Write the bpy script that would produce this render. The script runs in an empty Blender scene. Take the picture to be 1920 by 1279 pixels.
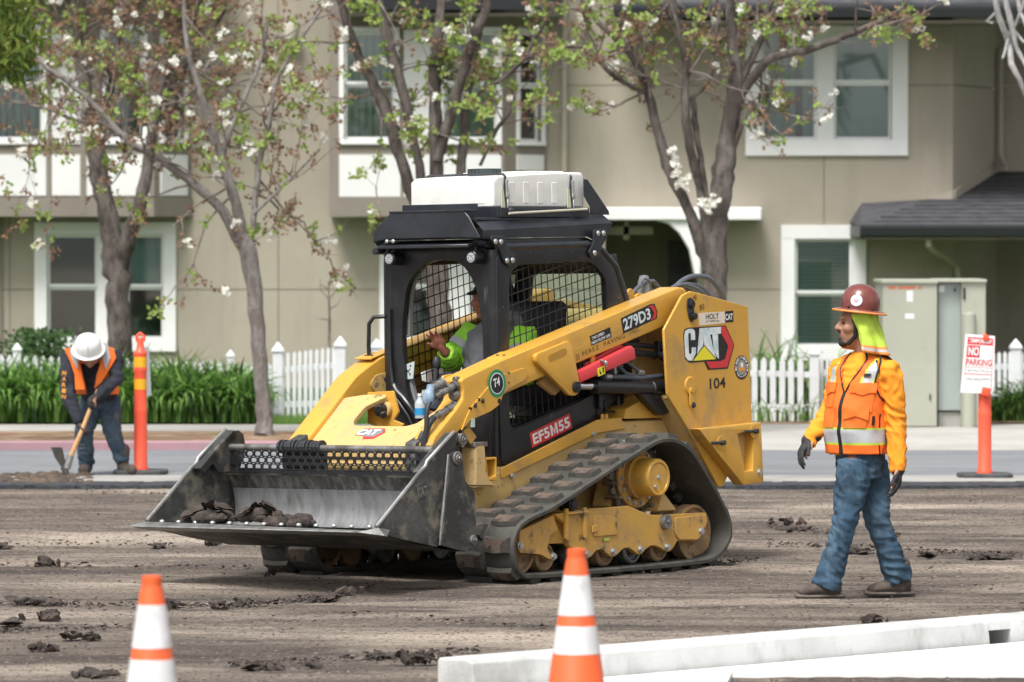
import bpy, bmesh, math, random
from mathutils import Vector, Matrix, noise
R = math.radians
random.seed(7)
SC = bpy.context.scene
COL = SC.collection

# ------------------------------------------------------------------ camera
CAM_H = 2.13; FPX = 9500.0; PITCH = math.atan((639.5 - 415) / FPX)
cd = bpy.data.cameras.new('camera'); cam = bpy.data.objects.new('camera', cd); COL.objects.link(cam)
cam.location = (0, 0, CAM_H); cam.rotation_euler = (math.pi / 2 - PITCH, 0, 0)
cd.sensor_width = 36; cd.lens = FPX / 1920 * 36; cd.clip_start = .5; cd.clip_end = 2000
cd.dof.use_dof = True; cd.dof.focus_distance = 29.6; cd.dof.aperture_fstop = 4.6
SC.camera = cam
# ------------------------------------------------------------------ light
SUN_EL, SUN_AZ = R(58), R(205)      # azimuth measured clockwise from +Y
w = bpy.data.worlds.new('World'); SC.world = w; w.use_nodes = True
nt = w.node_tree; bg = nt.nodes['Background']
sky = nt.nodes.new('ShaderNodeTexSky'); sky.sky_type = 'NISHITA'; sky.sun_disc = False
sky.sun_elevation = SUN_EL; sky.sun_rotation = SUN_AZ; sky.dust_density = 4; sky.air_density = 1.0; sky.ozone_density = 1
hs = nt.nodes.new('ShaderNodeHueSaturation'); hs.inputs['Saturation'].default_value = .12
nt.links.new(sky.outputs[0], hs.inputs['Color']); nt.links.new(hs.outputs[0], bg.inputs['Color'])
bg.inputs['Strength'].default_value = .125
sl = bpy.data.lights.new('sun', 'SUN'); so = bpy.data.objects.new('sun', sl); COL.objects.link(so)
sl.energy = 2.3; sl.angle = R(20); sl.color = (1, .97, .93)
sd = Vector((math.sin(SUN_AZ) * math.cos(SUN_EL), math.cos(SUN_AZ) * math.cos(SUN_EL), math.sin(SUN_EL)))
so.rotation_euler = (-sd).to_track_quat('-Z', 'Y').to_euler()
SC.view_settings.view_transform = 'Standard'; SC.view_settings.look = 'None'
SC.view_settings.gamma = 1; SC.view_settings.exposure = .62

# ------------------------------------------------------------------ helpers
def at(u, v, Y):
    """photo pixel + distance Y -> world point"""
    x = (u - 960) / FPX; y = -(v - 639.5) / FPX
    c, s = math.cos(PITCH), math.sin(PITCH)
    r = Vector((x, c + y * s, -s + y * c))
    return Vector((0, 0, CAM_H)) + r * (Y / r.y)
def gnd(u, v, z=0):
    x = (u - 960) / FPX; y = -(v - 639.5) / FPX
    c, s = math.cos(PITCH), math.sin(PITCH)
    r = Vector((x, c + y * s, -s + y * c))
    return Vector((0, 0, CAM_H)) + r * ((z - CAM_H) / r.z)

def tag(o, label=None, cat=None, group=None, kind=None):
    if label: o['label'] = label
    if cat: o['category'] = cat
    if group: o['group'] = group
    if kind: o['kind'] = kind
    return o
def thing(name, label, cat, loc=(0, 0, 0), rz=0, group=None):
    o = bpy.data.objects.new(name, None); COL.objects.link(o); o.empty_display_size = .2
    o.location = loc; o.rotation_euler = (0, 0, rz)
    return tag(o, label, cat, group)
def link(name, me, parent=None, label=None):
    o = bpy.data.objects.new(name, me); COL.objects.link(o)
    if parent is not None: o.parent = parent
    if label: o['label'] = label
    return o
def copy_tree(o, parent=None):
    c = o.copy(); COL.objects.link(c); c.parent = parent
    for ch in list(KIDS.get(o.name, [])): copy_tree(ch, c)
    return c
KIDS = {}
def copy_thing(o, loc=None, rz=None):
    ch = [x for x in COL.objects if x.parent == o]
    c = o.copy(); COL.objects.link(c)
    for x in ch:
        d = x.copy(); COL.objects.link(d); d.parent = c
        for g in [y for y in COL.objects if y.parent == x]:
            e = g.copy(); COL.objects.link(e); e.parent = d
    if loc is not None: c.location = loc
    if rz is not None: c.rotation_euler.z = rz
    return c

class MB:
    """collects shapes, links them as ONE mesh object"""
    def __init__(s): s.v = []; s.f = []; s.m = []; s.mi = 0
    def add(s, vs, fs):
        b = len(s.v); s.v += [tuple(p) for p in vs]; s.f += [tuple(b + i for i in f) for f in fs]; s.m += [s.mi] * len(fs)
        return s
    def box(s, c, d, rot=None):
        hx, hy, hz = d[0] / 2, d[1] / 2, d[2] / 2
        vs = [Vector((x, y, z)) for x in (-hx, hx) for y in (-hy, hy) for z in (-hz, hz)]
        if rot is not None: vs = [rot @ p for p in vs]
        vs = [p + Vector(c) for p in vs]
        return s.add(vs, [(0, 1, 3, 2), (4, 6, 7, 5), (0, 4, 5, 1), (2, 3, 7, 6), (0, 2, 6, 4), (1, 5, 7, 3)])
    def box2(s, a, b):
        return s.box([(a[i] + b[i]) / 2 for i in range(3)], [abs(a[i] - b[i]) for i in range(3)])
    def cyl(s, p0, p1, r0, r1=None, n=16, caps=True):
        return s.tube([p0, p1], [r0, r0 if r1 is None else r1], n, caps)
    def tube(s, pts, rad, n=8, caps=True):
        pts = [Vector(p) for p in pts]
        if not hasattr(rad, '__len__'): rad = [rad] * len(pts)
        rings = []; prev = None
        for i, p in enumerate(pts):
            if i == 0: t = pts[1] - pts[0]
            elif i == len(pts) - 1: t = pts[-1] - pts[-2]
            else: t = (pts[i + 1] - p).normalized() + (p - pts[i - 1]).normalized()
            if t.length < 1e-9: t = Vector((0, 0, 1))
            t.normalize()
            if prev is None:
                a = Vector((0, 0, 1)) if abs(t.z) < .9 else Vector((1, 0, 0))
                x = t.cross(a).normalized()
            else:
                x = prev - t * prev.dot(t)
                x = x.normalized() if x.length > 1e-6 else t.orthogonal().normalized()
            prev = x; y = t.cross(x)
            rings.append([p + (x * math.cos(2 * math.pi * k / n) + y * math.sin(2 * math.pi * k / n)) * rad[i] for k in range(n)])
        vs = [q for r in rings for q in r]; fs = []
        for i in range(len(rings) - 1):
            for k in range(n):
                k2 = (k + 1) % n
                fs.append((i * n + k, i * n + k2, (i + 1) * n + k2, (i + 1) * n + k))
        if caps:
            fs.append(tuple(range(n - 1, -1, -1))); b = (len(rings) - 1) * n; fs.append(tuple(b + k for k in range(n)))
        return s.add(vs, fs)
    def loft(s, pts, ab, side, n=16):
        """elliptical rings along pts: a along side, b across"""
        pts = [Vector(p) for p in pts]; side = Vector(side); rings = []
        for i, p in enumerate(pts):
            t = (pts[min(i + 1, len(pts) - 1)] - pts[max(i - 1, 0)]).normalized()
            x = (side - t * side.dot(t)).normalized(); y = t.cross(x); a, b = ab[i]
            rings.append([p + x * math.cos(2 * math.pi * k / n) * a + y * math.sin(2 * math.pi * k / n) * b for k in range(n)])
        vs = [q for r in rings for q in r]; fs = []
        for i in range(len(rings) - 1):
            for k in range(n):
                k2 = (k + 1) % n
                fs.append((i * n + k, i * n + k2, (i + 1) * n + k2, (i + 1) * n + k))
        fs.append(tuple(range(n - 1, -1, -1))); b = (len(rings) - 1) * n; fs.append(tuple(b + k for k in range(n)))
        return s.add(vs, fs)
    def cap(s, p0, r0, p1, r1, n=14):
        """tapered capsule"""
        p0 = Vector(p0); p1 = Vector(p1); d = p1 - p0; L = d.length
        if L < 1e-6: d = Vector((0, 0, 1)); L = 1e-6
        t = d.normalized(); P = []; Q = []
        for k in range(5): a = -math.pi / 2 + k * math.pi / 10; P.append(p0 + t * r0 * math.sin(a)); Q.append(max(r0 * math.cos(a), 1e-4))
        for k in range(5): a = (k) * math.pi / 10 + .02; P.append(p1 + t * r1 * math.sin(a)); Q.append(max(r1 * math.cos(a), 1e-4))
        P.append(p1 + t * r1); Q.append(1e-4)
        return s.tube(P, Q, n)
    def ell(s, c, rx, ry, rz, rot=None, nu=20, nv=12):
        c = Vector(c); vs = []; fs = []
        for j in range(1, nv):
            a = math.pi * j / nv
            for i in range(nu):
                b = 2 * math.pi * i / nu
                p = Vector((rx * math.sin(a) * math.cos(b), ry * math.sin(a) * math.sin(b), rz * math.cos(a)))
                vs.append((rot @ p if rot is not None else p) + c)
        top = Vector((0, 0, rz)); bot = Vector((0, 0, -rz))
        vs += [(rot @ top if rot is not None else top) + c, (rot @ bot if rot is not None else bot) + c]
        for j in range(nv - 2):
            for i in range(nu):
                i2 = (i + 1) % nu; fs.append((j * nu + i, (j + 1) * nu + i, (j + 1) * nu + i2, j * nu + i2))
        T = len(vs) - 2
        for i in range(nu):
            i2 = (i + 1) % nu; fs.append((T, i, i2)); fs.append((T + 1, (nv - 2) * nu + i2, (nv - 2) * nu + i))
        return s.add(vs, fs)
    def prism(s, poly, o, ex, ey, n0, n1, en):
        """2D polygon in frame (o; ex, ey), from n0 to n1 along en"""
        o = Vector(o); ex = Vector(ex); ey = Vector(ey); en = Vector(en); k = len(poly)
        a = [o + ex * p[0] + ey * p[1] + en * n0 for p in poly]; b = [o + ex * p[0] + ey * p[1] + en * n1 for p in poly]
        fs = [tuple(range(k)), tuple(range(2 * k - 1, k - 1, -1))]
        fs += [(i, k + i, k + (i + 1) % k, (i + 1) % k) for i in range(k)]
        return s.add(a + b, fs)
    def py(s, poly, y0, y1): return s.prism(poly, (0, 0, 0), (1, 0, 0), (0, 0, 1), y0, y1, (0, 1, 0))
    def px(s, poly, x0, x1): return s.prism(poly, (0, 0, 0), (0, 1, 0), (0, 0, 1), x0, x1, (1, 0, 0))
    def lathe(s, prof, c=(0, 0, 0), n=24, rot=None):
        c = Vector(c); vs = []; fs = []
        for r, z in prof:
            for k in range(n):
                a = 2 * math.pi * k / n; p = Vector((r * math.cos(a), r * math.sin(a), z)); vs.append((rot @ p if rot is not None else p) + c)
        for i in range(len(prof) - 1):
            for k in range(n):
                k2 = (k + 1) % n; fs.append((i * n + k, i * n + k2, (i + 1) * n + k2, (i + 1) * n + k))
        return s.add(vs, fs)
    def mesh(s, name, mats, bevel=0, seg=1, smooth=35, recalc=True):
        me = bpy.data.meshes.new(name); me.from_pydata(s.v, [], s.f)
        mats = mats if isinstance(mats, (list, tuple)) else [mats]
        for m in mats: me.materials.append(m)
        if len(mats) > 1: me.polygons.foreach_set('material_index', s.m)
        if recalc or bevel:
            bm = bmesh.new(); bm.from_mesh(me)
            if recalc: bmesh.ops.recalc_face_normals(bm, faces=bm.faces)
            if bevel:
                es = [e for e in bm.edges if len(e.link_faces) == 2 and e.calc_face_angle(0) > R(28)]
                bmesh.ops.bevel(bm, geom=es, offset=bevel, segments=seg, affect='EDGES', clamp_overlap=True, profile=.6)
            bm.to_mesh(me); bm.free()
        if smooth:
            me.shade_smooth(); me.set_sharp_from_angle(angle=R(smooth))
        return me
    def obj(s, name, mats, parent=None, bevel=0, seg=1, smooth=35, label=None, recalc=True):
        return link(name, s.mesh(name, mats, bevel, seg, smooth, recalc), parent, label)

def baked(name, mb, mat, parent=None, voxel=.01, smooth=4, disp=None, label=None, mods=None):
    """union the pieces of mb into one continuous smooth skin"""
    me = mb.mesh(name + '_src', mat, smooth=0)
    o = bpy.data.objects.new('tmp', me); COL.objects.link(o)
    m = o.modifiers.new('r', 'REMESH'); m.mode = 'VOXEL'; m.voxel_size = voxel
    m = o.modifiers.new('s', 'SMOOTH'); m.iterations = smooth; m.factor = .5
    dg = bpy.context.evaluated_depsgraph_get(); dg.update()
    n = bpy.data.meshes.new_from_object(o.evaluated_get(dg))
    bpy.data.objects.remove(o)
    n.name = name; n.materials.clear(); n.materials.append(mat)
    if disp:
        n.calc_loop_triangles()
        vn = [Vector(v.normal) for v in n.vertices]
        for v, q in zip(n.vertices, vn): v.co = v.co + q * disp(v.co, q)
    n.shade_smooth()
    return link(name, n, parent, label)

def text(name, s, o, ex, ey, w, h, mat, parent, bold=0, lift=0, thick=.0008, shear=0, space=1, label=None):
    """flat lettering fitted to w x h on a surface; o = its lower left corner"""
    cu = bpy.data.curves.new('t', 'FONT'); cu.body = s; cu.offset = bold; cu.shear = shear; cu.space_character = space
    cu.resolution_u = 3
    t = bpy.data.objects.new('t', cu); COL.objects.link(t)
    dg = bpy.context.evaluated_depsgraph_get(); dg.update()
    me = bpy.data.meshes.new_from_object(t.evaluated_get(dg)); bpy.data.objects.remove(t)
    xs = [v.co.x for v in me.vertices]; ys = [v.co.y for v in me.vertices]
    x0, x1, y0, y1 = min(xs), max(xs), min(ys), max(ys)
    if h is None: h = w * (y1 - y0) / (x1 - x0)
    if w is None: w = h * (x1 - x0) / (y1 - y0)
    o = Vector(o); ex = Vector(ex).normalized(); ey = Vector(ey).normalized(); n = ex.cross(ey)
    for v in me.vertices:
        v.co = o + ex * ((v.co.x - x0) / (x1 - x0) * w) + ey * ((v.co.y - y0) / (y1 - y0) * h) + n * lift
    me.materials.clear(); me.materials.append(mat)
    return link(name, me, parent, label)

# ------------------------------------------------------------------ materials
MATS = {}
def M(name, c, r=.6, m=0, c2=None, sc=4, lo=.4, hi=.65, st=(1, 1, 1), bump=0, bsc=60, c3=None, sc3=1.5, lo3=.55, hi3=.7, r2=None, spec=.5, st3=None, det=6, world=False, coat=0, alpha=1, bst=None):
    if name in MATS: return MATS[name]
    mt = bpy.data.materials.new(name); mt.use_nodes = True; nt = mt.node_tree; N = nt.nodes; L = nt.links
    b = N['Principled BSDF']; b.inputs['Roughness'].default_value = r; b.inputs['Metallic'].default_value = m
    b.inputs['Specular IOR Level'].default_value = spec; b.inputs['Coat Weight'].default_value = coat
    b.inputs['Base Color'].default_value = (*c, 1); b.inputs['Alpha'].default_value = alpha
    tc = N.new('ShaderNodeTexCoord')
    if world:
        geo = N.new('ShaderNodeNewGeometry'); src = geo.outputs['Position']
    else: src = tc.outputs['Object']
    def nz(scale, stretch, detail):
        mp = N.new('ShaderNodeMapping'); mp.inputs['Scale'].default_value = stretch; L.new(src, mp.inputs['Vector'])
        n = N.new('ShaderNodeTexNoise'); n.inputs['Scale'].default_value = scale; n.inputs['Detail'].default_value = detail
        n.inputs['Roughness'].default_value = .62
        L.new(mp.outputs[0], n.inputs['Vector']); return n
    def ramp(n, a, z):
        q = N.new('ShaderNodeMapRange'); q.inputs['From Min'].default_value = a; q.inputs['From Max'].default_value = z
        L.new(n.outputs['Fac'], q.inputs['Value']); return q
    cur = None
    if c2:
        q = ramp(nz(sc, st, det), lo, hi); x = N.new('ShaderNodeMix'); x.data_type = 'RGBA'
        x.inputs[6].default_value = (*c, 1); x.inputs[7].default_value = (*c2, 1); L.new(q.outputs[0], x.inputs[0]); cur = x.outputs[2]
        if r2 is not None:
            y = N.new('ShaderNodeMix'); y.inputs[2].default_value = r; y.inputs[3].default_value = r2; L.new(q.outputs[0], y.inputs[0]); L.new(y.outputs[0], b.inputs['Roughness'])
    if c3:
        q = ramp(nz(sc3, st3 or st, det), lo3, hi3); x = N.new('ShaderNodeMix'); x.data_type = 'RGBA'
        if cur: L.new(cur, x.inputs[6])
        else: x.inputs[6].default_value = (*c, 1)
        x.inputs[7].default_value = (*c3, 1); L.new(q.outputs[0], x.inputs[0]); cur = x.outputs[2]
    if cur: L.new(cur, b.inputs['Base Color'])
    if bump:
        n = nz(bsc, bst or (1, 1, 1), 5); bp = N.new('ShaderNodeBump'); bp.inputs['Strength'].default_value = 1; bp.inputs['Distance'].default_value = bump
        L.new(n.outputs['Fac'], bp.inputs['Height']); L.new(bp.outputs[0], b.inputs['Normal'])
    MATS[name] = mt; return mt
m_dirtground = M('milled_ground', (.155, .125, .105), .95, c2=(.42, .345, .275), sc=1.0, lo=.42, hi=.72, st=(.35, 3.2, 1), c3=(.055, .047, .043), sc3=.8, lo3=.5, hi3=.72, st3=(.25, 2.4, 1), bump=.02, bsc=26, det=9, world=True, bst=(1, 1, 1))
def ground_mat():
    mt = bpy.data.materials.new('milled_ground2'); mt.use_nodes = True; nt = mt.node_tree; N = nt.nodes; L = nt.links; b = N['Principled BSDF']; b.inputs['Roughness'].default_value = .95; b.inputs['Specular IOR Level'].default_value = .25
    geo = N.new('ShaderNodeNewGeometry')
    def nz(scale, st, det, a, z, rough=.6):
        mp = N.new('ShaderNodeMapping'); mp.inputs['Scale'].default_value = st; mp.inputs['Rotation'].default_value = (0, 0, R(4)); L.new(geo.outputs['Position'], mp.inputs['Vector'])
        n = N.new('ShaderNodeTexNoise'); n.inputs['Scale'].default_value = scale; n.inputs['Detail'].default_value = det; n.inputs['Roughness'].default_value = rough; L.new(mp.outputs[0], n.inputs['Vector'])
        q = N.new('ShaderNodeMapRange'); q.inputs['From Min'].default_value = a; q.inputs['From Max'].default_value = z; L.new(n.outputs['Fac'], q.inputs['Value']); return q.outputs[0], n
    def mix(f, a, c):
        x = N.new('ShaderNodeMix'); x.data_type = 'RGBA'; L.new(f, x.inputs[0])
        for k, v in ((6, a), (7, c)):
            if isinstance(v, tuple): x.inputs[k].default_value = (*v, 1)
            else: L.new(v, x.inputs[k])
        return x.outputs[2]
    f1, _ = nz(.75, (.45, 1.1, 1), 10, .40, .66, .68); f2, _ = nz(1.9, (.22, 1.5, 1), 8, .46, .68, .7); f3, _ = nz(38, (1, 1, 1), 4, .53, .68, .6); f4, _ = nz(30, (1, 1, 1), 4, .60, .72, .6); f5, _ = nz(.45, (.5, 1.6, 1), 6, .52, .66, .65)
    c = mix(f1, (.130, .105, .089), (.32, .265, .215)); c = mix(f2, c, (.058, .049, .045)); c = mix(f5, c, (.46, .385, .315)); c = mix(f3, c, (.035, .03, .028)); c = mix(f4, c, (.44, .39, .34))
    L.new(c, b.inputs['Base Color'])
    _, n = nz(22, (1, 1, 1), 8, 0, 1, .7); bp = N.new('ShaderNodeBump'); bp.inputs['Distance'].default_value = .035; L.new(n.outputs['Fac'], bp.inputs['Height']); L.new(bp.outputs[0], b.inputs['Normal']); return mt
m_dirtground = ground_mat()
m_road = M('road_asphalt', (.185, .195, .21), .9, c2=(.225, .235, .25), sc=1.2, c3=(.15, .155, .165), sc3=.7, st3=(.4, 1.5, 1), lo3=.5, hi3=.7, bump=.003, bsc=120, world=True)
m_fresh = M('fresh_asphalt', (.028, .031, .038), .75, c2=(.06, .065, .075), sc=14, bump=.02, bsc=30, world=True)
m_gutter = M('gutter_concrete', (.36, .35, .33), .9, c2=(.29, .28, .265), sc=1.5, bump=.003, bsc=80, world=True, c3=(.22, .2, .18), sc3=.8)
m_pink = M('kerb_paint', (.40, .23, .26), .8, c2=(.34, .21, .235), sc=3, c3=(.3, .22, .22), sc3=5, lo3=.6, hi3=.75, world=True)
m_strip = M('planting_soil', (.20, .11, .06), 1, c2=(.40, .29, .19), sc=3.5, c3=(.13, .16, .04), sc3=3, lo3=.6, hi3=.7, bump=.03, bsc=25, world=True)
m_pave = M('pavement_concrete', (.44, .425, .395), .9, c2=(.37, .355, .33), sc=1.3, bump=.003, bsc=60, world=True)
m_lawn = M('lawn', (.05, .10, .025), 1, c2=(.09, .14, .04), sc=6, bump=.03, bsc=30, world=True)
m_white = M('white_paint', (.78, .78, .77), .55, c2=(.70, .70, .68), sc=3, bump=.001, bsc=30)
m_fence = M('fence_white', (.74, .76, .78), .5, c2=(.64, .66, .67), sc=5, lo=.45, hi=.7)
# ================================================================== THE SETTING
def sheet(name, x0, x1, y0, y1, z, mat, nx=1, ny=1, zf=None):
    vs = []; fs = []
    for j in range(ny + 1):
        for i in range(nx + 1):
            x = x0 + (x1 - x0) * i / nx; y = y0 + (y1 - y0) * j / ny
            vs.append((x, y, z + (zf(x, y) if zf else 0)))
    for j in range(ny):
        for i in range(nx):
            a = j * (nx + 1) + i; fs.append((a, a + 1, a + nx + 2, a + nx + 1))
    b = MB(); b.add(vs, fs); o = b.obj(name, mat, smooth=60, recalc=False); o['kind'] = 'structure'; return o
def dirtz(x, y):
    w = y + .35 * noise.noise(Vector((x * .35, y * .3, 9))); r1 = abs(noise.noise(Vector((x * .16, w * 1.5, 0)))); r2 = abs(noise.noise(Vector((x * .6, w * 5, 3))))
    a = .012 * (1 - min(1, r1 * 6)) + .006 * (1 - min(1, r2 * 5)) - .004 + .008 * noise.noise(Vector((x * .5, y * 1.6, 0))) + .005 * noise.noise(Vector((x * 7, y * 9, 7))) + .004 * noise.noise(Vector((x * 19, y * 19, 2)))
    return a
sheet('ground', -400, 400, -100, 900, -.03, m_dirtground)
sheet('milled_road', -9, 9, 14, 41.0, -.006, m_dirtground, 380, 900, dirtz)
# resurfaced lane beyond, gutter, kerb, planting strip, pavement, front yards
sheet('road', -60, 60, 41.2, 47.06, .004, m_road)
b = MB(); random.seed(3)
N_ = 160
for i in range(N_):
    x = -8 + 16 * i / N_; y = 40.55 + .12 * noise.noise(Vector((x * 1.3, 0, 0)))
    if x < -4.2: continue
    b.box((x + .05, y + .18, -.005), (.12, .55 + .1 * random.random(), .05 + .01 * random.random()))
b.obj('fresh_asphalt_edge', m_fresh, smooth=0)['kind'] = 'structure'
sheet('gutter', -60, 60, 41.08, 42.3, .010, m_gutter, 60, 4, lambda x, y: .004 * noise.noise(Vector((x * 2, y * 3, 0))))
xs0 = at(575, 800, 47)[0]; xs1 = at(1425, 800, 47)[0]
b = MB(); b.box2((-60, 47.06, -.02), (xs0 + 3.2, 47.24, .085)); b.obj('kerb', m_pink, bevel=.012)['kind'] = 'structure'
b = MB(); b.box2((-60, 47.24, -.02), (xs0 + 3.2, 49.55, .075)); b.obj('planting_strip', m_strip)['kind'] = 'structure'
b = MB(); b.box2((-60, 49.55, -.02), (xs0 + 3.2, 51.0, .085)); b.obj('pavement', m_pave)['kind'] = 'structure'
# right hand driveway apron rising from the road
b = MB(); xa = xs0 + 3.2
b.add([(xa, 47.0, .006), (60, 47.0, .006), (60, 48.6, .07), (xa, 48.6, .07), (60, 51.0, .085), (xa, 51.0, .085)], [(0, 1, 2, 3), (3, 2, 4, 5)])
b.obj('driveway', m_pave, smooth=0, recalc=False)['kind'] = 'structure'
b = MB(); b.box2((-60, 51.0, -.03), (60, 90, .06)); b.obj('yard', m_lawn)['kind'] = 'structure'
b = MB(); b.box2((at(1405, 800, 51)[0], 50.98, -.02), (60, 52.3, .068)); b.obj('mulch_bed', m_strip)['kind'] = 'structure'

# ------------------------------------------------------------------ apartment building
m_wall = M('stucco_taupe', (.39, .350, .282), .95, c2=(.35, .315, .252), sc=.8, bump=.004, bsc=90, c3=(.27, .245, .20), sc3=1.1, st3=(1.6, 1, .3), lo3=.50, hi3=.80)
m_wall_l = M('stucco_light', (.41, .37, .298), .95, c2=(.37, .335, .27), sc=.8, bump=.004, bsc=90)
m_joint = M('reveal_joint', (.16, .145, .12), .95)
m_batten = M('batten_brown', (.235, .21, .175), .8, c2=(.21, .185, .155), sc=2)
m_panel = M('panel_white', (.74, .74, .73), .8, c2=(.69, .69, .68), sc=1)
m_trim = M('window_trim_white', (.80, .80, .79), .55, c2=(.74, .74, .73), sc=2)
m_sash = M('vinyl_sash', (.78, .80, .79), .4)
m_gutterd = M('gutter_metal_dark', (.028, .030, .036), .45)
m_shingle = M('roof_shingle', (.05, .052, .06), .9, c2=(.085, .085, .095), sc=5, st=(1, 1, 3), bump=.004, bsc=60)
m_pipe = M('downspout_beige', (.42, .385, .31), .5)
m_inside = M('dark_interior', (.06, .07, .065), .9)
m_blindg = M('blind_green_grey', (.46, .66, .61), .7)
m_blindd = M('vertical_blind_grey', (.36, .46, .46), .7, c2=(.5, .6, .6), sc=1.5)
m_door = M('entry_door', (.03, .03, .028), .4, c2=(.09, .09, .085), sc=6)
def glassmat(name, tint, mixf, mixf2=0):
    mt = bpy.data.materials.new(name); mt.use_nodes = True; nt = mt.node_tree; N = nt.nodes; L = nt.links
    N.remove(N['Principled BSDF'])
    t = N.new('ShaderNodeBsdfTransparent'); t.inputs[0].default_value = (*tint, 1)
    g = N.new('ShaderNodeBsdfGlossy'); g.inputs['Roughness'].default_value = .03
    x = N.new('ShaderNodeMixShader'); lw = N.new('ShaderNodeLayerWeight'); lw.inputs[0].default_value = mixf
    ad_ = N.new('ShaderNodeMath'); ad_.operation = 'ADD'; ad_.inputs[1].default_value = mixf2; ad_.use_clamp = True; L.new(lw.outputs['Fresnel'], ad_.inputs[0]); L.new(ad_.outputs[0], x.inputs[0]); L.new(t.outputs[0], x.inputs[1]); L.new(g.outputs[0], x.inputs[2])
    L.new(x.outputs[0], N['Material Output'].inputs[0]); return mt
m_glass = glassmat('window_glass', (.80, .88, .86), .35, .14)
m_glass2 = glassmat('cab_glass', (.80, .88, .84), .3)

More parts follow.
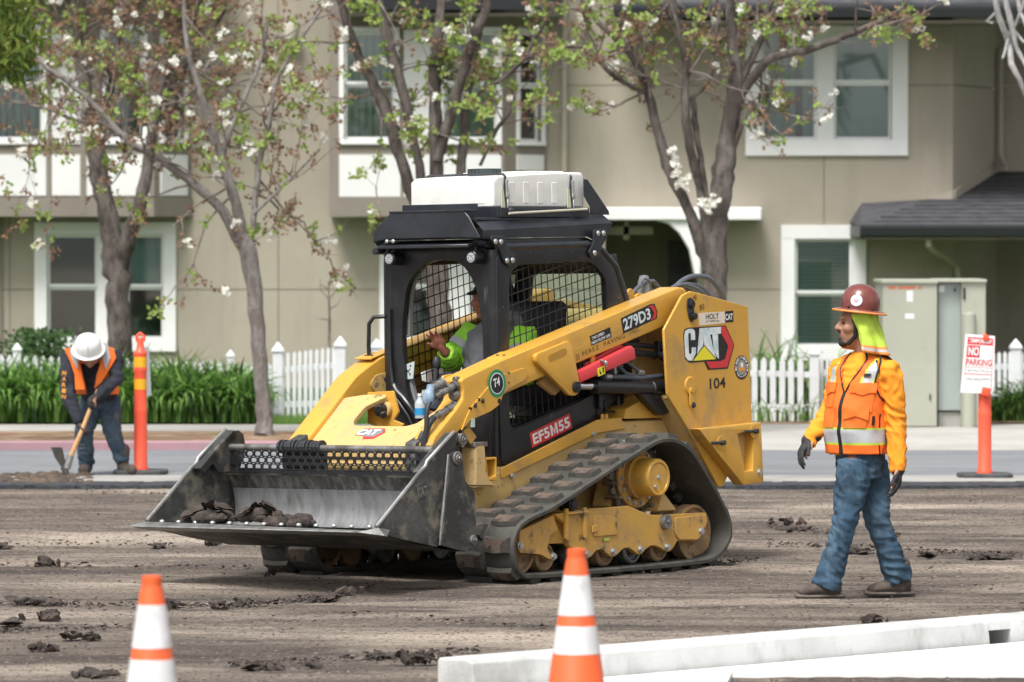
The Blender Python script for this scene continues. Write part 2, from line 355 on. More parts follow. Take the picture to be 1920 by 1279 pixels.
building = thing('apartment_building', 'two storey beige stucco apartment building with white trimmed windows behind the street', 'building', (0, 63, 0))
class Facade:
    def __init__(s, p0, p1, name='wall'):
        s.o = Vector((p0[0], p0[1], 0)); s.e = Vector((p1[0] - p0[0], p1[1] - p0[1], 0)).normalized()
        s.n = Vector((s.e.y, -s.e.x, 0)); s.len = (Vector((p1[0], p1[1], 0)) - s.o).length
    def pix(s, u, v):
        c, q = math.cos(PITCH), math.sin(PITCH); x = (u - 960) / FPX; y = -(v - 639.5) / FPX
        r = Vector((x, c + y * q, -q + y * c)); C = Vector((0, 0, CAM_H))
        t = (s.o - C).dot(s.n) / r.dot(s.n); p = C + r * t
        return (p - s.o).dot(s.e), p.z
    def box(s, mb, a0, z0, a1, z1, n0, n1):
        mb.prism([(a0, z0), (a1, z0), (a1, z1), (a0, z1)], s.o, s.e, (0, 0, 1), n0, n1, s.n)
    def pbox(s, mb, u0, v0, u1, v1, n0, n1):
        a0, z1 = s.pix(u0, v0); a1, z0 = s.pix(u1, v1); s.box(mb, a0, z0, a1, z1, n0, n1)
    def wall(s, rect, opens, mat, parent, th=.22, name='wall_panel', n=0):
        """rect and openings in (a0,z0,a1,z1)"""
        A = sorted({rect[0], rect[2], *[min(max(q, rect[0]), rect[2]) for o in opens for q in (o[0], o[2])]})
        Z = sorted({rect[1], rect[3], *[min(max(q, rect[1]), rect[3]) for o in opens for q in (o[1], o[3])]})
        mb = MB()
        for i in range(len(A) - 1):
            for j in range(len(Z) - 1):
                ca, cz = (A[i] + A[i + 1]) / 2, (Z[j] + Z[j + 1]) / 2
                if any(o[0] < ca < o[2] and o[1] < cz < o[3] for o in opens): continue
                if A[i + 1] - A[i] < .002 or Z[j + 1] - Z[j] < .002: continue
                s.box(mb, A[i], Z[j], A[i + 1], Z[j + 1], n - th, n)
        if mb.v:
            me = mb.mesh(name, mat, smooth=0); bm = bmesh.new(); bm.from_mesh(me)
            bmesh.ops.remove_doubles(bm, verts=bm.verts, dist=.0005); bm.verts.ensure_lookup_table(); seen = set(); isl = []
            for v in bm.verts:
                if v.index in seen: continue
                st_ = [v]; cur_ = set()
                while st_:
                    q_ = st_.pop()
                    if q_.index in seen: continue
                    seen.add(q_.index); cur_.add(q_.index); st_ += [ed.other_vert(q_) for ed in q_.link_edges]
                isl.append(cur_)
            for cur_ in isl:
                b2_ = bm.copy(); b2_.verts.ensure_lookup_table(); bmesh.ops.delete(b2_, geom=[v for v in b2_.verts if v.index not in cur_], context='VERTS')
                m2_ = bpy.data.meshes.new(name); m2_.materials.append(mat); b2_.to_mesh(m2_); b2_.free(); place(link(name, m2_), parent)
            bm.free()
    def window(s, u0, v0, u1, v1, cols, parent, trim=0, blind='dark', rail=None, label=None, tb=None):
        """u0..v1 = opening; cols = list of (ua, ub) sashes"""
        a0, z1 = s.pix(u0, v0); a1, z0 = s.pix(u1, v1)
        root = MB()
        if trim:
            t = trim; t2 = tb or t
            s.box(root, a0 - t, z1, a1 + t, z1 + t2, .002, .045)
            s.box(root, a0 - t, z0 - t2, a1 + t, z0, .002, .05)
            s.box(root, a0 - t, z0, a0, z1, .002, .042); s.box(root, a1, z0, a1 + t, z1, .002, .042)
        else:
            t = .035
            s.box(root, a0 - t, z1, a1 + t, z1 + t, .002, .03); s.box(root, a0 - t, z0 - t, a1 + t, z0, .002, .03)
            s.box(root, a0 - t, z0, a0, z1, .002, .03); s.box(root, a1, z0, a1 + t, z1, .002, .03)
        for i in range(len(cols) - 1):      # mullions
            b0 = s.pix(cols[i][1], v0)[0]; b1 = s.pix(cols[i + 1][0], v0)[0]; s.box(root, b0, z0, b1, z1, -.08, .036)
        W = root.obj('window', m_trim, None, bevel=.004, smooth=30, label=label); place(W, parent)
        for i, (ua, ub) in enumerate(cols):
            b0 = s.pix(ua, v0)[0]; b1 = s.pix(ub, v0)[0]
            zr = s.pix(ua, rail)[1] if rail else (z0 + z1) / 2; fr = .035
            sb = MB()
            for (q0, q1) in ((z0, zr), (zr, z1)):
                dn = -.05 if q0 == z0 else -.02
                s.box(sb, b0, q0, b1, q0 + fr, dn - .035, dn); s.box(sb, b0, q1 - fr, b1, q1, dn - .034, dn - .001)
                s.box(sb, b0, q0 + fr, b0 + fr, q1 - fr, dn - .034, dn - .001); s.box(sb, b1 - fr, q0 + fr, b1, q1 - fr, dn - .034, dn - .001)
            place(sb.obj('sash', m_sash, None, smooth=0), W)
            for (q0, q1) in ((z0, zr), (zr, z1)):
                dn = -.05 if q0 == z0 else -.02
                pb = MB(); s.box(pb, b0 + fr - .004, q0 + fr - .004, b1 - fr + .004, q1 - fr + .004, dn - .022, dn - .016)
                place(pb.obj('pane', m_glass, None, smooth=0), W)
            kind = blind[i] if isinstance(blind, (list, tuple)) else blind
            bb = MB()
            if kind in ('green', 'h'):
                nz_ = int((z1 - z0) / .05)
                for k in range(nz_):
                    zz = z1 - (k + .5) * .05
                    if kind == 'h' and False: break
                    bb.prism([(0, -.018), (.020, .026), (.022, .026), (.002, -.018)], s.o + s.e * b0 + Vector((0, 0, zz)) - s.n * .11, s.n, (0, 0, 1), 0, b1 - b0, s.e)
                place(bb.obj('horizontal_blind', m_blindg, None, smooth=0), W)
            elif kind in ('vert', 'vertd'):
                nn = max(3, int((b1 - b0) / .085))
                for k in range(nn):
                    if kind == 'vertd' and (k * 7919) % 5 == 0: continue
                    c = s.o + s.e * (b0 + (k + .5) * (b1 - b0) / nn) - s.n * .13
                    a = R(35 + (k * 37) % 17); d = s.e * math.cos(a) + s.n * math.sin(a)
                    bb.prism([(-.05, z0), (.05, z0), (.05, z1), (-.05, z1)], c, d, (0, 0, 1), -.001, .001, d.cross(Vector((0, 0, 1))))
                place(bb.obj('vertical_blind', m_blindd if kind == 'vertd' else m_blindg, None, smooth=0), W)
            elif kind == 'full':
                s.box(bb, b0, z0, b1, z1, -.11, -.10); place(bb.obj('roller_shade', m_blindd, None, smooth=0), W)
            elif kind == 'half':
                zz = (z0 + z1) / 2
                s.box(bb, b0, zz, b1, z1, -.16, -.15); place(bb.obj('roller_shade', m_blindg, None, smooth=0), W)
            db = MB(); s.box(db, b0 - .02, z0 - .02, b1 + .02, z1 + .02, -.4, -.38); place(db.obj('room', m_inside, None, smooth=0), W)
        return (a0, z0, a1, z1)
def place(o, parent):
    """parent without moving: meshes are written in world coordinates"""
    bpy.context.view_layer.update() if False else None
    o.parent = parent
    o.matrix_parent_inverse = world_inv(parent)
    return o
def world_inv(p):
    m = Matrix.Identity(4); q = p
    while q is not None:
        m = q.matrix_parent_inverse @ q.matrix_basis @ m if q.parent else q.matrix_basis @ m
        q = q.parent
    return m.inverted()

YM = 63.0
xl, xr = at(-260, 400, YM).x, at(1786, 400, YM).x
F = Facade((xl, YM), (xr, YM))
def P(u, v): return F.pix(u, v)
z_lo = 0.0; z_hi = P(0, -160)[1]
zj1 = P(600, 543)[1]; zj2 = P(1200, 160)[1]; g = .011
opens = []
def W(*a, **k):
    o = F.window(*a, **k); opens.append(o)
# ground floor windows
W(88, 440, 307, 636, [(88, 183), (236, 307)], building, trim=.155, blind=['none', 'half'], rail=538, label='white double window left of the first tree trunk')
W(735, 440, 975, 636, [(735, 830), (880, 975)], building, trim=.155, blind=['none', 'half'], rail=538, label='white double window behind the loader cab')
W(1490, 448, 1598, 650, [(1490, 1598)], building, trim=.17, blind='green', rail=550, label='single ground floor window with closed blinds')
# upper right window
W(1428, 60, 1672, 262, [(1428, 1532), (1563, 1672)], building, trim=.20, blind=['vertd', 'full'], rail=155, label='wide white trimmed upstairs window')
# porch opening
pa0, pz1 = P(1135, 412); pa1, _ = P(1308, 412); porch = (pa0, 0, pa1, pz1); opens.append(porch)
cuts_u = [-260, 18, 522, 1062, 1545, 1786]
for i in range(len(cuts_u) - 1):
    a0 = P(cuts_u[i], 400)[0]; a1 = P(cuts_u[i + 1], 400)[0]
    ops = opens
    if i == len(cuts_u) - 2 or i == 3:     # right hand bays: joint at zj2 and none at zj1 left of window
        bands = [(z_lo, zj1), (zj1, zj2), (zj2, z_hi)]
    elif i == 2: bands = [(z_lo, zj1), (zj1, z_hi)]
    else: bands = [(z_lo, zj1), (zj1, z_hi)]
    for (q0, q1) in bands:
        F.wall((a0 + g / 2, q0 + g / 2, a1 - g / 2, q1 - g / 2), [o for o in ops if o[0] < a1 and o[2] > a0 and o[1] < q1 and o[3] > q0], m_wall, building)
b = MB()
A = sorted({0, F.len, *[q for o in opens for q in (o[0], o[2])]}); Z = sorted({z_lo, z_hi, *[q for o in opens for q in (o[1], o[3])]})
for i in range(len(A) - 1):
    for j in range(len(Z) - 1):
        ca, cz = (A[i] + A[i + 1]) / 2, (Z[j] + Z[j + 1]) / 2
        if any(o[0] < ca < o[2] and o[1] < cz < o[3] for o in opens): continue
        F.box(b, A[i], Z[j], A[i + 1], Z[j + 1], -.20, -.012)
place(b.obj('wall_core', m_joint, None, smooth=0), building)
# dark pilaster line far left + downspout
b = MB(); F.pbox(b, -4, 408, 4, 800, 0, .05); place(b.obj('corner_board', m_batten, None, smooth=0), building)

# ---- bays (canted box windows upstairs)
def bay(uL, uF0, uF1, uR, v_bot, v_band, depth, name_label, win, panels, battens, right_win, right_panel):
    Yf = YM - depth
    x0 = at(uF0, 300, Yf).x; x1 = at(uF1, 300, Yf).x; x2 = at(uR, 300, YM).x
    FF = Facade((x0, Yf), (x1, Yf)); FR = Facade((x1, Yf), (x2, YM - .02))
    root = MB(); ops = []
    zb = FF.pix(0, v_bot)[1]; zt = z_hi
    bayo = MB(); FF.box(bayo, 0, zb - .0, FF.len, FF.pix(0, v_band)[1], -.02, .03)
    FR.box(bayo, .0, zb, FR.len, FR.pix(uR, v_band)[1], -.02, .022)
    # soffit slab
    bayo.prism([(0, 0), (x1 - x0, 0), (x2 - x0, depth - .02), (0, depth - .02)], (x0, Yf, zb + .03), (1, 0, 0), (0, 1, 0), -.03, 0, (0, 0, 1))
    B = bayo.obj('bay_window', m_batten, None, smooth=0, label=name_label); place(B, building)
    for w_ in win: ops.append(FF.window(w_[0], w_[1], w_[2], w_[3], [(w_[0], w_[2])], building, trim=.06, blind=w_[4], rail=w_[5]))
    op2 = []
    if right_win: r = right_win; op2.append(FR.window(r[0], r[1], r[2], r[3], [(r[0], r[2])], building, trim=.05, blind=r[4], rail=r[5]))
    # body panels: brown between, white infill boards
    FF.wall((0, FF.pix(0, v_band)[1], FF.len, zt), ops, m_batten, B, th=.1, name='bay_face')
    FR.wall((0, FR.pix(uR, v_band)[1], FR.len, zt), op2, m_batten, B, th=.1, name='bay_side')
    for q in panels:
        mb = MB(); FF.pbox(mb, q[0], q[1], q[2], q[3], .002, .02); place(mb.obj('infill_panel', m_panel, None, smooth=0), B)
    for q in right_panel:
        mb = MB(); FR.pbox(mb, q[0], q[1], q[2], q[3], .002, .02); place(mb.obj('infill_panel', m_panel, None, smooth=0), B)
    for q in battens:
        mb = MB(); FF.pbox(mb, q[0], q[1], q[2], q[3], .002, .035); place(mb.obj('batten', m_batten, None, bevel=.004, smooth=0), B)
    return FF, FR
bay(-260, -260, 289, 358, 406, 370, .6, 'long upstairs bay on the left with white infill panels',
    [(-60, 56, 80, 262, 'vert', 158), (198, 56, 268, 262, 'vertd', 158)],
    [(-60, 290, 88, 367), (97, 56, 152, 270), (97, 290, 151, 367), (160, 290, 280, 367)], [(150, 20, 162, 400), (86, 20, 96, 400)],
    (303, 62, 345, 262, 'vertd', 155), [(300, 290, 350, 367)])
bay(600, 617, 945, 1024, 406, 370, .6, 'upstairs bay above the loader cab',
    [(645, 60, 740, 262, 'vert', 158), (832, 60, 932, 262, 'green', 158)],
    [(636, 290, 751, 369), (757, 56, 822, 272), (757, 290, 822, 369), (830, 290, 940, 369)], [],
    (972, 60, 1014, 266, 'green', 160), [(968, 290, 1018, 320)])
# under-bay darker soffit board + downpipe
b = MB(); p0 = at(1058, -160, YM - .08); p1 = at(1058, 460, YM - .08); b.cyl(p0, p1, .035, n=10); place(b.obj('downspout', m_pipe, None), building)
# eaves: gutter + shingled roof above each part
def eave(u0, u1, v0, v1, Y, name='roof'):
    a = at(u0, v0, Y); c = at(u1, v1, Y)
    mb = MB()
    # sloped roof slab going back and up
    n = int(9)
    mb.prism([(0, 0), (3.5, 1.6), (3.5, 1.66), (0, .06)], (a.x, Y, a.z), (0, 1, 0), (0, 0, 1), 0, c.x - a.x, (1, 0, 0))
    rf = mb.obj(name, m_shingle, None, smooth=0); place(rf, building)
    gb = MB(); gb.prism([(0, 0), (.10, 0), (.10, -(a.z - c.z)), (.03, -(a.z - c.z)), (0, -.04)], (a.x, Y - .1, a.z + .03), (0, 1, 0), (0, 0, 1), 0, c.x - a.x, (1, 0, 0))
    place(gb.obj('gutter', m_gutterd, None, bevel=.006, smooth=0), rf)
    sb = MB(); sb.box2((a.x, Y + .002, c.z - .03), (c.x, YM - .01, c.z - .002)); place(sb.obj('soffit', m_batten, None, smooth=0), rf)
    return rf
eave(1150, 2300, 14, 38, 61.9)
eave(640, 1050, -12, 24, 61.7)
eave(-200, 400, -60, -20, 61.7)
# porch: recess, door, white arch
b = MB()
b.prism([(pa0, 0), (pa1, 0), (pa1, pz1), (pa0, pz1)], F.o, F.e, (0, 0, 1), -2.0, -1.95, F.n)
F.box(b, pa0 - .04, 0, pa0, pz1, -2, -.2); F.box(b, pa1, 0, pa1 + .04, pz1, -2, -.2); F.box(b, pa0, pz1, pa1, pz1 + .04, -2, -.2)
place(b.obj('porch', m_wall, None, smooth=0), building)
b = MB(); a0, z1 = P(1262, 455); a1, _ = P(1300, 455); F.box(b, a0, .1, a1, z1, -1.95, -1.88); place(b.obj('door', m_door, None, smooth=0), building)
b = MB()
F.pbox(b, 1128, 389, 1424, 413, .0, .55)
arch = [P(1225, 412), P(1252, 420), P(1272, 438), P(1290, 468), P(1300, 515), P(1311, 515), P(1311, 412)]
b.prism(arch, F.o, F.e, (0, 0, 1), .06, .5, F.n)
place(b.obj('porch_arch', m_trim, None, bevel=.012, smooth=0, label='white arched porch beam'), building)
b = MB(); F.pbox(b, 1170, 413, 1180, 450, -.6, -.2); F.pbox(b, 1136, 425, 1225, 440, -.6, -.2); place(b.obj('porch_beam', m_wall_l, None, smooth=0), building)
# angled right end
xk = at(1786, 400, YM).x; x2 = at(1868, 400, 65).x
FA = Facade((xk, YM), (x2, 65.0)); FB = Facade((x2, 65.0), (x2 + 6, 65.0))
FA.wall((0, 0, FA.len, FA.pix(1800, 160)[1] - .005), [], m_wall_l, building); FA.wall((0, FA.pix(1800, 160)[1] + .005, FA.len, z_hi), [], m_wall_l, building)
FB.wall((0, 0, 6, FB.pix(1900, 160)[1] - .005), [], m_wall, building); FB.wall((0, FB.pix(1900, 160)[1] + .005, 6, z_hi), [], m_wall, building)
b = MB(); p = [at(1876, 92, 64.9), at(1876, 290, 64.9), at(1880, 305, 64.8), at(1887, 315, 64.6)]; b.tube(p, .038, 10); place(b.obj('downspout', m_pipe, None), building)
# flashing strip above the low roof
b = MB(); q = [P(1672, 392), P(1786, 358), P(1786, 374), P(1672, 404)]
b.prism([(x, z) for x, z in q], F.o, F.e, (0, 0, 1), .002, .03, F.n)
q = [FA.pix(1787, 358), FA.pix(1866, 305), FA.pix(1866, 322), FA.pix(1787, 374)]
b.prism([(x, z) for x, z in q], FA.o, FA.e, (0, 0, 1), .002, .03, FA.n)
place(b.obj('flashing', m_wall_l, None, smooth=0), building)
# low roof over the entry on the right: hip with its own gutter
Yg = 61.2
gL = at(1612, 424, Yg); gR = at(2300, 424, Yg); top1 = at(1868, 322, 65.0); topR = at(2300, 322, 65.0); mid = at(1700, 392, 62.95)
b = MB()
th = .06
tri = [gL, gR, topR, top1]
def slab(mb, pts, th):
    n = (pts[1] - pts[0]).cross(pts[-1] - pts[0]).normalized()
    if n.z < 0: n = -n
    k = len(pts); mb.add([p for p in pts] + [p - n * th for p in pts], [tuple(range(k)), tuple(range(2 * k - 1, k - 1, -1))] + [(i, k + i, k + (i + 1) % k, (i + 1) % k) for i in range(k)])
slab(b, tri, th)
hipL = at(1640, 412, YM); slab(b, [gL, top1, Vector((hipL.x, YM + 2, top1.z - .1)), Vector((gL.x, YM - .02, gL.z + .05))], th)
low = b.obj('roof', m_shingle, None, smooth=0, label='low dark shingle roof over the entry on the right'); place(low, building)
# shingle courses: rows of individual tabs would be a few px; rows are real steps
rb = MB(); nrow = 14
for k in range(nrow):
    t0, t1 = k / nrow, (k + 1) / nrow
    a0 = gL.lerp(top1, t0); b0 = gR.lerp(topR, t0); a1 = gL.lerp(top1, t1); b1 = gR.lerp(topR, t1); up = Vector((0, -.008, .010))
    nn = 44; random.seed(k)
    for j in range(nn):
        s0 = (j + (k % 2) * .5) / nn; s1 = s0 + .96 / nn
        if s1 > 1: continue
        L_ = Vector((0, 0, random.uniform(.0, .006)))
        rb.add([a0.lerp(b0, s0) + up + L_, a0.lerp(b0, s1) + up + L_, a1.lerp(b1, s1) + Vector((0, 0, .004)), a1.lerp(b1, s0) + Vector((0, 0, .004)), a0.lerp(b0, s0) + Vector((0, 0, .002)), a0.lerp(b0, s1) + Vector((0, 0, .002))], [(0, 1, 2, 3), (4, 5, 1, 0)])
q = rb.obj('shingles', m_shingle, None, smooth=0, recalc=False); q['kind'] = 'stuff'; place(q, low)
b = MB(); zz = at(0, 424, Yg).z; zb = at(0, 446, Yg).z
b.prism([(0, 0), (.1, 0), (.1, zb - zz), (.03, zb - zz), (0, -.04)], (gL.x, Yg - .1, zz + .02), (0, 1, 0), (0, 0, 1), 0, gR.x - gL.x, (1, 0, 0))
b.box2((gL.x, Yg + .002, zb), (gL.x + .06, YM, zz + .01))
place(b.obj('gutter', m_gutterd, None, bevel=.006, smooth=0), low)
b = MB(); b.box2((gL.x + .07, Yg + .01, zb - .02), (gR.x, YM - .01, zb + .01)); place(b.obj('soffit', m_batten, None, smooth=0), low)
b = MB(); b.tube([at(1741, 443, 61.3), at(1741, 460, 61.3), at(1752, 472, 61.6), at(1778, 486, 62.6), at(1794, 500, 62.9), at(1797, 520, 62.9), at(1797, 760, 62.9)], .036, 10)
place(b.obj('downspout', m_pipe, None), building)
# wall lantern at the very top right of the middle
b = MB(); c = at(545, 60, 62.8); b.lathe([(.02, .14), (.09, .12), (.11, .02), (.07, -.12), (.02, -.14)], c, 10); b.cyl(c + Vector((0, .2, .05)), c + Vector((0, 0, .05)), .02)
place(b.obj('wall_lantern', M('lantern_glass', (.55, .52, .42), .4), None), building)
b = MB(); c = at(1093, 40, 62.8); b.lathe([(.02, .12), (.08, .1), (.09, .02), (.06, -.1), (.02, -.12)], c, 10); b.cyl(c + Vector((0, .2, .05)), c + Vector((0, 0, .05)), .02)
place(b.obj('wall_lantern', MATS['lantern_glass'], None), building)

# ------------------------------------------------------------------ picket fences
def picket_mesh(w_, h, t=.018, name='picket'):
    mb = MB(); mb.prism([(-w_ / 2, 0), (w_ / 2, 0), (w_ / 2, h - w_ * .75), (0, h), (-w_ / 2, h - w_ * .75)], (0, 0, 0), (1, 0, 0), (0, 0, 1), -t / 2, t / 2, (0, 1, 0))
    return mb.mesh(name, m_fence, bevel=.002, smooth=0)
def fence(u0, u1, v0, v1, Y, pitch, pw, vb, label, posts=(), grp='white picket fences', rise=None, post_cap='point', name='picket_fence', cat='fence'):
    a = at(u0, v0, Y); c = at(u1, v1, Y); zb = at(u0, vb, Y).z; s = FPX / Y
    root = thing(name, label, cat, (a.x, Y, 0), group=grp)
    h0 = a.z - zb; me = picket_mesh(pw / s, h0)
    n = int((u1 - u0) / pitch)
    for i in range(n + 1):
        t = i / max(n, 1); zt = a.z + (c.z - a.z) * t
        if any(abs((u0 + (u1 - u0) * t) - pu) < pitch * .75 for pu, _, _ in posts): continue
        o = link('picket', me, root); o.location = ((c.x - a.x) * t, 0, zb); o.scale.z = (zt - zb) / h0
        o.rotation_euler = (0, R(random.uniform(-.5, .5)), 0)
    for k, f in enumerate((.22, .74)):
        mb = MB(); z0 = zb + (a.z - zb) * f; z1 = zb + (c.z - zb) * f; Lx = c.x - a.x
        mb.add([(0, .012, z0 - .03), (Lx, .012, z1 - .03), (Lx, .012, z1 + .03), (0, .012, z0 + .03), (0, .045, z0 - .03), (Lx, .045, z1 - .03), (Lx, .045, z1 + .03), (0, .045, z0 + .03)],
               [(0, 1, 2, 3), (7, 6, 5, 4), (0, 4, 5, 1), (3, 2, 6, 7), (0, 3, 7, 4), (1, 5, 6, 2)])
        mb.obj('rail', m_fence, root, smooth=0)
    for pu, pv, pwid in posts:
        p = at(pu, pv, Y); hw = pwid / s / 2; H_ = p.z - .05
        mb = MB()
        mb.box((0, .02, H_ / 2 - hw * .9), (2 * hw, 2 * hw, H_ - hw * 1.8))
        e = hw * 1.25
        mb.box((0, .02, H_ - hw * 1.9), (2 * e, 2 * e, hw * .5))
        zt = H_ - hw * 1.62
        mb.add([(-e * .95, .02 - e * .95, zt), (e * .95, .02 - e * .95, zt), (e * .95, .02 + e * .95, zt), (-e * .95, .02 + e * .95, zt), (0, .02, H_)], [(0, 1, 4), (1, 2, 4), (2, 3, 4), (3, 0, 4), (3, 2, 1, 0)])
        o = mb.obj('post', m_fence, root, bevel=.004, smooth=0); o.location = (p.x - a.x, 0, .05)
    return root
fence(-60, 505, 662, 680, 52.5, 15.6, 10.5, 800, 'white picket fence behind the leafy hedge on the left', posts=((32, 642, 15), (432, 655, 14)))
fence(530, 626, 661, 649, 52.0, 9.8, 6.6, 786, 'white picket gate panel left of the loader between two tall posts', posts=((521, 640, 19), (638, 629, 20)), name='picket_gate', cat='gate')
fence(716, 900, 662, 668, 52.2, 12, 8, 790, 'white picket fence seen behind the loader', posts=((706, 634, 18),))
fence(1398, 1518, 668, 672, 52.0, 17.0, 11, 790, 'white picket fence right of the loader with wide pickets', posts=((1527, 647, 18),))
fence(1541, 1660, 667, 662, 52.2, 9.6, 6.4, 792, 'white picket fence behind the walking man', posts=())
fence(1852, 1990, 660, 654, 53.2, 10.0, 7, 770, 'white picket fence at the right edge behind the sign', posts=((1905, 634, 19),))

# ------------------------------------------------------------------ utility cabinet + bollard
m_cab1 = M('cabinet_beige', (.42, .43, .35), .55, c2=(.39, .40, .33), sc=2, c3=(.34, .34, .28), sc3=4, lo3=.62, hi3=.8)
m_cab2 = M('cabinet_grey_green', (.36, .41, .385), .5, c2=(.33, .38, .36), sc=2)
m_conc_base = M('base_concrete', (.42, .41, .38), .9, c2=(.35, .34, .32), sc=4)
m_orange_print = M('orange_print', (.75, .16, .05), .6); m_black = M('black_paint', (.02, .02, .022), .5); m_decal_w = M('decal_white', (.78, .78, .77), .5)
Yc = 50.4; ua = thing('utility_cabinet', 'tall beige and grey-green utility cabinet beside the walking man', 'cabinet', (at(1750, 800, Yc).x, Yc, .07))
def cb(u0, v0, u1, v1, y0, y1, name, mat, bev=.008, par=ua, label=None):
    a = at(u0, v0, y0); c = at(u1, v1, y0); mb = MB(); mb.box2((a.x, y0, c.z), (c.x, y1, a.z)); o = mb.obj(name, mat, None, bevel=bev, label=label); return place(o, par)
cb(1655, 531, 1757, 800, Yc, Yc + 1.0, 'left_cabinet', m_cab1)
cb(1652, 525, 1760, 532, Yc - .03, Yc + 1.03, 'cabinet_roof', m_cab1)
cb(1759, 531, 1802, 770, Yc + .12, Yc + 1.0, 'middle_door', m_cab2)
cb(1803, 529, 1848, 800, Yc + .04, Yc + .95, 'right_cabinet', m_cab1)
cb(1759, 524, 1851, 530, Yc - .0, Yc + 1.0, 'cabinet_roof', m_cab1)
cb(1759, 772, 1802, 801, Yc + .16, Yc + 1.0, 'concrete_plinth', m_conc_base)
for k, (u0, u1) in enumerate(((1666, 1681), (1684, 1698), (1699, 1718), (1722, 1729))):
    for q in range(int((u1 - u0) / 3.5)):
        cb(u0 + q * 3.5, 537, u0 + q * 3.5 + 2.7, 542, Yc - .003, Yc, 'warning_print', m_orange_print, 0)
cb(1700, 545, 1712, 566, Yc - .003, Yc, 'decal', m_decal_w, 0); cb(1697, 588, 1714, 598, Yc - .003, Yc, 'decal', m_decal_w, 0)
cb(1760, 536, 1771, 548, Yc + .117, Yc + .12, 'decal', m_decal_w, 0)
cb(1789, 541, 1792, 547, Yc + .10, Yc + .12, 'lock', m_black, 0); cb(1806, 540, 1810, 561, Yc + .02, Yc + .04, 'vent_slot', m_black, 0)
cb(1743, 739, 1745, 750, Yc - .02, Yc, 'latch', m_black, 0)
b = MB(); p = gnd(1816, 803, .07); s = FPX / p.y
b.cyl((0, 0, 0), (0, 0, 1.14), .068, n=24); b.ell((0, 0, 1.14), .068, .068, .03)
o = b.obj('bollard', m_cab1); o.location = (p.x, p.y, .06); tag(o, 'cream bollard standing in front of the utility cabinet', 'bollard')
# ================================================================== TREES AND PLANTS
m_bark = M('bark_grey_brown', (.070, .056, .048), .95, c2=(.155, .135, .12), sc=9, st=(1, 1, .45), lo=.42, hi=.62, bump=.012, bsc=40, c3=(.025, .02, .018), sc3=12)
m_bark2 = M('bark_grey_pale', (.16, .14, .128), .95, c2=(.30, .28, .26), sc=12, st=(1, 1, .4), lo=.44, hi=.6, bump=.012, bsc=40, c3=(.07, .06, .055), sc3=12)
m_bark_l = M('bark_pale', (.40, .39, .38), .9, c2=(.27, .26, .25), sc=14)
m_twig = M('twig_brown', (.10, .078, .068), .9, c2=(.26, .22, .2), sc=8)
def leafmat(name, c, c2):
    mt = M(name, c, .55, c2=c2, sc=9); b = mt.node_tree.nodes['Principled BSDF']
    N = mt.node_tree.nodes; L = mt.node_tree.links
    tr = N.new('ShaderNodeBsdfTranslucent'); tr.inputs[0].default_value = (*[min(1, q * 1.2) for q in c], 1)
    x = N.new('ShaderNodeMixShader'); x.inputs[0].default_value = .3
    L.new(b.outputs[0], x.inputs[1]); L.new(tr.outputs[0], x.inputs[2]); L.new(x.outputs[0], N['Material Output'].inputs[0]); return mt
m_leaf = leafmat('young_leaf_green', (.20, .30, .05), (.32, .38, .11))
m_leafr = leafmat('young_leaf_bronze', (.27, .16, .09), (.15, .095, .06))
m_blossom = leafmat('blossom_white', (.80, .80, .74), (.72, .70, .62))
m_everg = leafmat('evergreen_leaf', (.10, .18, .03), (.24, .26, .05))
m_strap = leafmat('strap_leaf', (.12, .27, .045), (.28, .44, .10))
m_strapd = leafmat('strap_leaf_dark', (.035, .085, .02), (.06, .13, .03))
def leaf(mb, p, d, up, L, W_):
    d = d.normalized(); s = d.cross(up)
    s = s.normalized() if s.length > 1e-5 else Vector((1, 0, 0)); n = s.cross(d)
    mb.add([p, p + d * L * .45 + s * W_ * .5 + n * L * .06, p + d * L - n * L * .1, p + d * L * .45 - s * W_ * .5 + n * L * .06], [(0, 1, 2), (0, 2, 3)])
def rnd(): return Vector((random.gauss(0, 1), random.gauss(0, 1), random.gauss(0, 1)))
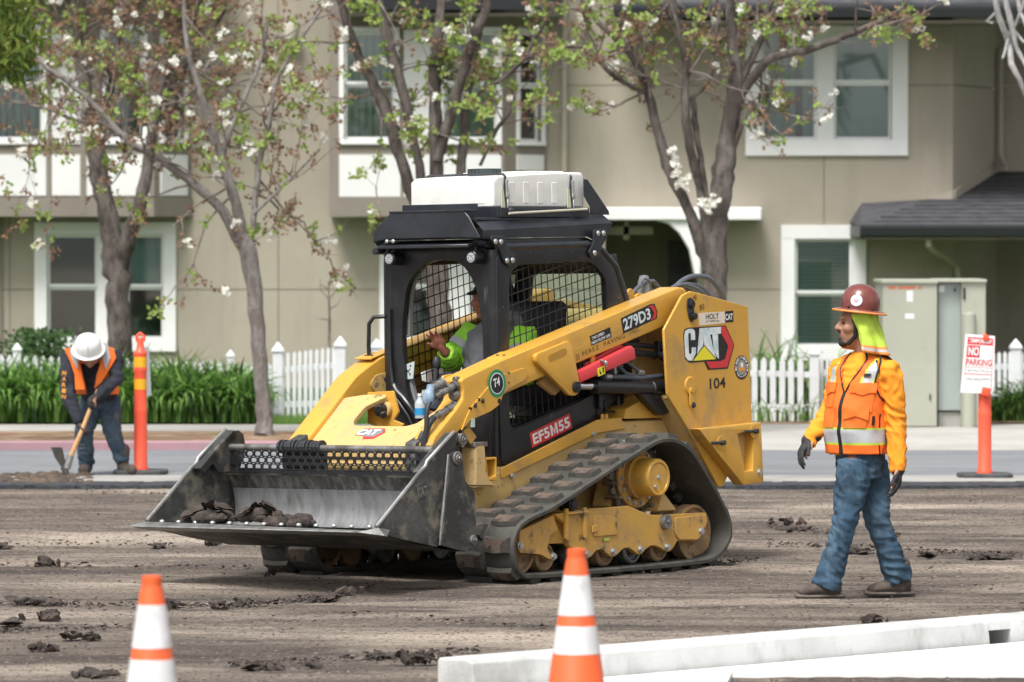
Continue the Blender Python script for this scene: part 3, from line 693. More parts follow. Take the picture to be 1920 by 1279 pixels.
def tree(name, label, Y, limbs, seed, dens=1.0, leafy=(.5, .3, .2), trunk_label=None, vtop=-90, min_v=430, spread=1.0, grp='flowering street trees'):
    random.seed(seed); s = FPX / Y
    b0 = limbs[0][0]; base = at(b0[0], b0[1], Y)
    root = thing(name, label, 'tree', (base.x, Y, max(base.z, 0)), group=grp)
    tk = MB(); tw = MB(); lf = MB(); lr = MB(); bl = MB()
    tips = []
    for li, limb in enumerate(limbs):
        pts = []; rad = []; dy = 0
        for k, q in enumerate(limb):
            dy += random.uniform(-.12, .12) if (k and li) else 0
            p = at(q[0], q[1], Y + (q[3] if len(q) > 3 else dy)); pts.append(p); rad.append(q[2] / s)
        # subdivide with wobble
        P2, R2 = [], []
        for k in range(len(pts) - 1):
            m_ = 5
            for j in range(m_):
                t = j / m_; p0 = pts[max(k - 1, 0)]; p1 = pts[k]; p2 = pts[k + 1]; p3 = pts[min(k + 2, len(pts) - 1)]
                c = .5 * ((2 * p1) + (p2 - p0) * t + (2 * p0 - 5 * p1 + 4 * p2 - p3) * t * t + (3 * p1 - p0 - 3 * p2 + p3) * t ** 3)
                r = rad[k] + (rad[k + 1] - rad[k]) * t
                P2.append(c + rnd() * r * .10); R2.append(r * (1 + .10 * noise.noise(Vector((c.x * 3, c.z * 6, seed)))))
        P2.append(pts[-1]); R2.append(rad[-1])
        tk.tube(P2, R2, 14)
        for k in range(2, len(P2)):
            v = 415 + (CAM_H - P2[k].z) * s
            if v < min_v and R2[k] < 20 / s and v > vtop:
                if random.random() < .34 * dens:
                    tips.append((P2[k], (P2[k] - P2[k - 1]).normalized(), R2[k]))
    def grow(p, d, r, L, depth):
        if depth < 2 and random.random() < .8: grow(p, (d + rnd() * .9).normalized(), r * .4, L * .6, 2)
        pts = [p]; rr = [r]; q = p.copy(); dd = d.copy(); n = 5
        for k in range(n):
            dd = (dd + rnd() * .20 + Vector((0, 0, .06))).normalized(); q = q + dd * L / n; pts.append(q.copy()); rr.append(r * (1 - .75 * (k + 1) / n))
            if depth < 2 and k >= 1 and random.random() < .5:
                e = (dd + rnd() * .75).normalized(); grow(q.copy(), e, r * .55, L * random.uniform(.35, .6), depth + 1)
            if k >= 1:
                t = random.random()
                if t < .40:   # spur cluster of leaves
                    kind = random.random(); nl = random.randint(5, 8)
                    tgt = lf if kind < leafy[0] else (lr if kind < leafy[0] + leafy[1] else bl)
                    if tgt is bl:
                        c0 = q + rnd() * .02
                        for c in range(random.randint(3, 7)):
                            c = c0 + rnd() * .020
                            for w_ in range(6): leaf(bl, c, rnd(), Vector((0, -1, .2)), random.uniform(.028, .042), .03)
                    else:
                        for c in range(nl):
                            sz = random.uniform(.04, .08) if tgt is lf else random.uniform(.028, .06)
                            leaf(tgt, q + rnd() * .021, (rnd() + Vector((0, 0, -.2))).normalized(), Vector((0, -1, .3)), sz, sz * .6)
        tw.tube(pts, rr, 5, caps=False)
    for p, d, r in tips:
        for _ in range(1):
            e = (d * .35 + rnd() * .8 * spread); e.y *= .8; e = e.normalized()
            grow(p, e, min(r * .45, .014), random.uniform(.5, 1.15), 0)
    for i_, v_ in enumerate(tk.v):
        v_ = Vector(v_); a_ = .010 * noise.noise(v_ * 14) + .006 * noise.noise(Vector((v_.x * 40, v_.y * 40, v_.z * 12))); tk.v[i_] = tuple(v_ + Vector((a_, -a_, a_ * .4)))
    place(tk.obj('trunk', m_bark if seed != 12 else m_bark2, None, smooth=50), root)
    place(tw.obj('twigs', m_twig, None, smooth=60, recalc=False), root)['kind'] = 'stuff'
    for nm, mb, mt in (('crown', lf, m_leaf), ('bronze_leaves', lr, m_leafr), ('blossoms', bl, m_blossom)):
        if mb.v: place(mb.obj(nm, mt, None, smooth=0, recalc=False), root)['kind'] = 'stuff'
    return root
tree('flowering_tree', 'thick dark trunk forking in front of the left window behind the bent worker', 52.9,
     [[(226, 790, 27), (226, 680, 24), (221, 560, 22), (214, 478, 24), (196, 380, 18), (181, 300, 18), (166, 200, 14), (150, 120, 10), (140, 20, 8), (130, -60, 6)],
      [(222, 500, 20), (240, 450, 15), (262, 380, 12), (275, 320, 11), (290, 230, 9), (312, 130, 8), (350, 60, 8), (372, 0, 9), (380, -60, 7)],
      [(181, 300, 9), (200, 200, 8), (215, 120, 7), (230, 30, 6), (240, -50, 5)],
      [(290, 230, 6), (330, 190, 5), (352, 110, 4), (400, 60, 3), (430, -10, 3)]], 11, 2.9, (.16, .81, .03), min_v=235)
tree('flowering_tree', 'slim young tree with pale leaning trunk on the kerb strip, long branch reaching left', 48.6,
     [[(497, 818, 20), (494, 790, 15), (488, 700, 14), (478, 560, 14), (462, 470, 17), (448, 440, 14)],
      [(462, 470, 12), (415, 395, 10), (350, 335, 8), (290, 290, 8), (240, 265, 7), (190, 210, 5), (130, 155, 5), (80, 120, 4), (60, 60, 3)],
      [(458, 460, 11), (442, 380, 10), (418, 300, 9), (395, 235, 8), (372, 160, 6), (350, 80, 5), (345, -10, 4)],
      [(472, 450, 6), (478, 380, 6), (487, 300, 6), (505, 230, 5), (520, 150, 4), (560, 80, 3), (600, 20, 3)],
      [(250, 270, 5), (200, 232, 4), (150, 228, 3), (90, 205, 3), (20, 190, 2)],
      [(415, 290, 5), (450, 200, 4), (490, 110, 4), (500, 30, 3)],
      [(476, 400, 3), (520, 360, 3), (560, 320, 2), (600, 280, 1.5)]], 12, 1.5, (.26, .66, .08), min_v=395)
tree('flowering_tree', 'many stemmed flowering tree rising behind the white tank of the loader', 48.8,
     [[(828, 812, 27), (824, 700, 23), (822, 560, 21), (812, 450, 22), (806, 420, 20)],
      [(806, 440, 15), (775, 370, 12), (745, 280, 11), (716, 190, 12), (680, 120, 9), (652, 50, 8), (632, -30, 8)],
      [(808, 420, 11), (786, 310, 9), (762, 200, 10), (735, 100, 11), (716, 30, 9), (700, -40, 9)],
      [(815, 430, 14), (818, 300, 13), (815, 200, 12), (818, 100, 11), (826, 20, 8), (830, -40, 8)],
      [(820, 300, 9), (848, 205, 11), (874, 120, 10), (892, 60, 10), (918, 0, 8), (930, -60, 6)],
      [(850, 430, 9), (866, 300, 9), (873, 200, 8), (884, 130, 7), (900, 60, 5)],
      [(872, 185, 4), (930, 155, 4), (972, 122, 4), (1000, 80, 3), (1030, 30, 2)],
      [(900, 310, 3), (930, 245, 4), (958, 205, 3), (962, 150, 2)]], 13, .9, (.68, .25, .07), min_v=250)
tree('flowering_tree', 'large flowering tree behind the rear of the loader with limbs spreading right', 48.8,
     [[(1346, 812, 30), (1346, 760, 25), (1345, 600, 23), (1340, 500, 22), (1345, 400, 22), (1356, 320, 21), (1366, 250, 17), (1378, 160, 15), (1372, 60, 10), (1365, -40, 8)],
      [(1366, 240, 10), (1400, 160, 10), (1450, 110, 8), (1520, 92, 7), (1600, 62, 6), (1650, 40, 5), (1700, 10, 3)],
      [(1330, 510, 12), (1318, 470, 12), (1288, 385, 10), (1252, 310, 10), (1226, 220, 9), (1210, 160, 8), (1180, 100, 6), (1130, 50, 5), (1090, 0, 4)],
      [(1206, 175, 4), (1150, 142, 4), (1112, 105, 4), (1080, 88, 3), (1040, 92, 2)],
      [(1330, 470, 9), (1310, 350, 8), (1291, 260, 8), (1285, 180, 8), (1284, 120, 6), (1272, 60, 5), (1262, -10, 4)],
      [(1328, 430, 7), (1318, 330, 6), (1304, 240, 6), (1300, 180, 5)],
      [(1292, 190, 4), (1330, 150, 4), (1340, 90, 3), (1350, 10, 3)],
      [(1385, 160, 8), (1420, 90, 7), (1440, 20, 6), (1460, -50, 5)],
      [(1376, 280, 5), (1392, 230, 5), (1412, 190, 4)]], 14, 1.25, (.34, .59, .07), min_v=210)
# spreading sprays of T4 lower left: blossoms on the bare stem
b = MB(); random.seed(5)
tr4 = [o for o in COL.objects if o.get('label', '').startswith('large flowering')][0]
for (u, v) in ((1262, 285), (1270, 300), (1265, 325), (1275, 345), (1290, 335), (1320, 380), (1335, 375), (1325, 390)):
    c0 = at(u, v, 48.6)
    for c in range(7):
        c = c0 + rnd() * .03
        for _ in range(6): leaf(b, c, rnd(), Vector((0, -1, .2)), .04, .032)
place(b.obj('blossoms', m_blossom, None, smooth=0, recalc=False), tr4)['kind'] = 'stuff'
# evergreen foliage top left
root = thing('evergreen_tree', 'dense green leafy branch hanging in at the top left corner', 'tree', (at(-260, 850, 46).x, 46, 0))
random.seed(21); b = MB(); lb = MB()
tx = at(-260, 850, 46).x; lb.tube([(tx, 46, 0), (tx, 46, 2.6), (tx + .1, 46, 4.6)], [.14, .12, .08], 10)
for k in range(26):
    c = at(random.uniform(-120, 38), random.uniform(-60, 120), 46 + random.uniform(-.5, .5))
    lb.tube([(tx, 46, 3.2 + random.random()), (Vector((tx, 46, 4)) + c) / 2 + rnd() * .05, c], [.03, .015, .006], 5)
    for q in range(90):
        p = c + Vector((random.gauss(0, .11), random.gauss(0, .12), random.gauss(0, .11)))
        leaf(b, p, (rnd() + Vector((0, 0, -.9))).normalized(), Vector((0, -1, .4)), random.uniform(.08, .15), .035)
place(lb.obj('trunk', m_bark, None), root); place(b.obj('crown', m_everg, None, smooth=0, recalc=False), root)['kind'] = 'stuff'
# pale bare branches top right
root = thing('bare_tree', 'pale grey bare branches hanging in at the top right corner', 'tree', (at(2100, 850, 50).x, 50, 0))
b = MB(); random.seed(22); tx = at(2100, 850, 50).x
b.tube([(tx, 50, 0), (tx - .05, 50, 2.5), (tx - .2, 50, 5.2)], [.1, .08, .05], 10); b.tube([(tx - .07, 50, 3.0), (tx - .3, 50, 4.0), at(1990, -60, 50), at(1900, -60, 50)], [.06, .05, .045, .03], 8)
for path in ([(1990, -60, 8), (1860, -30, 6), (1872, 30, 6), (1892, 80, 6), (1896, 120, 6), (1912, 150, 5), (1925, 185, 3)],
             [(1990, -60, 6), (1880, -20, 6), (1895, 40, 6), (1905, 90, 5), (1925, 125, 4)],
             [(1872, 20, 4), (1850, 40, 3), (1862, 44, 2)], [(1900, -40, 5), (1912, 20, 4), (1930, 60, 4)],
             [(1893, 60, 4), (1885, 95, 3), (1880, 110, 2)], [(1930, -20, 4), (1900, 55, 3), (1920, 80, 3)]):
    b.tube([at(q[0], q[1], 50 + random.uniform(-.1, .1)) for q in path], [q[2] / 190 for q in path], 7)
place(b.obj('trunk', m_bark_l, None, smooth=60), root)
# small bare sapling by the gate
root = thing('bare_sapling', 'thin leafless sapling against the wall above the picket gate', 'sapling', (at(617, 790, 53.2).x, 53.2, .06))
b = MB()
b.tube([at(616, 800, 53.2), at(617, 660, 53.2), at(618, 600, 53.2), at(616, 528, 53.2)], [.022, .02, .016, .007], 6)
for q in ([(617, 600), (600, 598), (590, 596)], [(618, 560), (630, 545), (645, 530)], [(617, 545), (605, 535), (596, 537)], [(617, 580), (632, 572), (640, 560)], [(616, 535), (622, 515), (640, 500)], [(616, 560), (602, 545), (600, 520)]):
    b.tube([at(*p, 53.2) for p in q], [.008, .005, .002], 5)
place(b.obj('trunk', m_twig, None), root)

def strap_clump(name, label, x, y, h, n, seed, grp, mat2=None, dark=.3, w_=.03, z0=.085):
    random.seed(seed); a, d = MB(), MB()
    for k in range(n):
        t = d if random.random() < dark else a
        an = random.uniform(0, 2 * math.pi); L = h * random.uniform(.8, 1.35); lean = random.uniform(.2, 1.15)
        base = Vector((random.gauss(0, .05), random.gauss(0, .05), 0)); dirv = Vector((math.cos(an), math.sin(an), 0)); sv = Vector((-dirv.y, dirv.x, 0))
        pts = []
        for j in range(7):
            s = j / 6; ang = R(84) - lean * s * s * R(150)
            if j == 0: p = base.copy()
            else: p = pts[-1] + (dirv * math.cos(ang) + Vector((0, 0, 1)) * math.sin(ang)) * L / 6
            p.z = max(p.z, .01); pts.append(p)
        vs = []; fs = []
        for j, p in enumerate(pts):
            ww = w_ * (1 - (j / 6) ** 2.5) * .5 + .001; vs += [p - sv * ww, p + Vector((0, 0, -.006)), p + sv * ww]
        for j in range(6):
            q = j * 3; fs += [(q, q + 1, q + 4, q + 3), (q + 1, q + 2, q + 5, q + 4)]
        t.add(vs, fs)
    root = thing(name, label, 'plant', (x, y, z0), group=grp)
    link('leaves', a.mesh('leaves', m_strap, smooth=0, recalc=False), root)
    link('dark_leaves', d.mesh('dark_leaves', m_strapd, smooth=0, recalc=False), root)
    return root
ORD = 'first second third fourth fifth sixth seventh eighth ninth tenth eleventh twelfth thirteenth fourteenth fifteenth sixteenth'.split()
k = 0; LB = 'green strap leaved clump in the hedge row in front of the left picket fence'
for row, (Y, n, h) in enumerate(((51.35, 16, .52), (51.75, 16, .57), (52.15, 15, .60))):
    for i in range(n):
        u = -25 + (495 if row == 0 else 500) * (i + .5 * (row % 2)) / (n - 1)
        if u > 470: continue
        p = at(u, 800, Y); strap_clump('strap_leaf_plant', ORD[i] + ' green strap leaved plant from the left in the ' + ('front', 'middle', 'back')[row] + ' hedge row', p.x + random.uniform(-.04, .04), Y, h * random.uniform(.88, 1.1), 110, 100 + k, 'clumps of the strap leaf hedge', w_=.046); k += 1
for j, (u, Y, h, n) in enumerate(((1410, 52.6, .86, 40), (1435, 52.7, .8, 40), (1465, 52.6, .82, 36), (1495, 52.8, .76, 30), (1545, 52.7, .72, 20))):
    p = at(u, 800, Y); strap_clump('strap_leaf_plant', ORD[j] + ' strap leaved plant from the left poking over the fence right of the loader', p.x, Y, h, n, 200 + j, 'plants behind the right hand fence', w_=.026)
for j, (u, Y, h, n) in enumerate(((1872, 51.6, .26, 120), (1890, 51.7, .34, 140), (1912, 51.7, .40, 140), (1932, 51.8, .42, 120))):
    p = at(u, 800, Y); strap_clump('low_shrub', ORD[j] + ' low dark green shrub from the left, below the fence at the right edge', p.x, Y, h, n, 300 + j, 'low shrubs at the right edge', w_=.014, dark=.55)
for j, (u, Y, h, n) in enumerate(((1432, 51.6, .26, 16), (1475, 51.6, .22, 14), (1505, 51.7, .28, 14))):
    p = at(u, 800, Y); strap_clump('grass_tuft', ORD[j] + ' thin grass tuft from the left at the fence foot right of the loader', p.x, Y, h, n, 320 + j, 'grass tufts at the fence foot', w_=.012)
# shrub behind the left fence + green strip below the gate
b = MB(); random.seed(31)
for q in range(900):
    c = at(random.gauss(72, 30), 0, 53.6); leaf(b, Vector((c.x, 53.5 + random.uniform(-.25, .25), .55 + random.random() * .42)), rnd(), Vector((0, -1, .3)), .07, .04)
root = thing('round_shrub', 'dark rounded shrub behind the picket fence at the far left', 'shrub', (at(72, 800, 53.5).x, 53.5, .06)); place(b.obj('leaves', m_strapd, None, smooth=0, recalc=False), root)
b = MB()
for q in range(2600):
    x = at(random.uniform(505, 740), 0, 51.3).x; y = random.uniform(51.05, 51.8); h = random.uniform(.04, .13)
    b.add([(x - .006, y, .06), (x + .006, y, .06), (x + random.uniform(-.03, .03), y - .01, .06 + h)], [(0, 1, 2)])
tag(b.obj('grass', m_strap, smooth=0, recalc=False), 'short green grass under the white gate', 'grass', kind='stuff')
# ================================================================== COMPACT TRACK LOADER
# local frame: x forward, y to the machine's left (towards the camera), z up
m_yel = M('machine_yellow', (.66, .36, .05), .42, c2=(.60, .325, .05), sc=2.5, c3=(.38, .25, .10), sc3=4, lo3=.52, hi3=.74, bump=.0008, bsc=60, coat=.15)
m_yeld = M('machine_yellow_dusty', (.62, .415, .15), .62, c2=(.50, .36, .18), sc=4, lo=.45, hi=.68, c3=(.15, .10, .06), sc3=13, lo3=.60, hi3=.69, bump=.0015, bsc=70)
m_yelt = M('machine_yellow_muddy', (.60, .34, .07), .65, c2=(.42, .26, .10), sc=5, lo=.42, hi=.66, c3=(.09, .065, .045), sc3=10, lo3=.60, hi3=.70, bump=.002, bsc=70)
m_blk = M('cab_black', (.012, .013, .016), .32, c2=(.028, .03, .033), sc=6, lo=.5, hi=.75, c3=(.13, .13, .13), sc3=12, lo3=.62, hi3=.78, st3=(1, 1, .25))
m_blks = M('rack_black', (.016, .019, .025), .36, c2=(.03, .034, .042), sc=5, c3=(.14, .145, .15), sc3=14, lo3=.7, hi3=.82)
m_rub = M('track_rubber', (.052, .050, .044), .75, c2=(.085, .08, .068), sc=5, lo=.4, hi=.7, bump=.002, bsc=60, c3=(.03, .029, .026), sc3=7, lo3=.5, hi3=.7)
m_lug = M('dirty_lug', (.115, .085, .066), .95, c2=(.17, .125, .095), sc=9, lo=.42, hi=.65, c3=(.045, .038, .032), sc3=14, lo3=.48, hi3=.6, bump=.006, bsc=50)
m_hose = M('hose_rubber', (.03, .033, .038), .5); m_hoseg = M('hose_grey', (.10, .115, .135), .5)
m_steel = M('worn_steel', (.30, .30, .29), .5, m=.7, c2=(.12, .11, .10), sc=9, bump=.001, bsc=50)
m_buck = M('bucket_outside', (.042, .042, .042), .5, m=.25, c2=(.12, .12, .115), sc=4, lo=.45, hi=.72, c3=(.24, .215, .17), sc3=6, lo3=.50, hi3=.66, bump=.003, bsc=45)
m_buin = M('bucket_inside_polished', (.34, .345, .35), .40, m=.5, c2=(.25, .25, .25), sc=9, st=(1, 2, .6), lo=.38, hi=.62, c3=(.16, .155, .15), sc3=6, lo3=.56, hi3=.70, st3=(1, 2.2, .8), bump=.001, bsc=60)
m_buup = M('bucket_inside_dirty', (.075, .072, .066), .6, m=.3, c2=(.20, .195, .18), sc=16, st=(1, 1.6, .55), lo=.46, hi=.66, c3=(.03, .028, .026), sc3=7, lo3=.5, hi3=.66, bump=.002, bsc=60)
m_lip = M('cutting_edge_steel', (.36, .36, .35), .42, m=.6, c2=(.17, .165, .155), sc=6, st=(1, 2, 1), bump=.001, bsc=50)
m_chrome = M('chrome_rod', (.75, .76, .78), .12, m=1); m_bolt = M('zinc_bolt', (.5, .5, .49), .4, m=.7)
m_red = M('brace_red', (.72, .055, .065), .4, c2=(.62, .05, .06), sc=4); m_tank = M('poly_tank_white', (.80, .80, .77), .5, c2=(.72, .72, .68), sc=4, c3=(.30, .29, .27), sc3=7, lo3=.68, hi3=.8, bump=.001, bsc=30)
m_grn = M('sticker_green', (.01, .25, .10), .5); m_yst = M('sticker_yellow', (.80, .72, .03), .5); m_rst = M('sticker_red', (.62, .035, .04), .5); m_pw = M('print_white', (.82, .82, .82), .5)
m_pb = M('print_black', (.012, .012, .012), .5); m_ltb = M('print_pale_blue', (.52, .64, .68), .4, c2=(.80, .84, .84), sc=9, lo=.4, hi=.6); m_ink = M('marker_ink', (.07, .035, .01), .7)
m_lens = M('lamp_lens', (.34, .35, .37), .12, spec=.8); m_gry = M('plastic_grey', (.20, .21, .215), .6); m_seat = M('seat_vinyl', (.03, .03, .034), .5)
m_idl = M('idler_tan', (.40, .26, .13), .7, m=.1, c2=(.26, .18, .11), sc=7, c3=(.09, .07, .05), sc3=12)
LF = Vector((-.62251464, -.78260816, 0)); LL = Vector((.78248896, -.62241982, .01745241)); LU = LF.cross(LL)
loader = thing('track_loader', 'yellow compact track loader with black cab and raised bucket in the middle of the road', 'track loader', (-.150886, 30.9706372, -.01727882))
loader.rotation_euler = Matrix((LF, LL, LU)).transposed().to_euler()
def lp(name, mb, mat, par=loader, bevel=0, seg=1, smooth=35, label=None, recalc=True): return mb.obj(name, mat, par, bevel, seg, smooth, label, recalc)
def ring(mb, outer, inner, axis, a, b):
    """plate with a hole; equal vertex counts"""
    k = len(outer); f = (lambda p, t: (p[0], t, p[1])) if axis == 'y' else (lambda p, t: (t, p[0], p[1]))
    vs = [f(p, a) for p in outer] + [f(p, a) for p in inner] + [f(p, b) for p in outer] + [f(p, b) for p in inner]; fs = []
    for i in range(k):
        j = (i + 1) % k
        fs += [(i, j, k + j, k + i), (2 * k + i, 3 * k + i, 3 * k + j, 2 * k + j), (i, 2 * k + i, 2 * k + j, j), (k + i, k + j, 3 * k + j, 3 * k + i)]
    mb.add(vs, fs)
def rnd_poly(poly, r, n=3):
    """round the corners of a polygon"""
    out = []; k = len(poly)
    for i in range(k):
        p = Vector(poly[i]); a = Vector(poly[i - 1]) - p; b = Vector(poly[(i + 1) % k]) - p
        rr = min(r, a.length * .45, b.length * .45); p0 = p + a.normalized() * rr; p1 = p + b.normalized() * rr
        for j in range(n + 1):
            t = j / n; q = p0 * (1 - t) ** 2 + p * 2 * t * (1 - t) + p1 * t * t; out.append((q.x, q.y))
    return out
def hexbolt(x, y, z, r=.014, ax='y', mb=None, L=.012):
    m_ = mb or MB(); d = {'y': Vector((0, 1, 0)), 'x': Vector((1, 0, 0)), 'z': Vector((0, 0, 1))}[ax]; p = Vector((x, y, z))
    m_.cyl(p, p + d * L * .35, r * 1.35, n=14); m_.cyl(p, p + d * L, r, n=6); return m_

# ---- tracks
PATH = [(1.003, .233), (.975, .095), (.90, .03), (.80, .008), (.4, .002), (0, .0), (-.4, .0), (-.80, .004), (-.95, .01), (-1.08, .045), (-1.19, .13), (-1.222, .22), (-1.19, .33), (-1.08, .47), (-.865, .702), (-.75, .785), (-.62, .828), (-.48, .832), (-.35, .80), (-.15, .735), (.2, .612), (.6, .47), (.85, .405), (.96, .34)]
def resample(path, n):
    k = len(path); pts = []
    for i in range(k):
        p0, p1, p2, p3 = (Vector((*path[(i + q) % k], 0)) for q in (-1, 0, 1, 2))
        for j in range(12):
            t = j / 12; pts.append(.5 * ((2 * p1) + (p2 - p0) * t + (2 * p0 - 5 * p1 + 4 * p2 - p3) * t * t + (3 * p1 - p0 - 3 * p2 + p3) * t ** 3))
    L = [0]
    for i in range(len(pts)): L.append(L[-1] + (pts[(i + 1) % len(pts)] - pts[i]).length)
    out = []; T = L[-1]
    for i in range(n):
        s = T * i / n; j = max(q for q in range(len(pts)) if L[q] <= s); f = (s - L[j]) / (L[j + 1] - L[j] + 1e-9)
        p = pts[j].lerp(pts[(j + 1) % len(pts)], f); d = (pts[(j + 1) % len(pts)] - pts[j]).normalized(); out.append((p, d))
    return out
NP = 156; RS = resample(PATH, NP)
def off(i, d):   # d inward
    p, t = RS[i % NP]; n = Vector((-t.y, t.x, 0)); c = Vector((-.05, .3, 0))
    if (c - p).dot(n) < 0: n = -n
    return p + n * d
belt = MB()
prof = [(.545, .022), (.56, .018), (.75, .018), (.765, .024), (.78, .018), (.97, .018), (.988, .026), (.988, .045), (.96, .052), (.57, .052), (.545, .045)]
vs = [];
for i in range(NP):
    for (y, d) in prof: p = off(i, d); vs.append((p.x, y, p.y))
K = len(prof); fs = []
for i in range(NP):
    i2 = (i + 1) % NP
    for k in range(K): k2 = (k + 1) % K; fs.append((i * K + k, i2 * K + k, i2 * K + k2, i * K + k2))
belt.add(vs, fs)
for i in range(0, NP, 3):      # inner guide lugs
    p = off(i, .05); q = off(i, .10); t = RS[i][1]
    belt.box(((p.x + q.x) / 2, .70, (p.y + q.y) / 2), (.045, .035, .045), Matrix.Rotation(-math.atan2(t.y, t.x), 3, 'Y'))
rng = random.Random(4)
def lug_mesh(kind):
    mb = MB(); a = .058; w_ = .098
    if kind == 0: pts = [(-a, -w_), (a * .8, -w_), (a, -w_ * .2), (a * .85, w_), (-a * .9, w_), (-a * .75, 0)]
    else: pts = [(-a * .85, -w_), (a * .9, -w_), (a * .72, 0), (a, w_), (-a * .8, w_), (-a, w_ * .2)]
    k = len(pts); lo = [(p[0], p[1], 0) for p in pts]; hi = [(p[0] * .80, p[1] * .93, .031) for p in pts]
    mb.mi = 1; mb.add(hi, [tuple(range(k))]); mb.mi = 0
    mb.add(lo + hi, [(i, (i + 1) % k, k + (i + 1) % k, k + i) for i in range(k)])
    return mb.mesh('tread_lug', [m_rub, m_lug], smooth=0)  # tops muddy; side rubber darkened to put in shadow edges
lugm = [lug_mesh(0), lug_mesh(1)]
def make_track(sy, label):
    T = belt.mesh('rubber_track', m_rub, smooth=40) if sy > 0 else TRK.data.copy()
    if sy < 0:
        for v in T.vertices: v.co.y = -v.co.y
        T.flip_normals()
    t = link('rubber_track', T, loader, label)
    for i in range(0, NP, 3):
        row = (i // 3) % 2; p = off(i, .022); d = RS[i][1]; n = off(i, -1) - off(i, 0)
        o = link('tread_lug', lugm[row], t); y = (.872 if row == 0 else .655) * sy
        o.location = (p.x, y, p.y)
        X = Vector((d.x, 0, d.y)); Z = Vector((n.x, 0, n.y)).normalized(); Yv = Z.cross(X)
        o.rotation_euler = Matrix((X, Yv, Z)).transposed().to_euler()
        o.scale = (1, rng.uniform(.93, 1.05), rng.uniform(.8, 1.05))
    return t
TRK = make_track(1, 'near side rubber track with mud on the treads'); TRK2 = make_track(-1, 'far side rubber track')

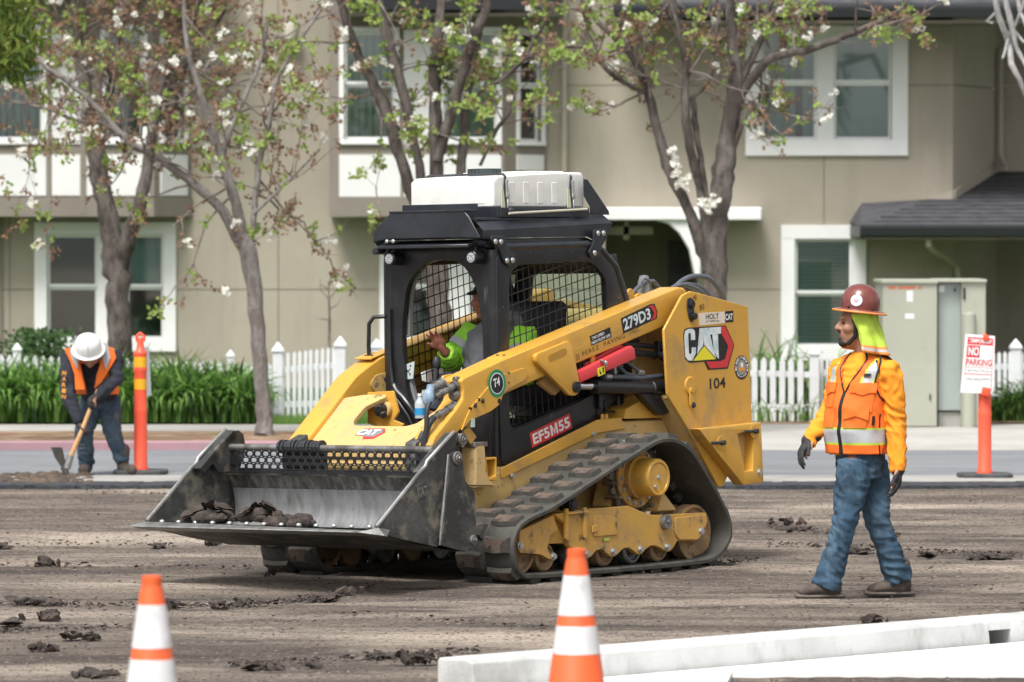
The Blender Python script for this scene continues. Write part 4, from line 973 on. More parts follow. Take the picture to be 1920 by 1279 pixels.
def undercarriage(sy):
    Y = lambda y: y * sy
    def yy(mb, poly, a, b): mb.py(poly, *( (a, b) if sy > 0 else (-b, -a)))
    fo = [(.525, .396), (.217, .412), (-.211, .413), (-.33, .375), (-.461, .345), (-.999, .337), (-1.006, .275), (-.90, .168), (-.694, .177), (-.66, .14), (-.625, .118), (-.585, .115), (-.53, .14), (-.478, .158), (-.423, .160), (-.37, .14), (-.338, .115), (-.30, .113), (-.25, .14), (-.205, .160), (-.15, .158), (-.10, .13), (-.067, .115), (-.03, .113), (.02, .14), (.067, .165), (.12, .158), (.16, .13), (.194, .117), (.235, .115), (.30, .155), (.384, .201), (.40, .33)]
    mb = MB(); yy(mb, fo, .895, .935); yy(mb, [(.5, .385), (-.21, .40), (-.45, .33), (-.98, .325), (-.88, .19), (.38, .21)], .62, .90)
    fr = lp('track_frame', mb, m_yelt, bevel=.004)
    mb = MB(); yy(mb, rnd_poly([(.86, .313), (.535, .392), (.50, .30), (.575, .272), (.60, .20), (.56, .135), (.53, .12), (.60, .14), (.657, .165), (.863, .186)], .012), .90, .94); yy(mb, [(.80, .30), (.55, .37), (.40, .37), (.40, .22), (.62, .22)], .64, .90)
    lp('idler_fork', mb, m_yelt, fr, bevel=.004)
    mb = MB(); yy(mb, rnd_poly([(-.66, .322), (-.985, .326), (-.998, .28), (-.90, .175), (-.70, .185), (-.665, .22)], .02), .936, .946); lp('rear_cover', mb, m_yelt, fr, bevel=.003)
    mb = MB(); yy(mb, rnd_poly([(.150, .345), (.125, .372), (-.08, .352), (-.08, .246), (.150, .246)], .006), .936, .944); yy(mb, [(.175, .31), (.12, .315), (.12, .275), (.175, .272)], .944, .952); lp('inspection_cover', mb, m_yelt, fr, bevel=.002)
    mb = MB()
    for x in (.421, .243):
        yy(mb, rnd_poly([(x + .012, .425), (x - .014, .425), (x - .014, .245), (x, .236), (x + .012, .245)], .006), .936, .955)
    yy(mb, [(.43, .402), (.22, .404), (.22, .392), (.43, .390)], .93, .962)
    yy(mb, [(.46, .40), (.46, .47), (.20, .475), (.20, .41)], .70, .84)
    lp('clamp_bar', mb, m_yelt, fr, bevel=.003)
    mb = MB(); mb.cyl((.325, Y(.84), .448), (.325, Y(.93), .448), .042, n=20); mb.cyl((.325, Y(.93), .448), (.325, Y(.936), .448), .03, n=6)
    lp('pivot_cap', mb, m_blk, fr, bevel=.003)
    mb = MB(); mb.cyl((-.56, Y(.93), .301), (-.56, Y(.968), .301), .045, n=22); mb.cyl((-.56, Y(.968), .301), (-.56, Y(.974), .301), .02, n=3); lp('pivot_cap', mb, m_steel, fr, bevel=.003)
    mb = MB(); yy(mb, [(.045, .232), (-.01, .232), (-.01, .214), (.045, .214)], .937, .9385); lp('sticker', mb, M('sticker_lime', (.45, .60, .10), .5), fr)
    # idlers
    for (x, z, r, hub) in ((.785, .215, .165, .05), (-.959, .215, .172, .06)):
        mb = MB()
        for (a, b) in ((.62, .70), (.79, .87)):
            rim = [(r - .03, a), (r, a), (r, b), (r - .018, b), (r - .024, b - .02), (hub + .02, b - .03), (hub, b - .005), (0.001, b)] if b > .75 else [(r - .03, a), (r, a), (r, b), (.05, b)]
            q = Matrix.Rotation(-math.pi / 2 * 1, 3, 'X') if sy > 0 else Matrix.Rotation(math.pi / 2, 3, 'X')
            mb.lathe([(p[0], p[1]) for p in rim], (x, 0, z), 32, q)
        mb.cyl((x, Y(.64), z), (x, Y(.90), z), .035, n=12)
        idl = lp('idler_wheel', mb, m_idl, smooth=30)
        mb = MB(); hb = hexbolt(x + (.08 if x > 0 else .033), Y(.94), z + .012, .019, 'y', MB(), .02 * sy); lp('bolt', hb, m_bolt, idl)
    # rollers
    for k, x in enumerate((.545, .222, -.04, -.312, -.582)):
        mb = MB(); z = .143; r = .088
        for (a, b) in ((.62, .69), (.80, .885)):
            q = Matrix.Rotation(-math.pi / 2, 3, 'X') if sy > 0 else Matrix.Rotation(math.pi / 2, 3, 'X')
            mb.lathe([(.03, a), (r, a), (r, b - .012), (r - .012, b), (r - .02, b), (r - .03, b - .018), (.035, b - .03), (.028, b)], (x, 0, z), 28, q)
        mb.cyl((x, Y(.62), z), (x, Y(.90), z), .032, n=12)
        rl = lp('track_roller', mb, m_steel if k % 2 else m_idl, smooth=30)
        lp('bolt', hexbolt(x, Y(.936), z + .004, .017, 'y', MB(), .022 * sy), m_bolt, rl)
    # sprocket, flange, final drive
    cx, cz = -.475, .575; mb = MB(); n = 15; pl = []
    for k in range(n * 4):
        a = 2 * math.pi * k / (n * 4); r = (.238, .238, .205, .205)[k % 4]; pl.append((cx + r * math.cos(a), cz + r * math.sin(a)))
    yy(mb, pl, .74, .775); 
    for k in range(n):
        a = 2 * math.pi * (k + .7) / n; mb.cyl((cx + .222 * math.cos(a), Y(.70), cz + .222 * math.sin(a)), (cx + .222 * math.cos(a), Y(.82), cz + .222 * math.sin(a)), .014, n=8)
    sp = lp('drive_sprocket', mb, M('sprocket_grease', (.10, .09, .08), .35, m=.5, c2=(.36, .35, .33), sc=14), bevel=.004)
    mb = MB(); mb.cyl((cx, Y(.775), cz), (cx, Y(.80), cz), .188, n=36); mb.cyl((cx, Y(.78), cz), (cx, Y(.84), cz), .135, n=36); lp('flange', mb, m_yelt, sp, bevel=.005)
    for k in range(14):
        a = 2 * math.pi * k / 14; lp('bolt', hexbolt(cx + .163 * math.cos(a), Y(.80), cz + .163 * math.sin(a), .011, 'y', MB(), .016 * sy), m_bolt, sp)
    mb = MB(); q = Matrix.Rotation(-math.pi / 2, 3, 'X') if sy > 0 else Matrix.Rotation(math.pi / 2, 3, 'X')
    mb.lathe([(.115, .78), (.115, .955), (.108, .968), (.092, .968), (.088, .960), (.084, .964), (.001, .964)], (cx, 0, cz), 36, q)
    fd = lp('final_drive', mb, m_yel, smooth=30)
    lp('plug', hexbolt(cx + .005, Y(.964), cz, .011, 'y', MB(), .012 * sy), m_bolt, fd); lp('plug', hexbolt(cx + .036, Y(.964), cz - .055, .010, 'y', MB(), .012 * sy), m_bolt, fd)
    mb = MB(); yy(mb, [(-.30, .40), (-.36, .56), (-.56, .56), (-.70, .40)], .58, .72); yy(mb, [(-.6, .36), (-.66, .48), (-.8, .36)], .74, .86); lp('drive_mount', mb, m_yeld, bevel=.006)
undercarriage(1); undercarriage(-1)

# ---- chassis
mb = MB(); mb.py([(.82, .44), (.82, .575), (.495, .64), (-.465, .905), (-1.15, .905), (-1.35, .62), (-1.1, .40), (.6, .34)], -.50, .50); lp('chassis', mb, m_yeld, bevel=.008, label='dusty lower frame')
mb = MB(); mb.py([(.495, .66), (-.46, .922), (-.70, .930), (-.74, .86), (-.46, .84), (.485, .60)], .502, .515); lp('side_plate', mb, m_yel, bevel=.003)
for (x, z) in ((.39, .612), (-.41, .838)): lp('bolt', hexbolt(x, .515, z, .012), m_bolt)
mb = MB(); mb.py([(.90, .36), (.93, .52), (.80, .58), (-.6, .30), (-.5, .16), (.5, .16)], -.46, .46); lp('belly_pan', mb, M('belly_dark', (.025, .022, .02), .8, c2=(.07, .055, .045), sc=6), bevel=.01)
for sy in (1, -1):
    a, b = (.49, .60) if sy > 0 else (-.60, -.49)
    mb = MB(); mb.py([(.835, .575), (.835, .80), (.815, .822), (.785, .822), (.752, .80), (.748, .735), (.745, .66), (.715, .60), (.66, .568)], b - .012 if sy > 0 else a, b if sy > 0 else a + .012)
    mb.box2((.825, a + .001, .575), (.838, b - .001, .80)); mb.box2((.64, a, .56), (.83, b - .013, .60))
    lp('front_bracket', mb, m_yeld, bevel=.003)
    mb = MB(); mb.box2((.72, a - .02, .80), (.85, b, .83)); lp('bracket_cap', mb, m_steel, bevel=.005)
    mb = MB(); ring(mb, [(.745, .735), (.636, .735), (.636, .60), (.72, .60)], [(.732, .722), (.648, .722), (.648, .625), (.715, .61)], 'y', a + .02, b - .005); lp('frame_tube', mb, m_yel, bevel=.002)
mb = MB(); mb.cyl((.70, .40, .64), (.70, .40, .78), .05, n=16)
for k in range(5): mb.cyl((.70, .40, .70 + k * .015), (.70, .40, .706 + k * .015), .058, n=16)
lp('rubber_mount', mb, m_hose)

# ---- engine enclosure and rear towers
mb = MB(); mb.py([(-.95, .92), (-.98, 1.12), (-.92, 1.20), (-.98, 1.50), (-1.25, 1.60), (-1.80, 1.56), (-1.82, .60), (-1.35, .60)], -.42, .42); lp('engine_hood', mb, m_yeld, bevel=.015)
mb = MB(); mb.py(rnd_poly([(-.74, .98), (-.72, .92), (-1.14, .915), (-1.42, .60), (-1.5, .9), (-1.0, 1.06)], .01), .36, .52); lp('inner_side_plate', mb, m_yel, bevel=.004)
for sy in (1, -1):
    TW = [(-1.19, 1.690), (-1.235, 1.701), (-1.27, 1.696), (-1.842, 1.597), (-1.862, 1.04), (-1.867, .86), (-1.55, .47), (-1.50, .47), (-1.173, .86), (-.978, 1.064), (-.950, 1.466), (-1.143, 1.674)]
    mb = MB(); a, b = (.645, .663) if sy > 0 else (-.663, -.645)
    mb.py(TW, a, b); tw_ = lp('tower_plate', mb, m_yel, bevel=.004)
    mb = MB(); a, b = (.42, .645) if sy > 0 else (-.645, -.42)
    mb.py([(-1.86, .8), (-1.80, .8), (-1.80, 1.58), (-1.84, 1.59)], a, b); mb.py([(-1.50, .47), (-1.56, .47), (-1.85, .84), (-1.79, .84)], a, b); mb.py([(-1.24, .86), (-1.02, 1.06), (-1.02, 1.04), (-1.50, .50)], a, b)
    mb.py([(-1.36, 1.62), (-1.84, 1.54), (-1.84, 1.58), (-1.36, 1.66)], a, b)
    lp('tower_web', mb, m_yeld, tw_, bevel=.003)
    # rear block
    mb = MB(); a, b = (.665, .745) if sy > 0 else (-.745, -.665)
    o_ = [(-1.19, .845), (-1.30, .848), (-1.62, .858), (-1.855, .866), (-1.866, .75), (-1.874, .484), (-1.80, .480), (-1.658, .476), (-1.50, .60), (-1.36, .70)]
    i_ = [(-1.575, .790), (-1.64, .795), (-1.72, .80), (-1.77, .795), (-1.765, .75), (-1.752, .63), (-1.735, .575), (-1.69, .562), (-1.66, .60), (-1.60, .75)]
    # order the hole to follow the outline
    o2 = [(-1.19, .845), (-1.50, .854), (-1.855, .866), (-1.874, .484), (-1.658, .476), (-1.42, .66)]
    i2 = [(-1.60, .80), (-1.68, .81), (-1.775, .808), (-1.755, .565), (-1.67, .565), (-1.635, .70)]
    ring(mb, o2, i2, 'y', a, b); blk = lp('rear_guard', mb, m_yel, tw_, bevel=.010, seg=2); rq_ = MB(); rq_.py([(-1.30, .84), (-1.84, .85), (-1.85, .50), (-1.66, .49)], *((.664, .676) if sy > 0 else (-.676, -.664))); lp('guard_backing', rq_, m_yeld, blk)
    mb = MB(); mb.py([(-1.55, .82), (-1.80, .82), (-1.80, .54), (-1.62, .54)], a, a + .03 * sy if sy > 0 else a); 
    if sy > 0:
        for (x, z) in ((-1.42, .752), (-1.775, .812)):
            mb = MB(); mb.cyl((x + .105, .75, z + .002), (x, .752, z), .009, n=8); mb.cyl((x, .745, z), (x, .775, z), .016, n=12); lp('pin', mb, m_hose, blk)
            mb = MB(); mb.cyl((x, .745, z), (x, .749, z), .045, n=24); lp('boss', mb, m_yel, blk, bevel=.002)
        lp('bolt', hexbolt(-1.825, .745, .552, .018), m_bolt, blk)
# details on the near tower
mb = MB(); mb.cyl((-1.212, .655, 1.113), (-1.212, .672, 1.113), .058, n=32); dsk = lp('round_cover', mb, m_yel, bevel=.006)
mb = MB(); mb.py(rnd_poly([(-1.19, 1.10), (-1.225, 1.10), (-1.24, 1.00), (-1.235, .975), (-1.205, .975), (-1.19, .99)], .01), .672, .680); mb.cyl((-1.207, .68, 1.085), (-1.207, .686, 1.085), .017, n=18); lp('retainer', mb, m_yel, dsk, bevel=.002)
lp('bolt', hexbolt(-1.222, .68, .992, .014), m_hose, dsk)
mb = MB(); mb.py(rnd_poly([(-1.19, 1.66), (-1.245, 1.66), (-1.255, 1.60), (-1.262, 1.53), (-1.235, 1.50), (-1.205, 1.53), (-1.185, 1.60)], .02), .664, .672); pk = lp('pivot_recess', mb, m_hose, bevel=.002)
mb = MB(); mb.cyl((-1.222, .672, 1.62), (-1.222, .69, 1.62), .027, n=18); mb.cyl((-1.236, .672, 1.545), (-1.236, .70, 1.545), .022, n=18); lp('pivot_pin', mb, m_blk, pk, bevel=.004)

# ---- lift arms
ARM = [(-1.20, 1.728), (-1.26, 1.722), (-1.29, 1.70), (-1.27, 1.60), (-1.15, 1.50), (-1.07, 1.488), (-.15, 1.272), (.148, 1.206), (.519, 1.115), (.575, 1.098), (.60, 1.055), (.625, 1.04), (.715, 1.005), (.896, .962), (1.006, .884), (1.167, .845), (1.20, .80), (1.25, .82), (1.21, .88), (1.01, 1.03), (.948, 1.087), (.938, 1.141), (.96, 1.20), (.93, 1.215), (.575, 1.311)]
ARMF = ARM[:15] + [(1.06, .793), (1.10, .79), (1.165, .80), (1.165, .845), (.70, 1.212), (.60, 1.262), (.475, 1.32), (.45, 1.335)]
ARMF = [(-1.20, 1.728), (-1.26, 1.722), (-1.29, 1.70), (-1.27, 1.60), (-1.15, 1.50), (-1.07, 1.488), (-.15, 1.272), (.30, 1.17), (.44, 1.12), (.60, 1.04), (.80, .93), (.98, .78), (1.165, .79), (1.165, .84), (.70, 1.212), (.60, 1.262), (.46, 1.325)]
for sy in (1, -1):
    a, b = (.44, .595) if sy > 0 else (-.595, -.44)
    mb = MB(); mb.py(ARM if sy > 0 else ARMF, a, b); arm = lp('lift_arm', mb, m_yel, bevel=.016, seg=3)
    # front reinforcement plate, bolt pad, triangular cylinder bracket
    if sy > 0:
        mb = MB(); mb.py(rnd_poly([(.885, 1.035), (.62, 1.22), (.52, 1.232), (.36, 1.262), (.33, 1.235), (.36, 1.19), (.53, 1.135), (.585, 1.10), (.60, 1.052), (.70, 1.008), (.89, .962), (.98, .90)], .018), .596, .604); lp('reinforcement_plate', mb, m_yel, arm, bevel=.003)
        mb = MB()
        for (x, z, r) in ((.615, 1.067, .016), (.806, 1.081, .009), (.885, 1.031, .009)): mb.cyl((x, .590, z), (x, .606, z), r, n=14)
        for (x, z) in ((.519, 1.232), (.521, 1.176)): mb.cyl((x, .590, z), (x, .606, z), .006, n=10)
        lp('bolt_hole', mb, m_pb, arm)
        for (x, z) in ((.846, 1.049), (.775, 1.074)): 
            mb = MB(); mb.cyl((x, .604, z), (x, .611, z), .014, n=14); mb.ell((x, .611, z), .012, .006, .012); lp('bolt', mb, m_hose, arm)
    else:
        mb = MB(); mb.py(rnd_poly([(.52, 1.22), (.30, 1.245), (.24, 1.20), (.30, 1.13), (.50, 1.10), (.58, 1.16)], .03), -.438, -.432); q = lp('slot_recess', mb, m_yeld, arm, bevel=.002)
        mb = MB(); mb.cyl((.36, -.44, 1.205), (.36, -.425, 1.205), .026, n=18); lp('bolt_hole', mb, m_pb, q)
    mb = MB(); mb.box((.47, sy * .515, 1.335), (.15, .13, .012), Matrix.Rotation(R(14), 3, 'Y')); pad = lp('arm_pad', mb, m_yel, arm, bevel=.004)
    for (dx, dy) in ((.02, -.02), (.02, .03)):
        mb = MB(); mb.cyl((.47 + dx, sy * .515 + dy, 1.335), (.47 + dx, sy * .515 + dy, 1.342), .009, n=10); lp('bolt_hole', mb, m_hose, pad)
    mb = MB(); a, b = (.60, .632) if sy > 0 else (-.632, -.60)
    TRI = [(.285, 1.295), (.29, 1.333), (.27, 1.345), (-.03, 1.414), (-.063, 1.398), (-.139, 1.140), (-.125, 1.098), (-.09, 1.080), (-.035, 1.084)]
    mb.py(rnd_poly(TRI, .012), a, b); br = lp('cylinder_bracket', mb, m_yel, arm, bevel=.005, seg=2)
    if sy > 0:
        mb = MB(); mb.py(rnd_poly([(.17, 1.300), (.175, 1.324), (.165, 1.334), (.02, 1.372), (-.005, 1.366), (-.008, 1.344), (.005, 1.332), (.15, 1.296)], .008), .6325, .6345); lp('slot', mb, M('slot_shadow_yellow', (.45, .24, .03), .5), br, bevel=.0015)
        mb = MB(); ri = [(.20, 1.29), (.205, 1.338), (-.02, 1.39), (-.04, 1.35)]
        mb = MB(); mb.cyl((-.092, .628, 1.133), (-.092, .650, 1.133), .034, n=22); mb.cyl((-.092, .650, 1.133), (-.092, .655, 1.133), .018, n=6); lp('pivot_pin', mb, m_blk, br, bevel=.004)
        mb = MB(); mb.py([(.07, 1.22), (-.02, 1.20), (-.10, 1.13), (-.02, 1.085), (.13, 1.16)], .50, .53); lp('inner_gusset', mb, m_yeld, br)
    # lift cylinder
    y = sy * .565
    mb = MB(); mb.tube([(-.36, y, 1.130), (-1.15, y, 1.097)], .040, 24); mb.cyl((-.355, y, 1.13), (-.395, y, 1.128), .046, n=24); mb.cyl((-.93, y, 1.105), (-1.15, y, 1.097), .045, n=24)
    cy = lp('lift_cylinder', mb, m_blk, bevel=.003)
    mb = MB(); mb.cyl((-.09, y, 1.14), (-.37, y, 1.131), .023, n=20); mb.cyl((-.09, y, 1.14), (-.20, y, 1.137), .028, n=20); lp('cylinder_rod', mb, m_chrome, cy)
    mb = MB(); mb.py(rnd_poly([(-.80, 1.075), (-1.02, 1.06), (-1.12, 1.0), (-1.10, .95), (-1.03, .93), (-.96, .97)], .02), y - .04, y + .02); lp('cylinder_lug', mb, m_blk, cy, bevel=.005)
mb = MB(); d = Vector((-.535, 0, .165)); 
mb.py([(-.13, 1.222), (-.150, 1.158), (-.712, 1.292), (-.698, 1.355), (-.672, 1.372)], .575, .625); mb.py([(-.28, 1.27), (-.28, 1.255), (-.69, 1.365), (-.64, 1.382), (-.55, 1.358)], .545, .560)
rb_ = lp('lift_arm_brace', mb, m_red, bevel=.007, seg=2, label='red lift arm safety brace')
mb = MB(); mb.py([(-.315, 1.238), (-.325, 1.190), (-.395, 1.208), (-.388, 1.256)], .626, .6275); lp('caution_sticker', mb, m_yst, rb_)
mb = MB(); mb.py([(-.335, 1.235), (-.340, 1.203), (-.36, 1.208)], .6278, .6284); mb.py([(-.365, 1.242), (-.37, 1.212), (-.382, 1.216), (-.378, 1.246)], .6278, .6284); lp('caution_mark', mb, m_pb, rb_)
mb = MB(); mb.tube([(-.34, .63, 1.29), (-.36, .637, 1.285), (-.385, .64, 1.270), (-.39, .638, 1.25)], .007, 8); mb.ell((-.385, .64, 1.272), .013, .01, .016); lp('retaining_clip', mb, m_bolt, rb_)
mb = MB(); mb.py([(-.33, 1.33), (-.37, 1.345), (-.365, 1.27), (-.33, 1.27)], .56, .573); lp('brace_bracket', mb, m_yel, rb_, bevel=.002)
# hydraulic pipes behind the arm
mb = MB(); mb.tube([(-.70, .52, 1.385), (-1.05, .52, 1.36)], .016, 10); mb.tube([(-.70, .52, 1.34), (-1.08, .52, 1.305)], .020, 10); mb.tube([(-.74, .50, 1.41), (-.9, .50, 1.40)], .014, 8); lp('hydraulic_pipe', mb, m_hose)
mb = MB(); mb.box((-1.06, .54, 1.345), (.06, .05, .10)); mb.cyl((-1.07, .56, 1.36), (-1.07, .60, 1.36), .035, n=16); mb.cyl((-1.05, .56, 1.30), (-1.05, .60, 1.30), .03, n=16); lp('valve_block', mb, m_blk, bevel=.008)
mb = MB(); mb.tube([(-.48, .54, 1.185), (-.70, .54, 1.178), (-.84, .54, 1.168), (-1.0, .54, 1.172), (-1.19, .52, 1.178)], .017, 10)
for (q) in ([(-.62, .50, 1.27), (-.68, .52, 1.24), (-.72, .54, 1.20), (-.80, .54, 1.185)], [(-.68, .5, 1.28), (-.76, .52, 1.27), (-.83, .54, 1.22), (-.88, .54, 1.19)], [(-.60, .5, 1.24), (-.64, .5, 1.21), (-.70, .5, 1.22), (-.73, .5, 1.25)]): mb.tube(q, .012, 8)
lp('hydraulic_hose', mb, m_hoseg)
mb = MB(); mb.cyl((-.50, .54, 1.185), (-.555, .54, 1.184), .021, n=12); mb.cyl((-.84, .54, 1.205), (-.89, .54, 1.20), .02, n=6); mb.cyl((-.63, .52, 1.245), (-.635, .52, 1.20), .012, n=6); lp('hose_fitting', mb, m_bolt)
# hood latch rod
mb = MB(); mb.box2((-.52, .46, .99), (-.56, .485, 1.08)); mb.cyl((-.545, .475, .93), (-.545, .475, 1.0), .008, n=8); mb.tube([(-.60, .46, 1.04), (-.61, .46, .97), (-.70, .46, .965)], .01, 6); lp('latch_rod', mb, m_blk, bevel=.003)
for x in (-.535, -.575):
    mb = MB(); mb.py(rnd_poly([(x + .012, .955), (x - .012, .955), (x - .014, .86), (x + .014, .86)], .006), .486, .498); lp('latch_hook', mb, m_yel, bevel=.002)
# top hoses looping over the tower
mb = MB()
for (pts, r) in (([(-1.26, .50, 1.70), (-1.33, .50, 1.75), (-1.435, .50, 1.787), (-1.55, .50, 1.794), (-1.66, .50, 1.775), (-1.755, .50, 1.71), (-1.82, .49, 1.64), (-1.84, .48, 1.56)], .016),
                 ([(-1.28, .46, 1.70), (-1.36, .46, 1.735), (-1.476, .46, 1.742), (-1.60, .46, 1.722), (-1.70, .46, 1.665), (-1.78, .46, 1.57)], .016),
                 ([(-1.30, .42, 1.70), (-1.42, .42, 1.725), (-1.55, .42, 1.71), (-1.66, .42, 1.655), (-1.72, .42, 1.58)], .015),
                 ([(-1.20, .53, 1.72), (-1.30, .54, 1.742), (-1.40, .53, 1.735), (-1.52, .53, 1.70), (-1.60, .53, 1.64)], .012)):
    P_ = [Vector(p) for p in pts]; Q = []
    for i in range(len(P_) - 1):
        for j in range(5):
            t = j / 5; p0 = P_[max(i - 1, 0)]; p1 = P_[i]; p2 = P_[i + 1]; p3 = P_[min(i + 2, len(P_) - 1)]
            Q.append(.5 * ((2 * p1) + (p2 - p0) * t + (2 * p0 - 5 * p1 + 4 * p2 - p3) * t * t + (3 * p1 - p0 - 3 * p2 + p3) * t ** 3))
    mb.tube(Q, r, 10)
lp('hose_loop', mb, m_hoseg)
# exhaust, lever, lifting eye behind cab
mb = MB(); mb.lathe([(.045, 1.60), (.045, 1.70), (.04, 1.76), (.028, 1.80), (.001, 1.805)], (-1.50, .1, 0), 18); ex = lp('exhaust_stack', mb, m_gry)
mb = MB(); mb.tube([(-1.30, .13, 1.66), (-1.38, .13, 1.72), (-1.47, .13, 1.765), (-1.56, .13, 1.765), (-1.61, .13, 1.73), (-1.61, .13, 1.68)], .013, 8); mb.tube([(-1.35, .2, 1.70), (-1.345, .2, 1.765), (-1.37, .2, 1.785), (-1.42, .2, 1.77), (-1.44, .2, 1.72), (-1.50, .2, 1.67)], .007, 8); lp('exhaust_wiring', mb, m_hoseg)
mb = MB(); mb.cyl((-1.285, .14, 1.69), (-1.285, .16, 1.69), .032, n=20); mb.box((-1.27, .15, 1.655), (.03, .02, .06)); lp('lifting_eye', mb, m_yel, bevel=.003)
mb = MB(); mb.py(rnd_poly([(-1.30, 1.60), (-1.33, 1.675), (-1.36, 1.69), (-1.46, 1.685), (-1.52, 1.655), (-1.52, 1.60)], .02), -.1, .16); lp('hood_hump', mb, m_yel, bevel=.008)

# ---- cross member plate between the arms, with U cut-out, brackets
o = Vector((1.150, 0, .812)); ez = Vector((-.37, 0, .30)).normalized(); en = Vector((.30, 0, .37)).normalized()
U = [(-.44, 0), (.44, 0), (.44, .36), (.405, .43), (.35, .34), (.27, .21), (.20, .185), (-.18, .185), (-.215, .20), (-.235, .24), (-.225, .36), (-.12, .45), (-.14, .475), (-.30, .47), (-.44, .44)]
mb = MB(); mb.prism(rnd_poly(U, .02, 3), o, (0, 1, 0), ez, -.03, 0, en); cp = lp('cross_plate', mb, m_yeld, bevel=.004, label='dusty sloped front plate between the lift arms')
mb = MB(); mb.box2((1.10, -.44, .74), (1.145, .44, .815)); mb.cyl((1.08, -.44, .70), (1.08, .44, .70), .055, n=20); lp('cross_tube', mb, m_yeld, cp, bevel=.008)
mb = MB(); mb.px(rnd_poly([(-.30, 1.12), (-.10, 1.13), (-.06, 1.0), (-.10, .955), (-.02, .93), (-.05, .90), (-.10, .885), (-.30, .93)], .01), .74, .76); q = lp('coupler_bracket', mb, m_yel, cp, bevel=.003)
mb = MB(); mb.cyl((.76, -.155, 1.02), (.79, -.155, 1.02), .052, n=20); lp('coupler_boss', mb, m_yeld, q, bevel=.004)
mb = MB(); mb.cyl((.78, -.155, 1.02), (.84, -.15, 1.01), .036, n=12); mb.cyl((.83, -.12, .995), (.86, -.09, .985), .022, n=10); mb.cyl((.81, -.155, 1.03), (.855, -.13, 1.02), .028, n=8); lp('electric_socket', mb, m_pb, q, bevel=.006)
mb = MB(); mb.cyl((.70, -.23, .90), (.70, -.08, .90), .06, n=20); lp('rubber_bush', mb, m_hose, q)
mb = MB(); mb.py([(.93, 1.225), (.85, 1.235), (.84, 1.205), (.87, 1.17), (.95, 1.16)], .42, .436); lp('ear_plate', mb, m_yel, cp, bevel=.003)
mb = MB(); random.seed(8)
# couplers and hoses on the near arm
def hosepath(p, r, m_=m_hose, par=cp, name='hydraulic_hose'):
    mb = MB(); P_ = [Vector(q) for q in p]; Q = []
    for i in range(len(P_) - 1):
        for j in range(6):
            t = j / 6; p0 = P_[max(i - 1, 0)]; p1 = P_[i]; p2 = P_[i + 1]; p3 = P_[min(i + 2, len(P_) - 1)]
            Q.append(.5 * ((2 * p1) + (p2 - p0) * t + (2 * p0 - 5 * p1 + 4 * p2 - p3) * t * t + (3 * p1 - p0 - 3 * p2 + p3) * t ** 3))
    Q.append(P_[-1]); mb.tube(Q, r, 12); return lp(name, mb, m_, par)
def coupler(p0, p1, par=cp):
    p0 = Vector(p0); p1 = Vector(p1); mb = MB()
    for (a, b, r) in ((0, .22, .017), (.2, .34, .024), (.34, .62, .020), (.6, .72, .027), (.70, .9, .022), (.88, 1, .03)): mb.cyl(p0.lerp(p1, a), p0.lerp(p1, b), r, n=14)
    return lp('quick_coupler', mb, m_steel, par, bevel=.002)
coupler((1.145, .55, 1.108), (.955, .55, 1.172)); coupler((1.17, .55, .985), (.95, .55, 1.055)); coupler((1.17, .53, 1.15), (1.05, .53, 1.19))
mb = MB(); mb.cyl((.995, .55, 1.105), (.945, .55, 1.12), .028, n=14); lp('quick_coupler', mb, m_steel, cp, bevel=.003); mb = MB(); mb.cyl((.97, .55, 1.205), (.93, .55, 1.205), .018, n=10); lp('quick_coupler', mb, m_steel, cp, bevel=.003)
hosepath([(1.14, .55, 1.11), (1.19, .55, 1.085), (1.225, .55, 1.03), (1.235, .55, .93), (1.235, .54, .82), (1.235, .53, .70)], .014, m_hose)
hosepath([(1.165, .55, .985), (1.20, .55, .96), (1.225, .54, .90), (1.23, .52, .80), (1.21, .5, .68)], .020, m_hose)
hosepath([(1.20, .50, .90), (1.225, .49, .84), (1.22, .48, .72)], .018, m_hose)
mb = MB(); mb.ell((1.19, .53, 1.10), .03, .04, .055); mb.cyl((1.175, .53, 1.13), (1.16, .53, 1.175), .025, n=14); lp('dust_cap', mb, M('blue_grey_plastic', (.28, .38, .46), .4, c2=(.15, .22, .35), sc=12), cp)
mb = MB(); mb.px([(.445, .86), (.59, .80), (.59, 1.0), (.445, 1.07)], .93, .95); lp('guard_plate', mb, M('dirty_brown_plate', (.10, .07, .05), .7, c2=(.2, .14, .09), sc=8), cp, bevel=.003)
mb = MB(); mb.py([(.93, .90), (.87, .925), (.80, .86), (.86, .815)], .57, .58); mb.py([(.91, .945), (.80, .975), (.72, 1.0), (.79, .91)], .50, .515); lp('arm_stop', mb, m_yel, cp, bevel=.003)
mb = MB(); mb.box((.865, .60, .945), (.03, .012, .05)); lp('sticker', mb, M('sticker_pale_green', (.45, .6, .5), .5), cp)

